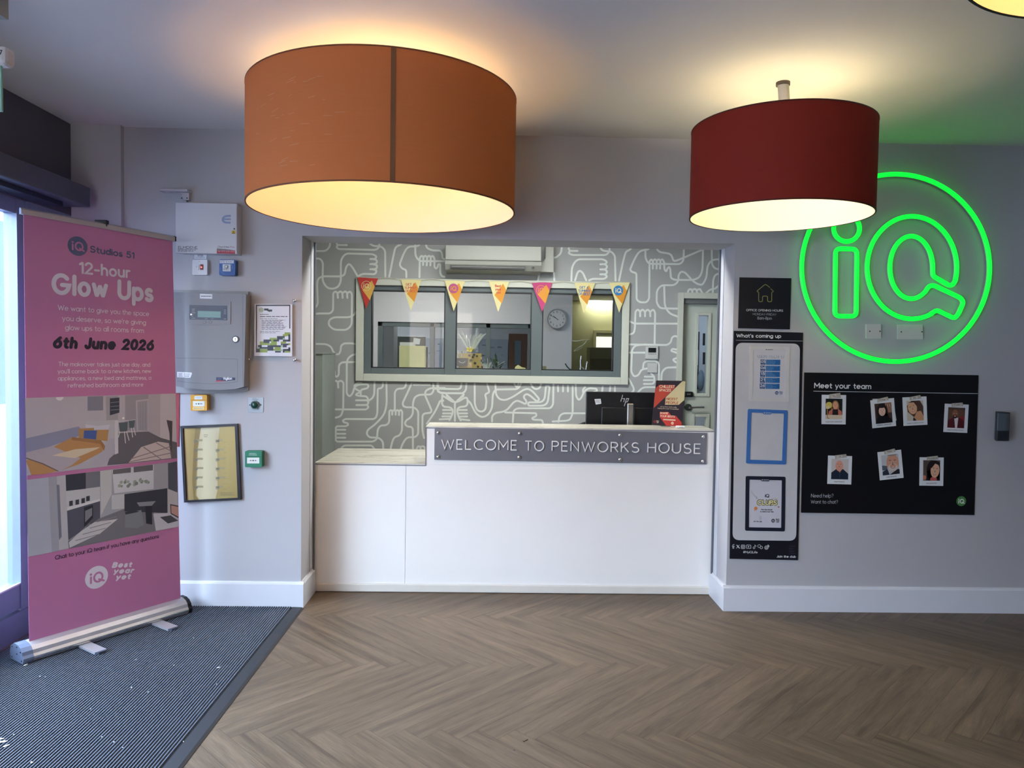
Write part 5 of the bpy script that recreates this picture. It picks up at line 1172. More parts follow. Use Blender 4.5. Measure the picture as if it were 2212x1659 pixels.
text(g, F1, 'Tel. 0370 608 4350', CA(752, 1088), CA(1034, 1094), pmat((232, 190, 196)), .0009)
t.sub(p, 'service_label', g); g = MB(); quad(g, F1, [CA(985, 740), CA(985, 793), CA(1045, 793), CA(1045, 740)], pmat((222, 190, 30)), .0006); quad(g, F1, [CA(990, 788), CA(1040, 788), CA(1015, 746)], dk, .0008); quad(g, F1, [CA(999, 782), CA(1031, 782), CA(1015, 756)], pmat((222, 190, 30)), .0009); g.strip([F1.px(*CA(1018, 760), .0011), F1.px(*CA(1011, 770), .0011), F1.px(*CA(1017, 770), .0011), F1.px(*CA(1012, 781), .0011)], .0008, BACKN, dk, cap=False)
t.sub(p, 'warning_label', g); k = F1.px(*CA(1029, 713)); lk = MB().cyl(k, k+BACKN*.003, .0045, m_chrome, seg=16); lk.disc(k+BACKN*.0032, .002, BACKN, m_black, 10); t.sub(p, 'cam_lock', lk); t.build()
# bracket above it
t = Thing('door_magnet_bracket', 'small white angled bracket fixed above the power supply box', 'bracket'); mbk = mat('bracket_white', (196, 190, 194), .5)
p0, p1 = WALL.px(*CA(-115, 118)), WALL.px(*CA(335, 118)); b = MB().box((p0.x, D-.06, p0.z-.004), (p1.x, D-.001, p0.z+.008), mbk, .002); t.part('arm', b)
x0, x1 = WALL.px(*CA(210, 150)).x, WALL.px(*CA(325, 150)).x; zb = WALL.px(*CA(270, 258)).z
b = MB().prism([Vector((x0-.03, D-.03, p0.z-.005)), Vector((x1, D-.03, p0.z-.005)), Vector((x1, D-.03, zb)), Vector((x0+.012, D-.03, zb)), Vector((x0, D-.03, zb+.03))], (0, .0295, 0), mbk); t.part('plate', b)
for x_ in (208, 295): s = WALL.px(*CA(x_, 230), .03); t.part('screw', MB().cyl(s, s+BACKN*.003, .0035, pmat((70, 64, 70)), seg=12))
t.part('cable', MB().tube([WALL.px(*CA(275, 250), .012), WALL.px(*CA(275, 285), .012)], .005, pmat((100, 100, 104)), 8)); t.build()
# fused switch and its label
t = Thing('fused_switch', 'white fused switch plate with red neon below the power supply box', 'switch'); T3 = .022; SW = WALL.shift(T3)
b = MB(); slab(b, WALL, [CA(340, 1462), CA(585, 1462), CA(590, 1215), CA(343, 1215)], T3, m_white, .008); t.part('plate', b)
b = MB(); slab(b, SW, [CA(398, 1378), CA(448, 1378), CA(448, 1292), CA(400, 1292)], .004, m_white, .003); b.strip([SW.px(*CA(419, 1320), .0045), SW.px(*CA(419, 1342), .0045)], .002, BACKN, dk, cap=False); t.part('rocker', b)
b = MB(); slab(b, SW, [CA(468, 1380), CA(519, 1380), CA(519, 1290), CA(470, 1290)], .003, mat('neon_red', (120, 14, 26), .25), .003); b.disc(SW.px(*CA(494, 1337), .0035), .004, BACKN, mat('indicator_glow', (255, 120, 110), .4, emit=(255, 110, 100), estr=2.0), 12); t.part('indicator', b)
for y_ in (1243, 1424): s = SW.px(*CA(460, y_)); t.part('screw', MB().cyl(s-BACKN*.001, s+BACKN*.0012, .0035, m_steel, seg=10))
t.build()
b = MB(); slab(b, WALL, [CA(375, 1200), CA(572, 1203), CA(574, 1128), CA(378, 1126)], .002, wlab); text(b, WALL.shift(.002), 'FIRE ALARM', CA(430, 1163), CA(522, 1163), dk); text(b, WALL.shift(.002), 'DO NOT SWITCH OFF', CA(395, 1185), CA(548, 1186), dk); rows(b, WALL.shift(.002), *CA(430, 1132), *CA(525, 1146), 1, dk, th=.5); single('switch_label', b, 'small white printed label stuck above the fused switch', 'label')
# blue evacuation key switch
mbl = mat('evac_blue', (34, 84, 152), .35); T4 = .045; SV = WALL.shift(T4)
t = Thing('evacuation_key_switch', 'blue SITE EVAC key switch below the power supply box', 'key switch'); b = MB(); slab(b, WALL, [CA(780, 1470), CA(1040, 1474), CA(1044, 1215), CA(782, 1208)], T4, mbl, .010); b.prism(fillet([SV.px(*CA(780, 1470)), SV.px(*CA(1040, 1474)), SV.px(*CA(1044, 1215)), SV.px(*CA(782, 1208))], .01, 4, True), BACKN*.0005, mbl); p = t.part('housing', b)
g = MB(); li = pmat((96, 138, 190))
g.strip([SV.px(*CA(x, y), .001) for x, y in ((795, 1345), (800, 1390), (825, 1425), (870, 1450))], .002, BACKN, li); g.strip([SV.px(*CA(x, y), .001) for x, y in ((978, 1290), (992, 1315), (995, 1345), (985, 1370))], .003, BACKN, li); t.sub(p, 'moulded_curve', g)
b = MB(); slab(b, SV, [CA(786, 1272), CA(1016, 1274), CA(1018, 1222), CA(788, 1220)], .001, wlab); text(b, SV.shift(.001), 'SITE EVAC', CA(792, 1262), CA(1010, 1264), pmat((48, 84, 130)), top=4.2); t.part('label', b)
b = MB(); slab(b, SV, [CA(836, 1402), CA(966, 1404), CA(966, 1288), CA(836, 1286)], .003, pmat((214, 218, 224)), .002); p = t.part('key_plate', b)
k = SV.px(*CA(901, 1330), .003); t.sub(p, 'key_barrel', MB().cyl(k, k+BACKN*.006, .0095, mat('barrel_steel', (110, 116, 122), .4, metal=.7), seg=20).cyl(k, k+BACKN*.0064, .004, m_steel, seg=14)); g = MB(); text(g, SV, 'RESET', CA(850, 1385), CA(945, 1386), dk, .0036); t.sub(p, 'lettering', g); t.build()

# fire alarm panel
mfp = mat('panel_grey', (126, 128, 134), .45, noise=.01); mfb = mat('panel_back_grey', (148, 150, 152), .5); dep = .10; FP = WALL.shift(dep)
t = Thing('fire_alarm_panel', 'large grey fire alarm control panel with display, partly behind the banner', 'alarm panel')
b = MB(); bp0 = WALL.shift(.018); ol = [CB(-20, 40), CB(1200, 66), CB(1200, 1608), CB(1150, 1630), CB(900, 1655), CB(500, 1662), CB(80, 1650), CB(-20, 1645)]
b.prism([bp0.px(*q) for q in ol], -BACKN*.0175, mfb); t.part('back_plate', b)
ol = [CB(-15, 78), CB(1140, 105), CB(1165, 125), CB(1130, 1555), CB(1000, 1590), CB(800, 1605), CB(500, 1600), CB(250, 1578), CB(85, 1548), CB(40, 1535)]
b = MB(); P_ = [FP.px(*q) for q in ol]; b.prism(P_, -BACKN*(dep-.0182), mfp)
p = t.part('door', b)
g = MB(); ln = pmat((84, 86, 92))
for l_ in ([(90, 1465), (300, 1492), (600, 1508), (850, 1500), (1035, 1475)], [(1032, 1125), (1032, 1475)], [(75, 1105), (560, 1112), (1032, 1125)], [(1115, 105), (1118, 1555)]): g.strip([FP.px(*CB(*q), .0004) for q in l_], .0016, BACKN, ln, cap=False)
t.sub(p, 'flap_outline', g)
b = MB(); slab(b, FP, [CB(215, 580), CB(540, 590), CB(920, 578), CB(925, 225), CB(560, 205), CB(215, 215)], .004, mfp, .004); p = t.part('display_surround', b); FQ = FP.shift(.004)
b = MB(); slab(b, FQ, [CB(282, 505), CB(872, 520), CB(872, 292), CB(282, 280)], .001, mat('display_navy', (56, 72, 92), .15)); quad(b, FQ.shift(.001), [CB(410, 470), CB(770, 480), CB(772, 382), CB(412, 372)], mat('lcd_teal', (112, 154, 152), .2), .0003)
for y_, w_ in ((345, 45), (373, 42), (402, 55), (430, 20), (456, 15), (486, 50)): rect(b, FQ.shift(.001), *CB(322, y_-4), *CB(322+w_, y_+4), pmat((140, 152, 164)), .0003)
for y_ in (360, 388, 414, 496): rect(b, FQ.shift(.001), *CB(820, y_-4), *CB(855, y_+4), pmat((140, 152, 164)), .0003)
for x_ in (525, 620): rect(b, FQ.shift(.001), *CB(x_, 490), *CB(x_+40, 498), pmat((120, 134, 150)), .0003)
b.disc(FQ.px(*CB(310, 428), .0016), .0042, BACKN, mat('led_white', (250, 250, 250), .4, emit=(255, 255, 255), estr=1.2), 12); t.sub(p, 'screen', b)
for x_ in (520, 610): k = FQ.px(*CB(x_, 548)); t.sub(p, 'button', MB().cyl(k, k+BACKN*.002, .0085, mfp, seg=18).ring(k+BACKN*.0022, .007, .0088, BACKN, ln))
k = FP.px(*CB(1005, 815)); b = MB().cyl(k, k+BACKN*.004, .019, mat('lock_ring', (60, 62, 66), .35, metal=.6), seg=28).cyl(k, k+BACKN*.008, .0135, m_steel, seg=24); b.strip([k+BACKN*.0085+Vector((0, 0, .006)), k+BACKN*.0085-Vector((0, 0, .006))], .003, BACKN, m_black); t.part('door_lock', b)
b = MB(); slab(b, FP, [CB(445, 178), CB(638, 184), CB(638, 112), CB(447, 106)], .0012, wlab); rows(b, FP.shift(.0012), *CB(465, 130), *CB(625, 156), 1, pmat((90, 90, 100)), th=.5, rag=0); t.part('label', b)
b = MB(); slab(b, FP, [CB(92, 1405), CB(298, 1415), CB(325, 1350), CB(318, 1332), CB(90, 1322)], .0012, wlab); rows(b, FP.shift(.0012), *CB(110, 1340), *CB(185, 1400), 3, dk, seed=5); rows(b, FP.shift(.0012), *CB(200, 1340), *CB(300, 1405), 4, dk, seed=6); t.part('label', b)
b = MB(); slab(b, FP, [CB(700, 1478), CB(705, 1478), CB(995, 1450), CB(995, 1412), CB(700, 1408)], .0014, pmat((40, 48, 82))); FL = FP.shift(.0014); quad(b, FL, [CB(702, 1456), CB(702, 1478), CB(850, 1462)], pmat((196, 60, 80)), .0003); text(b, FL, 'Vigilon', CB(805, 1446), CB(948, 1446), wlab, .0005, bold=.03); text(b, FL, 'GENT', CB(715, 1446), CB(785, 1446), pmat((110, 118, 150)), .0005); t.part('nameplate', b)
t.build()

# acrylic notice holder with four stand-offs, and the paper notice inside
t = Thing('acrylic_notice_holder', 'clear acrylic notice holder on four steel stand-offs beside the alarm panel', 'notice holder')
b = MB(); slab(b, WALL, [C3(657, 1258), C3(1001, 1262), C3(1003, 824), C3(660, 818)], .026, m_acryl, back=.022); t.part('sheet', b)
for x_, y_ in ((666, 825), (990, 831), (665, 1250), (991, 1254)):
    k = WALL.px(*C3(x_, y_)); t.part('standoff', MB().cyl(k+BACKN*.0005, k+BACKN*.0215, .006, m_chrome, seg=16).lathe([(.009, .0265), (.009, .031), (.006, .034), (0, .0345)], k, m_chrome, 18, BACKN))
t.build()
NB = WALL.shift(.0215); b = MB(); slab(b, WALL, [CB(1292, 1075), CB(1882, 1080), CB(1884, 270), CB(1295, 262)], .0215, pmat((226, 226, 234)), back=.02)
gr, nvy = pmat((136, 158, 70)), pmat((36, 42, 56))
def NR(x0, y0, x1, y1, m): rect(b, NB, *CB(x0, y0), *CB(x1, y1), m, .0005)
NR(1318, 276, 1855, 296, dk); NR(1318, 276, 1335, 1020, dk); NR(1838, 276, 1855, 648, dk)
b.ring(NB.px(*CB(1402, 358), .0006), .0096, .012, BACKN, pmat((86, 108, 70))); iq_mark(b, NB, NB.px(*CB(1402, 358)), .0092, pmat((86, 108, 70)), pmat((206, 216, 190)))
quad(b, NB, [CB(1447, 335), CB(1447, 366), CB(1488, 366), CB(1500, 378), CB(1505, 366), CB(1515, 366), CB(1515, 335)], dk, .0005); quad(b, NB, [CB(1505, 352), CB(1505, 382), CB(1522, 382), CB(1530, 392), CB(1536, 382), CB(1572, 382), CB(1572, 352)], dk, .0006)
rows(b, NB, *CB(1382, 415), *CB(1520, 440), 1, pmat((120, 120, 130)), th=.5, rag=0); rows(b, NB, *CB(1382, 450), *CB(1812, 470), 1, dk, th=.55, rag=0); rows(b, NB, *CB(1382, 482), *CB(1655, 504), 1, pmat((110, 110, 120)), rag=0)
rows(b, NB, *CB(1408, 508), *CB(1798, 668), 11, dk, th=.42, rag=.22, seed=4); rows(b, NB, *CB(1382, 680), *CB(1705, 724), 2, pmat((90, 90, 104)), rag=.3)
green_ = [(1766, 706, 1855, 740), (1738, 735, 1825, 770), (1535, 792, 1645, 910), (1380, 848, 1530, 905), (1590, 908, 1708, 992), (1380, 965, 1500, 1020), (1708, 850, 1790, 880), (1768, 998, 1855, 1022), (1825, 875, 1855, 905)]
navy_ = [(1825, 738, 1855, 850), (1648, 765, 1768, 820), (1590, 820, 1680, 848), (1740, 820, 1855, 850), (1437, 818, 1555, 872), (1350, 905, 1410, 960), (1350, 935, 1500, 962), (1500, 908, 1590, 992), (1590, 908, 1710, 935), (1710, 880, 1735, 905), (1738, 882, 1825, 940), (1618, 996, 1708, 1022), (1335, 962, 1380, 1018), (1740, 965, 1855, 996), (1825, 940, 1855, 998), (1738, 996, 1766, 1022)]
white_ = [(1798, 765, 1825, 792), (1645, 850, 1706, 908), (1530, 848, 1557, 876), (1466, 905, 1494, 935), (1798, 852, 1825, 880), (1590, 938, 1614, 964), (1800, 908, 1855, 938), (1735, 942, 1795, 966)]
for q in green_: NR(*q, gr)
for q in navy_: rect(b, NB, *CB(q[0], q[1]), *CB(q[2], q[3]), nvy, .0006)
for q in white_: rect(b, NB, *CB(q[0], q[1]), *CB(q[2], q[3]), pmat((226, 226, 234)), .0007)
for x_, y_ in ((1362, 948), (1720, 920), (1752, 806), (1720, 985)): rect(b, NB, *CB(x_-14, y_-14), *CB(x_+14, y_+14), pmat((150, 186, 156)), .0008)
single('paper_notice', b, 'white paper notice with green and navy blocks inside the acrylic holder', 'notice')

def call_point(name, label, cat, box, dep, rgb, win, lab, ink_top=None, lower=None):
    m = mat('call_point_%d' % rgb[0], rgb, .4); t = Thing(name, label, cat); CP = WALL.shift(dep)
    x0, y0, x1, y1 = box; b = MB(); slab(b, WALL, [(x0, y1), (x1, y1), (x1, y0), (x0, y0)], dep, m, .006); p = t.part('housing', b)
    w = (win[0], win[1], win[2], win[3]); b = MB(); slab(b, CP, [(w[0], w[3]), (w[2], w[3]), (w[2], w[1]), (w[0], w[1])], .002, pmat((222, 222, 216)), .001); e = t.part('push_window', b); CW = CP.shift(.002)
    g = MB(); cy = (w[1]+w[3])/2; cx = (w[0]+w[2])/2; g.disc(CW.px(cx, cy, .0004), .0042, BACKN, dk, 14)
    for s in (-1, 1):
        g.strip([CW.px(cx+s*8.2, cy, .0004), CW.px(cx+s*4.6, cy, .0004)], .0022, BACKN, dk, cap=False); g.poly([CW.px(cx+s*3.0, cy, .0005), CW.px(cx+s*5.4, cy-1.7, .0005), CW.px(cx+s*5.4, cy+1.7, .0005)], dk)
    t.sub(e, 'printed_arrows', g)
    g = MB(); g.strip([CP.px(x0+.8, w[1]-2.2, .0004), CP.px(x1-.8, w[1]-2.2, .0004)], .002, BACKN, mat('call_point_line_%d' % rgb[0], tuple(int(v*.6) for v in rgb), .6), cap=False); t.sub(p, 'lid_seam', g)
    if ink_top:
        b = MB(); text(b, CP, ink_top[0], (w[0]+5, y0+6.4), (w[2]-6, y0+6.4), pmat((220, 226, 220)), .0005); text(b, CP, ink_top[1], (w[0]+4, y0+9.4), (w[2]-5, y0+9.4), pmat((220, 226, 220)), .0005); t.part('lettering', b)
    if lab:
        b = MB(); slab(b, CP, [(lab[0], lab[3]), (lab[2], lab[3]), (lab[2], lab[1]), (lab[0], lab[1])], .001, wlab); rows(b, CP.shift(.001), lab[0]+2, lab[1]+1.5, lab[2]-2, lab[3]-1.5, 2, pmat((120, 124, 134)), rag=.1); t.part('label', b)
    if lower:
        b = MB(); slab(b, CP, [(lower[0], lower[3]), (lower[2], lower[3]), (lower[2], lower[1]), (lower[0], lower[1])], .0012, pmat((226, 206, 150)), .001); rows(b, CP.shift(.0012), lower[0]+2, lower[1]+.8, lower[2]-2, lower[3]-.8, 1, pmat((170, 130, 60)), rag=.05); t.part('label', b)
    t.build()
call_point('yellow_call_point', 'yellow manual call point below the fire alarm panel', 'call point', (*C3(238, 1503), *C3(355, 1616)), .045, (222, 160, 40), (*C3(255, 1548), *C3(338, 1586)), (*C3(266, 1512), *C3(321, 1535)), lower=(*C3(253, 1592), *C3(334, 1608)))
call_point('green_call_point', 'green emergency door release beside the framed plan', 'call point', (*C4(604, 493), *C4(719, 604)), .045, (22, 116, 84), (*C4(618, 538), *C4(702, 578)), None, ink_top=('EMERGENCY', 'DOOR RELEASE'))
# exit button plate
t = Thing('push_button_plate', 'steel plate with green domed push button right of the yellow call point', 'button'); b = MB(); slab(b, WALL, [C3(650, 1627), C3(759, 1629), C3(760, 1522), C3(651, 1520)], .004, mat('plate_steel', (142, 148, 152), .4, metal=.5), .004); p = t.part('plate', b); BQ = WALL.shift(.004)
k = BQ.px(*C3(701, 1574)); t.part('green_button', MB().cyl(k, k+BACKN*.012, .0225, mat('button_ring', (60, 76, 74), .3, metal=.5), seg=28).ball(k+BACKN*.012, .019, mat('button_green', (24, 66, 56), .2), 20, 10, (1, .55, 1)))
for x_ in (663, 741): k = BQ.px(*C3(x_, 1575)); t.part('screw', MB().cyl(k, k+BACKN*.0012, .004, pmat((40, 44, 46)), seg=10))
g = MB(); text(g, BQ, 'PUSH', C3(682, 1543), C3(722, 1543), pmat((90, 98, 100))); text(g, BQ, 'TO EXIT', C3(676, 1612), C3(732, 1612), pmat((90, 98, 100))); t.sub(p, 'lettering', g); t.build()
# framed plan
t = Thing('framed_plan', 'black framed gold tinted floor plan hanging slightly crooked on the left pier', 'picture'); fr = [C4(157, 321), C4(550, 305), C4(575, 829), C4(183, 848)]; inn = [C4(174, 337), C4(533, 322), C4(553, 815), C4(199, 833)]
b = MB(); F5 = WALL.shift(.02); o_ = [F5.px(*q) for q in fr]; i_ = [F5.px(*q) for q in inn]
vs = o_+i_+[v-BACKN*.0195 for v in o_]+[v-BACKN*.008 for v in i_]
b.add(vs, [[k, (k+1) % 4, 4+(k+1) % 4, 4+k] for k in range(4)]+[[k, 8+k, 8+(k+1) % 4, (k+1) % 4] for k in range(4)]+[[4+k, 4+(k+1) % 4, 12+(k+1) % 4, 12+k] for k in range(4)], mat('frame_black', (22, 24, 28), .35)); t.part('frame', b)
m_gold = mat('gold_foil_print', (166, 146, 92), .35, metal=.3, noise=.06, scale=3, stretch=(6, 1, .4))
F6 = WALL.shift(.011); b = MB(); b.poly([F6.px(*q) for q in (inn[0], inn[3], inn[2], inn[1])], m_gold)
cg = [pmat((198, 186, 152), .35), pmat((138, 118, 66), .35), pmat((120, 112, 92), .4)]
quad(b, F6, [C4(262, 335), C4(300, 332), C4(275, 480), C4(268, 640), C4(262, 800), C4(285, 828), C4(250, 830), C4(240, 700), C4(250, 480)], cg[1], .0004)
quad(b, F6, [C4(300, 332), C4(430, 328), C4(412, 480), C4(415, 760), C4(400, 824), C4(290, 828), C4(270, 800), C4(280, 480)], cg[0], .0003)
rd = random.Random(5)
for xx in (270, 420):
    for k in range(6):
        y_ = 415+64*k
        b.strip([F6.px(*C4(xx-8+22*math.cos(a_)*.5, y_+24*math.sin(a_)), .0006) for a_ in [math.pi*(.2+j*.16) for j in range(6)]], .002, BACKN, cg[2])
        rect(b, F6, *C4(xx-14, y_), *C4(xx+8, y_+16), cg[2], .0006)
        rect(b, F6, *C4(xx-2, y_-4), *C4(xx+30+rd.random()*18, y_+10), pmat((150, 138, 104), .4), .0005)
for y_ in range(430, 760, 36): b.strip([F6.px(*C4(455, y_), .0006), F6.px(*C4(470+rd.random()*20, y_), .0006)], .001, BACKN, cg[2], cap=False)
rows(b, F6, *C4(435, 775), *C4(535, 800), 3, cg[2]); rows(b, F6, *C4(320, 375), *C4(350, 400), 2, cg[2])
t.part('print', b); gl = MB(); gp = WALL.shift(.0135); gl.poly([gp.px(*q) for q in (inn[0], inn[3], inn[2], inn[1])], glass_mat('picture_glass', (.98, .97, .94), .012)); t.part('glass', gl); t.build()
# red sign edge behind the banner
b = MB(); slab(b, WALL, [(372, 965), (386.5, 965), (387.5, 849), (372, 849)], .004, pmat((140, 30, 38)), .001); single('red_sign', b, 'dark red sign edge showing between the banner and the left pier', 'sign')

# exit sign and ceiling fitting cut off at the left edge
c = at(12, 115, 2.35); t = Thing('exit_sign', 'white exit sign with green panel, cut off at the left picture edge', 'exit sign')
zt, zb_ = at(5, 97, 2.35).z, at(5, 137, 2.35).z
t.part('housing', MB().box((c.x-.36, 2.35, zb_), (c.x, 2.40, zt), mat('sign_white', (214, 206, 200), .5), .012))
t.part('panel', MB().box((c.x-.34, 2.368, at(2, 240, 2.368).z), (at(3, 200, 2.368).x, 2.376, zb_), mat('sign_green', (140, 186, 164), .4)))
g = MB(); ep = PL((0, 2.35, 0), (0, -1, 0)); g.strip([ep.px(*q, .0005) for q in ((-6, 108), (4, 109), (1, 117))], .003, BACKN, dk); t.part('lettering', g)
t.part('hanger', MB().cyl((c.x-.1, 2.375, zt), (c.x-.1, 2.375, ZC), .006, m_white).cyl((c.x-.28, 2.375, zt), (c.x-.28, 2.375, ZC), .006, m_white)); t.build()
c = at(20, 44, 2.62); t = Thing('ceiling_fitting', 'corner of a white ceiling fitting in the top left picture corner', 'ceiling fitting')
t.part('housing', MB().box((c.x-.3, 2.3, c.z), (c.x, 2.62, ZC-.012), m_ac, .004)); t.part('base', MB().box((c.x-.32, 2.28, ZC-.0115), (c.x+.02, 2.64, ZC-.0005), m_ac, .002)); k = at(2, 42, 2.6); t.part('sensor_eye', MB().ball((c.x-.05, 2.55, c.z-.002), .008, m_chrome, 12, 8)); t.build()
# ------------------------------------------------------------------ right wall: signs and boards
m_navy = mat('board_navy', (17, 19, 30), .4, noise=.02); m_ink = pmat((226, 228, 230)); wd2 = pmat((186, 190, 196))
# office hours plaque
t = Thing('opening_hours_sign', 'black square sign with house outline reading OFFICE OPENING HOURS', 'sign'); T_ = .008
b = MB(); slab(b, WALL, [(1595, 709), (1706, 711.5), (1709.5, 601), (1598, 599)], T_, m_navy); p = t.part('plate', b); Q1 = WALL.shift(T_)
CS = lambda x, y: (1560+x/2.5523, 580+y/2.5523)
g = MB(); go = mat('emblem_gold', (150, 146, 84), .4)
hs = [(238, 184), (200, 184), (200, 130), (192, 126), (238, 86), (262, 105)]
g.strip(fillet([Q1.px(*CS(*q), .0005) for q in [(262, 104), (238, 86), (190, 126), (201, 130), (201, 183), (222, 183), (222, 152), (250, 152), (250, 183), (273, 183), (273, 131), (284, 127), (268, 112)]], .008, 3), .0042, BACKN, go); t.sub(p, 'house_emblem', g)
g = MB(); text(g, Q1, 'OFFICE OPENING HOURS', CS(132, 235), CS(336, 238.5), m_ink, top=4.7, bold=.012); text(g, Q1, 'MONDAY-FRIDAY', CS(168, 257.5), CS(299, 260), wd2, top=4.7, bold=-.008); text(g, Q1, '8am-8pm', CS(193, 281), CS(273, 282.5), wd2, bold=-.004); t.sub(p, 'lettering', g); t.build()

# what's coming up board
t = Thing('events_board', "tall navy board headed What's coming up holding three poster frames", 'notice board'); T_ = .008
b = MB(); slab(b, WALL, [(1576.5, 1207), (1723.5, 1210), (1735, 718.5), (1585.5, 714.5)], T_, m_navy); p = t.part('board', b); Q2 = WALL.shift(T_)
U1 = lambda x, y: (1570+x/9.217, 700+y/9.217)
U2 = lambda x, y: (1570+x/7.9, 1010+y/7.9)
g = MB(); ol = [Q2.px(*q, .0004) for q in (U2(97, 1238), U2(1183, 1250), U1(1458, 390), U1(178, 372))]; g.poly(fillet(ol, .042, 8, True), mat('board_white_field', (196, 197, 200), .4)); t.sub(p, 'white_field', g)
g = MB(); text(g, Q2, "What's coming up", U1(187, 268), U1(1082, 278), m_ink, top=8.3, bold=.03); g.strip([Q2.px(*U1(180, 322), .0005), Q2.px(*U1(1512, 338), .0005)], .0022, BACKN, wd2, cap=False)
text(g, Q2, '#MyiQLife', U2(278, 1460), U2(523, 1464), m_ink, bold=.006, top=5); text(g, Q2, 'Join the club', U2(850, 1536), U2(1176, 1540), m_ink, bold=.03, top=5.2)
for i_, (s_, x1_) in enumerate((('Gamers', 1168), ('Book', 1130), ('Supper', 1160), ('Chinese', 1172))): text(g, Q2, s_, U2(1064, 1352+41*i_), U2(x1_, 1353+41*i_), pmat((70, 74, 88)), bold=-.005)
t.sub(p, 'lettering', g)
ic = MB(); iw = .0022
def icl(*runs, w=iw):
    for r in runs: ic.strip([Q2.px(*U2(*q), .0006) for q in r], w, BACKN, m_ink)
cir = lambda x, y, r, a0=0, a1=360, n=18: [(x+r*math.cos(math.radians(a0+(a1-a0)*k/n)), y+r*math.sin(math.radians(a0+(a1-a0)*k/n))) for k in range(n+1)]
icl([(128, 1312), (112, 1312), (102, 1322), (102, 1378), (118, 1378), (118, 1350), (128, 1340)], [(90, 1342), (126, 1342)])
icl([(165, 1322), (212, 1376)], [(212, 1322), (165, 1376)], [(174, 1322), (220, 1376)])
icl([(252, 1322), (300, 1322), (306, 1330), (306, 1374), (300, 1382), (252, 1382), (246, 1374), (246, 1330), (252, 1322)], cir(276, 1351, 15))
icl([(340, 1322), (404, 1324), (410, 1332), (410, 1372), (404, 1380), (340, 1378), (334, 1370), (334, 1330), (340, 1322)]); ic.poly([Q2.px(*U2(*q), .0006) for q in ((362, 1338), (362, 1364), (386, 1351))], m_ink)
icl([(478, 1318), (480, 1366)]+cir(464, 1368, 16, 0, 270, 12), [(478, 1318), (488, 1336), (504, 1340)])
icl(cir(552, 1340, 25), cir(588, 1364, 22), w=.0018); icl(cir(676, 1366, 30, 0, 360)); icl(cir(678, 1368, 13), cir(690, 1350, 32, -75, 5, 8), cir(690, 1350, 20, -70, 0, 6))
t.sub(p, 'social_icons', ic); t.build()

def poster_frame(label, pts, inner, m, tabink):
    t = Thing('poster_holder', label, 'poster frame', 'magnetic poster frames on the events board'); dp = .004; QF = Q2.shift(dp)
    b = MB(); o_ = fillet([QF.px(*q) for q in pts], .009, 5, True); i_ = fillet([QF.px(*q) for q in inner], .004, 5, True); n_ = len(o_)
    vs = o_+i_+[v-BACKN*(dp-.0006) for v in o_]+[v-BACKN*(dp-.0006) for v in i_]
    fs = [[k, (k+1) % n_, n_+(k+1) % n_, n_+k] for k in range(n_)]+[[k, 2*n_+k, 2*n_+(k+1) % n_, (k+1) % n_] for k in range(n_)]+[[n_+k, n_+(k+1) % n_, 3*n_+(k+1) % n_, 3*n_+k] for k in range(n_)]
    b.add(vs, fs, m); t.part('border', b)
    mx = (inner[2][0]+inner[3][0])/2-1; my = (inner[2][1]+inner[3][1])/2
    b = MB(); slab(b, QF, [(mx-8, my+2.6), (mx+8, my+2.8), (mx+10, my-1.2), (mx-10, my-1.4)], .0006, m, .002); b.disc(QF.px(mx-6.5, my-.2, .0009), .003, BACKN, tabink, 12); rows(b, QF.shift(.0006), mx-4, my-1.2, mx+8, my+1.0, 1, tabink, th=.5, rag=0); t.part('maker_tab', b); t.build()
def tr(M, pts): return [M(*q) for q in pts]
m_fw = mat('frame_white', (206, 206, 204), .4); m_fb = mat('frame_blue', (60, 110, 176), .4); m_fn = mat('frame_navy', (26, 30, 46), .4)
V3 = lambda x, y: (1560+x/2.5523, 580+y/2.5523)
poster_frame('white poster frame at the top of the events board', tr(U1, [(442, 1535), (1240, 1552), (1258, 455), (455, 438)]), tr(U1, [(512, 1462), (1165, 1475), (1180, 518), (528, 505)]), m_fw, dk)
poster_frame('empty blue poster frame in the middle of the events board', tr(V3, [(132, 1075), (352, 1081), (363, 782), (142, 774)]), tr(V3, [(153, 1054), (331, 1060), (341, 800), (162, 794)]), m_fb, m_ink)
poster_frame('navy poster frame at the bottom of the events board', tr(U2, [(314, 1078), (990, 1090), (1003, 158), (325, 145)]), tr(U2, [(376, 1020), (930, 1030), (942, 218), (386, 206)]), m_fn, m_ink)
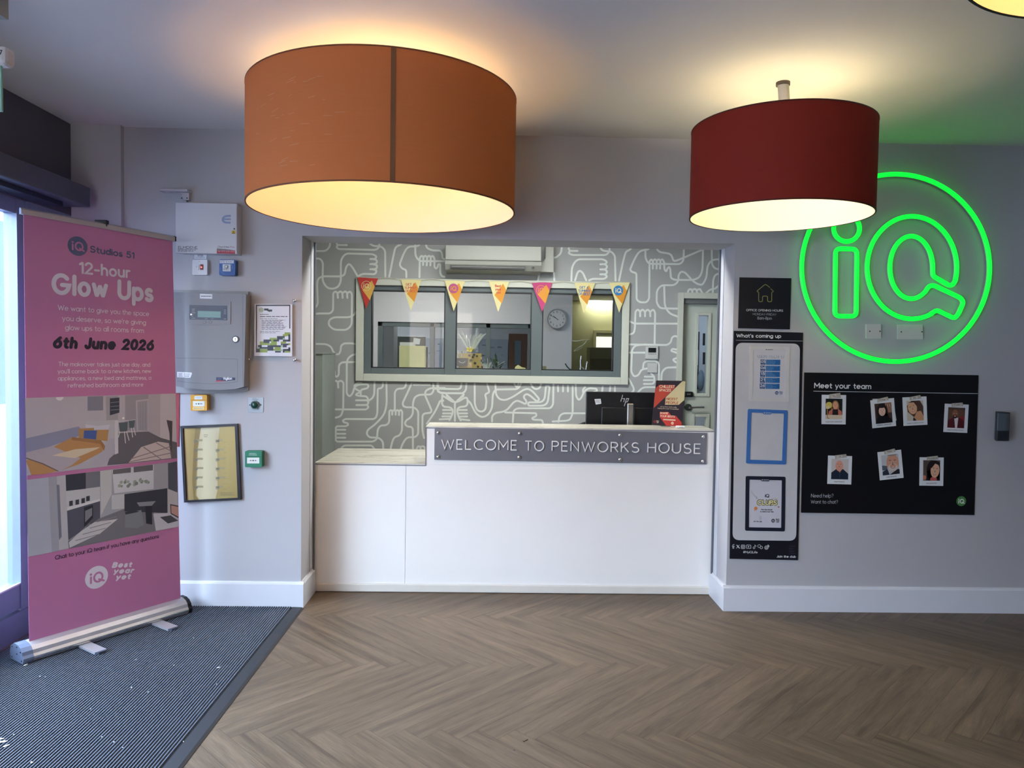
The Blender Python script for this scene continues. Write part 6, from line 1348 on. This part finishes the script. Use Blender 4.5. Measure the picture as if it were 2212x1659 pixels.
# posters slid behind the frames
pw = pmat((204, 204, 208)); PQ = Q2.shift(.0006)
b = MB(); slab(b, Q2, tr(U1, [(515, 1460), (1163, 1473), (1178, 520), (530, 507)]), .0010, pw, back=.0005); PQ = Q2.shift(.001)
bd_, bl2 = pmat((38, 74, 120)), pmat((30, 96, 158))
text(b, PQ, "WHAT'S COMING UP", U1(603, 676), U1(1140, 682), pmat((52, 78, 116)), .0003, top=6.6, bold=.075); text(b, PQ, "WHAT'S COMING UP", U1(607, 672), U1(1136, 678), m_ink, .0006, top=5.9, bold=.02)
for k, (s_, y_) in enumerate((('05', 705), ('06', 826), ('15', 945), ('21', 1064), ('26', 1183))):
    dx = -4*k; quad(b, PQ, tr(U1, [(672+dx, y_), (672+dx, y_+103), (772+dx, y_+106), (772+dx, y_+3)]), bd_, .0003); quad(b, PQ, tr(U1, [(784+dx, y_+3), (782+dx, y_+106), (1066+dx, y_+110), (1066+dx, y_+7)]), bl2, .0003)
    strokes(b, PQ, s_, U1(680+dx, y_+70), U1(766+dx, y_+72), m_ink, .2, .3, top=6.2, off=.0006); rows(b, PQ, *U1(700+dx, y_+82), *U1(745+dx, y_+97), 1, pmat((170, 186, 206)), .0006, rag=0); rows(b, PQ, *U1(798+dx, y_+8), *U1(1050+dx, y_+100), 4, pmat((120, 164, 204)), .0006, th=.3, rag=.6, seed=k)
iq_mark(b, PQ, PQ.px(*U1(994, 1370)), .0098, pw, pmat((36, 74, 124))); byy(b, PQ, *U1(1042, 1335), *U1(1118, 1408), pmat((46, 84, 132)), .0005, .3)
single('poster', b, "poster headed WHAT'S COMING UP with five blue dated rows in the white frame", 'poster')
b = MB(); slab(b, Q2, tr(U2, [(378, 1018), (928, 1028), (940, 220), (388, 208)]), .0010, pmat((200, 200, 208)), back=.0005)
text(b, PQ, 'iQ', U2(648, 508), U2(724, 512), dk, .0005, top=7.6, bold=.03)
text(b, PQ, 'CLUBS', U2(505, 646), U2(868, 654), dk, .0003, top=13.5, bold=.12, shear=.1); text(b, PQ, 'CLUBS', U2(512, 638), U2(860, 646), pmat((222, 214, 150)), .0006, top=11.2, bold=.05, shear=.1)
text(b, PQ, 'Find the people', U2(585, 728), U2(778, 730), dk, .0005, bold=.03, shear=.08); text(b, PQ, 'to match your vibe', U2(566, 762), U2(800, 766), dk, .0005, bold=.03, shear=.08)
text(b, PQ, 'Join the club', U2(450, 928), U2(600, 931), dk, .0005, bold=.03, shear=.08); rows(b, PQ, *U2(555, 825), *U2(598, 900), 5, pmat((150, 150, 156)), .0005)
iq_mark(b, PQ, PQ.px(*U2(789, 906)), .0105, pmat((200, 200, 208)), dk); byy(b, PQ, *U2(836, 868), *U2(902, 945), dk, .0005, .3)
for s in ([(412, 388), (482, 488)], [(414, 410), (476, 495)]): b.strip([PQ.px(*U2(*q), .0005) for q in s], .0009, BACKN, pmat((130, 130, 136)))
for k in range(3): b.strip([PQ.px(*U2(490+10*k, 500+4*k), .0005), PQ.px(*U2(508+12*k, 545-8*k), .0005)], .001, BACKN, pmat((120, 120, 126)))
b.strip([PQ.px(*U2(482, 488), .0005), PQ.px(*U2(505, 497), .0005), PQ.px(*U2(520, 520), .0005)], .0016, BACKN, pmat((130, 130, 136)))
b.disc(PQ.px(*U2(494, 697), .0005), .0098, BACKN, pmat((208, 124, 62)), 18); b.strip([PQ.px(*U2(476, 722), .0005), PQ.px(*U2(470, 738), .0005)], .003, BACKN, pmat((208, 124, 62))); b.disc(PQ.px(*U2(884, 672), .0005), .0055, BACKN, pmat((150, 96, 84)), 12, ry=.004)
b.strip([PQ.px(*U2(760+10*k, 540-18*math.sin(math.pi*k/11)), .0002) for k in range(12)], .002, BACKN, pmat((180, 176, 120)))
single('poster', b, 'poster reading iQ CLUBS with a fork drawing in the navy frame', 'poster')

# neon emblem
T2 = .028; NP = WALL.shift(T2); m_neon = mat('neon_green', (20, 255, 70), .4, emit=(10, 255, 52), estr=1.25); m_track = mat('neon_back_clear', (150, 200, 160), .3)
NX = lambda x, y: (1680+x/3.457, 340+y/3.457)
t = Thing('neon_sign', 'round green neon iQ sign glowing on the right wall', 'neon sign', None)
def neon(name, pts2, closed=True, r=.0125):
    pts = [NP.px(*q) for q in pts2]; b = MB().tube(pts, r, m_neon, 10, closed, ry=.008, flat=BACKN); p = t.part(name, b)
    t.sub(p, 'backing_track', MB().tube([v-BACKN*.013 for v in pts], r*.95, m_track, 6, closed, ry=.005, flat=BACKN))
    sb = MB(); st = max(1, len(pts)//(8 if len(pts) > 60 else 4))
    for k in range(0, len(pts), st): v = pts[k]; sb.cyl(v-BACKN*.017, Vector((v.x, D-.0005, v.z)), .004, m_acp, seg=8)
    t.sub(p, 'spacer', sb)
m_acp = mat('spacer_clear', (170, 190, 176), .3)
def ell(cx, cy, rx, ry, a0, a1, n): return [NX(cx+rx*math.cos(math.radians(a0+(a1-a0)*k/n)), cy+ry*math.sin(math.radians(a0+(a1-a0)*k/n))) for k in range(n+1)]
neon('ring_tube', ell(881, 825, 702, 700, 0, 360, 96)[:-1]); neon('dot_tube', ell(515, 530, 97, 98, 0, 360, 32)[:-1])
ib = [Vector((*NX(*q), 0)) for q in ((427, 1185), (586, 1187), (592, 685), (432, 682))]; neon('stem_tube', [(v.x, v.y) for v in fillet(ib, 11, 6, True)])
qa = ell(1003, 823, 335, 383, 14, -302, 60)                   # outer bowl, over the top and round to the tail
qi = ell(998, 822, 160, 234, 58, 368, 44)                     # inner bowl
tail = [Vector((*NX(*q), 0)) for q in ((1145, 1165), (1187, 1140), (1320, 1203), (1350, 1170), (1388, 1082), (1368, 1050), (1165, 955), (1128, 962), (1100, 1005))]
endc = [Vector((*NX(*q), 0)) for q in ((1158, 850), (1160, 885), (1285, 958), (1312, 948), (1328, 918))]
path = qa + [(v.x, v.y) for v in fillet(tail, 7, 4)] + qi[:-1] + [(v.x, v.y) for v in fillet(endc, 6, 4)]
cl = [path[0]]
for q in path[1:]:
    if math.hypot(q[0]-cl[-1][0], q[1]-cl[-1][1]) > .8: cl.append(q)
neon('letter_tube', cl); t.build()
for lab, x0, y0, x1, y1 in (('square blank plate inside the neon ring, the smaller of two', 1871.5, 700, 1903.5, 731.5), ('double width blank plate inside the neon ring, right of the square one', 1939.5, 701, 1994, 733)):
    t = Thing('blank_plate', lab, 'switch plate'); mpz = mat('plate_grey_white', (214, 212, 206), .45); b = MB(); slab(b, WALL, [(x0, y1), (x1, y1), (x1, y0), (x0, y0)], .012, mpz, .003); t.part('plate', b)
    for x_ in (x0+5, x1-5): k = WALL.px(x_, (y0+y1)/2, .0118); t.part('screw', MB().cyl(k, k+BACKN*.0012, .004, pmat((60, 60, 58)), seg=10))
    t.build()

# team board
t = Thing('team_board', 'large black board headed Meet your team with seven pinned portraits', 'notice board'); T_ = .008
b = MB(); slab(b, WALL, [(1731, 1107.5), (2104.5, 1112.5), (2114, 810.5), (1738, 804.5)], T_, mat('board_black', (7, 8, 14), .4, noise=.02)); p = t.part('board', b); TB = WALL.shift(T_)
TQ = lambda x, y: (1720+x/4.496, 790+y/4.496)
g = MB(); text(g, TB, 'Meet your team', TQ(172, 218), TQ(728, 228), m_ink, top=12.2, bold=.022); g.strip([TB.px(*TQ(166, 247), .0005), TB.px(*TQ(1764, 271), .0005)], .0024, BACKN, m_ink, cap=False)
t.sub(p, 'heading', g); g = MB(); text(g, TB, 'Need help?', TQ(143, 1280), TQ(360, 1281), wd2, bold=-.008); text(g, TB, 'Want to chat?', TQ(141, 1338), TQ(404, 1339), wd2, bold=-.008); t.sub(p, 'lettering', g); g = MB(); iq_mark(g, TB, TB.px(*TQ(1602, 1315)), .0285, m_ink, pmat((66, 128, 62))); t.sub(p, 'emblem', g); t.build()
skin = {'a': (214, 160, 126), 'b': (226, 184, 160), 'c': (196, 146, 108), 'd': (120, 76, 56), 'e': (214, 150, 128), 'f': (206, 150, 122), 'g': (216, 170, 140)}
def polaroid(label, quad4, ph, tape, caption, name, art):
    """card corners tl,tr,br,bl ; print fractions ; tape corners"""
    t = Thing('polaroid_portrait', label, 'photo', 'polaroid portraits on the team board'); tl, tr_, br, bl = [TB.px(*TQ(*q), .0015) for q in quad4]
    b = MB(); b.prism([tl, bl, br, tr_], -BACKN*.001, pmat((218, 222, 224), .5)); p = t.part('card', b)
    ux = (tr_-tl); uy = (bl-tl); PT = PL(tl, BACKN, -uy.normalized())
    f = lambda u, v, o=.0003: tl+ux*u+uy*v+BACKN*o
    g = MB(); text_at(g, PT, caption, f(.5, .915, 0), ux.length*min(.055, 1.05/len(caption)), pmat((70, 74, 80)), .16, .0003); t.sub(p, 'lettering', g)
    b = MB(); x0, y0, x1, y1 = ph
    def S_(pts, rgb, k=0): b.poly([f(x0+(x1-x0)*u, y0+(y1-y0)*v, .0003+.00012*k) for u, v in pts], pmat(rgb, .4))
    def E_(cu, cv, ru, rv, rgb, k, n=20, rot=0):
        S_([(min(1, max(0, cu+ru*math.cos(2*math.pi*i/n)*math.cos(rot)-rv*math.sin(2*math.pi*i/n)*math.sin(rot))), min(1, max(0, cv+ru*math.cos(2*math.pi*i/n)*math.sin(rot)+rv*math.sin(2*math.pi*i/n)*math.cos(rot)))) for i in range(n)], rgb, k)
    def face(cu, cv, ru, rv, rgb, k, beard=None, rot=0.0):
        E_(cu, cv, ru, rv, rgb, k, 24, rot); c_, s_ = math.cos(rot), math.sin(rot)
        R_ = lambda a, d: (cu+a*ru*c_-d*rv*s_, cv+a*ru*s_+d*rv*c_)
        dkc = tuple(int(v*.62) for v in rgb)
        if beard:
            E_(*R_(0, .52), ru*.78, rv*.45, beard, k+1, 20, rot); E_(*R_(0, .36), ru*.5, rv*.24, rgb, k+2, 16, rot)
        for s in (-1, 1):
            E_(*R_(s*.4, -.12), ru*.17, rv*.075, (245, 240, 236), k+3, 12, rot); E_(*R_(s*.4, -.12), ru*.085, rv*.07, (36, 26, 24), k+4, 10, rot); E_(*R_(s*.4, -.30), ru*.22, rv*.035, tuple(int(v*.35) for v in rgb), k+3, 10, rot)
        S_([R_(0, -.1), R_(.14, .24), R_(-.12, .24)], dkc, k+3); E_(*R_(0, .52), ru*.34, rv*.10, (150, 70, 66), k+3, 14, rot); E_(*R_(0, .50), ru*.27, rv*.045, (240, 232, 226), k+4, 12, rot)
    art(S_, E_, face); t.part('photo_print', b)
    b = MB(); tp = [TB.px(*TQ(*q), .0042) for q in tape]; b.prism(tp, -BACKN*.0006, pmat((176, 170, 156), .7)); q = t.part('tape', b)
    g = MB(); a_, d_, e_, h_ = tp; la = a_*.86+e_*.0; lp = lambda u, v: a_*(1-u)*(1-v)+h_*u*(1-v)+d_*(1-u)*v+e_*u*v+BACKN*.0004
    w0, w1 = name[1]; g.poly([lp(w0, .14), lp(w0, .86), lp(w1, .86), lp(w1, .14)], pmat((206, 202, 192), .7)); text_at(g, PL(lp(.5, .5), BACKN, (a_-d_).normalized()), name[0], lp((w0+w1)/2, .5), (a_-d_).length*.46, pmat((70, 66, 64)), .16, .0003); t.sub(q, 'name_label', g); t.build()
def art_a(S, E, F):
    S([(0, 0), (0, 1), (1, 1), (1, 0)], (24, 28, 26)); E(.2, .32, .2, .16, (206, 190, 96), 1); S([(.02, .36), (.02, .5), (.22, .5), (.22, .36)], (214, 196, 150), 2); S([(.08, .5), (.1, 1), (.14, 1), (.12, .5)], (190, 140, 60), 2)
    E(.58, .38, .22, .30, (150, 112, 78), 3); E(.42, .55, .09, .16, (160, 122, 86), 3); S([(.15, .8), (.2, .62), (.42, .5), (.75, .5), (.95, .62), (.98, .8)], (186, 108, 92), 4); S([(.4, .8), (.42, .52), (.74, .52), (.76, .8)], (26, 26, 28), 5); F(.58, .33, .15, .19, skin['a'], 6); S([(0, .8), (0, 1), (1, 1), (1, .8)], (214, 196, 166), 12); S([(.08, .8), (.1, .98), (.24, .98), (.22, .95), (.14, .95), (.12, .8)], (150, 106, 56), 13)
def art_b(S, E, F):
    S([(0, 0), (0, 1), (1, 1), (1, 0)], (70, 52, 44)); S([(.62, 0), (.62, .5), (1, .5), (1, 0)], (150, 110, 84), 1)
    for k in range(6): S([(.64+.06*k, .08), (.64+.06*k, .2), (.68+.06*k, .2), (.68+.06*k, .08)], ((206, 186, 150), (120, 60, 50))[k % 2], 2)
    E(.42, .45, .34, .46, (34, 26, 28), 3); E(.62, .72, .18, .2, (40, 28, 28), 3); S([(.02, 1), (.08, .75), (.3, .62), (.6, .62), (.95, .82), (1, 1)], (16, 16, 22), 5); F(.42, .40, .2, .23, skin['b'], 6); E(.42, .17, .2, .07, (34, 26, 28), 12)
def art_c(S, E, F):
    S([(0, 0), (0, 1), (1, 1), (1, 0)], (196, 186, 172)); S([(.3, 0), (.02, .25), (.05, .55), (.4, .8), (.7, 1), (1, 1), (1, .3), (.8, .0)], (74, 52, 42), 1); S([(.35, .95), (.6, .55), (.85, .52), (1, .8), (1, 1), (.55, 1)], skin['c'], 3); F(.34, .36, .27, .32, (214, 166, 130), 5, rot=-.35); S([(.05, .1), (.45, 0), (.75, 0), (.62, .3), (.42, .08)], (70, 48, 38), 12); S([(.35, 1), (.38, .82), (.5, .92), (.55, 1)], (28, 28, 40), 6)
def art_d(S, E, F):
    S([(0, 0), (0, 1), (1, 1), (1, 0)], (92, 66, 52)); S([(0, .0), (0, .1), (1, .1), (1, 0)], (74, 54, 44), 1); E(.85, .55, .16, .16, (130, 40, 46), 1); S([(0, 1), (.05, .62), (.3, .5), (.7, .5), (.95, .62), (1, 1)], (84, 26, 34), 2); S([(.38, .5), (.62, .5), (.58, 1), (.46, 1)], (214, 206, 206), 3); F(.42, .32, .17, .22, (136, 88, 64), 4, beard=(34, 24, 22))
def art_e(S, E, F):
    S([(0, 0), (0, 1), (1, 1), (1, 0)], (198, 190, 186)); S([(0, 1), (0, .68), (.28, .5), (.7, .5), (1, .72), (1, 1)], (26, 36, 54), 1); S([(.35, .5), (.5, .68), (.62, .5)], (180, 116, 98), 2); F(.46, .34, .22, .26, skin['e'], 3); S([(.485, .66), (.5, .66), (.5, .95), (.485, .95)], (90, 98, 110), 3)
def art_f(S, E, F):
    S([(0, 0), (0, 1), (1, 1), (1, 0)], (186, 192, 196)); S([(0, .5), (0, .75), (.3, .75), (.3, .55)], (80, 92, 104), 1); S([(0, 1), (.0, .82), (.3, .7), (.4, 1)], (36, 44, 64), 2); S([(.4, 1), (.9, .75), (1, .78), (1, 1)], (40, 38, 46), 2); F(.63, .42, .36, .44, skin['f'], 3, beard=(206, 196, 186)); E(.63, .02, .28, .06, (150, 140, 130), 9)
def art_g(S, E, F):
    S([(0, 0), (0, 1), (1, 1), (1, 0)], (84, 72, 66)); E(.62, .5, .42, .52, (26, 20, 24), 1); S([(.2, 1), (.24, .5), (1, .5), (1, 1)], (26, 20, 24), 1); E(.62, .93, .2, .12, (190, 90, 84), 2); F(.7, .5, .26, .36, skin['g'], 3, rot=.15); E(.08, .85, .1, .12, (196, 120, 92), 2); S([(.4, .15), (.7, .02), (.98, .12), (.95, .25), (.7, .16), (.48, .4)], (26, 20, 24), 12)
polaroid('polaroid of person in dark top beside a yellow lamp, top left of the team board', [(247, 282), (484, 285), (479, 570), (244, 567)], (.16, .13, .85, .82), [(318, 277), (314, 320), (432, 312), (424, 263)], 'ASSISTANT MANAGER', ('TRU', (.18, .62)), art_a)
b = MB(); bk = [TB.px(*TQ(*q), .0004) for q in ((740, 322), (765, 585), (974, 532), (938, 318))]; b.prism(bk, BACKN*-.0003, pmat((190, 194, 196), .5)); single('hidden_card', b, 'edge of a second white card under the tilted second portrait in the top row', 'card')
polaroid('tilted polaroid of person with long dark hair in black polo neck', [(718, 337), (948, 313), (969, 584), (738, 608)], (.16, .14, .87, .86), [(783, 324), (786, 358), (897, 333), (884, 300)], 'GENERAL MANAGER', ('PHOEBE', (.05, .8)), art_b)
polaroid('polaroid of person leaning sideways with bare shoulder, third in the top row', [(1030, 308), (1263, 298), (1273, 573), (1041, 585)], (.16, .13, .85, .83), [(1097, 305), (1100, 335), (1212, 318), (1200, 284)], 'RESIDENT EXPERIENCE ADVISOR', ('MEE', (.15, .7)), art_c)
polaroid('polaroid of bald bearded person in maroon jacket at the right edge', [(1442, 368), (1674, 378), (1659, 653), (1427, 643)], (.15, .12, .86, .84), [(1505, 365), (1506, 399), (1619, 390), (1612, 357)], 'RESIDENT EXPERIENCE ADVISOR', ('STUART', (.1, .85)), art_d)
polaroid('polaroid of bald smiling person in navy fleece, bottom left of the team board', [(308, 872), (542, 878), (533, 1153), (300, 1147)], (.15, .11, .86, .83), [(373, 870), (374, 905), (489, 888), (481, 857)], 'MAINTENANCE', ('LEE', (.18, .62)), art_e)
polaroid('tilted polaroid of grinning grey bearded person, middle of the bottom row', [(787, 840), (1017, 815), (1042, 1088), (811, 1113)], (.14, .13, .86, .84), [(849, 828), (854, 862), (963, 833), (952, 803)], 'MAINTENANCE', ('TERRY', (.12, .85)), art_f)
polaroid('polaroid of person with dark parted hair, right end of the bottom row', [(1197, 889), (1432, 891), (1426, 1167), (1194, 1164)], (.15, .1, .85, .82), [(1264, 885), (1265, 921), (1378, 908), (1370, 873)], 'HOUSEKEEPER', ('RAHMEEN', (.08, .88)), art_g)

# dark wall unit at the right edge
t = Thing('wall_dispenser', 'dark grey wall mounted unit at the right of the team board', 'dispenser'); dp = .10; WQ = WALL.shift(dp)
x0, x1 = WALL.px(*TQ(1925, 600)).x, WQ.px(*TQ(2100, 600)).x; zt, zb = WQ.px(*TQ(2000, 455)).z, WQ.px(*TQ(2000, 732)).z; zm = WQ.px(*TQ(2000, 632)).z
xL = WQ.px(*TQ(1958, 600)).x; xB = x0+.002
b = MB(); prof = fillet([Vector((xB, D-.0005, 0)), Vector((xL-.006, D-dep*0-dp+.004, 0)), Vector((xL+.05, D-dp, 0)), Vector((x1-.004, D-dp+.012, 0)), Vector((x1+.004, D-.0005, 0))], .012, 5)
mdu = mat('unit_dark', (30, 34, 40), .45); mdg = mat('unit_slate', (84, 92, 100), .4)
b.prism([v+Vector((0, 0, zb)) for v in prof], (0, 0, zt-zb), mdu); t.part('body', b)
b = MB(); pr = [v+BACKN*.0015 for v in prof if v.y < D-dp+.03 and v.x > xL-.004]; nn = len(pr)
pr2 = pr+[v-BACKN*.001 for v in pr[::-1]]; b.prism([v+Vector((0, 0, zm)) for v in pr2], (0, 0, zt-zm-.004), mdg); t.part('cover', b); t.build()
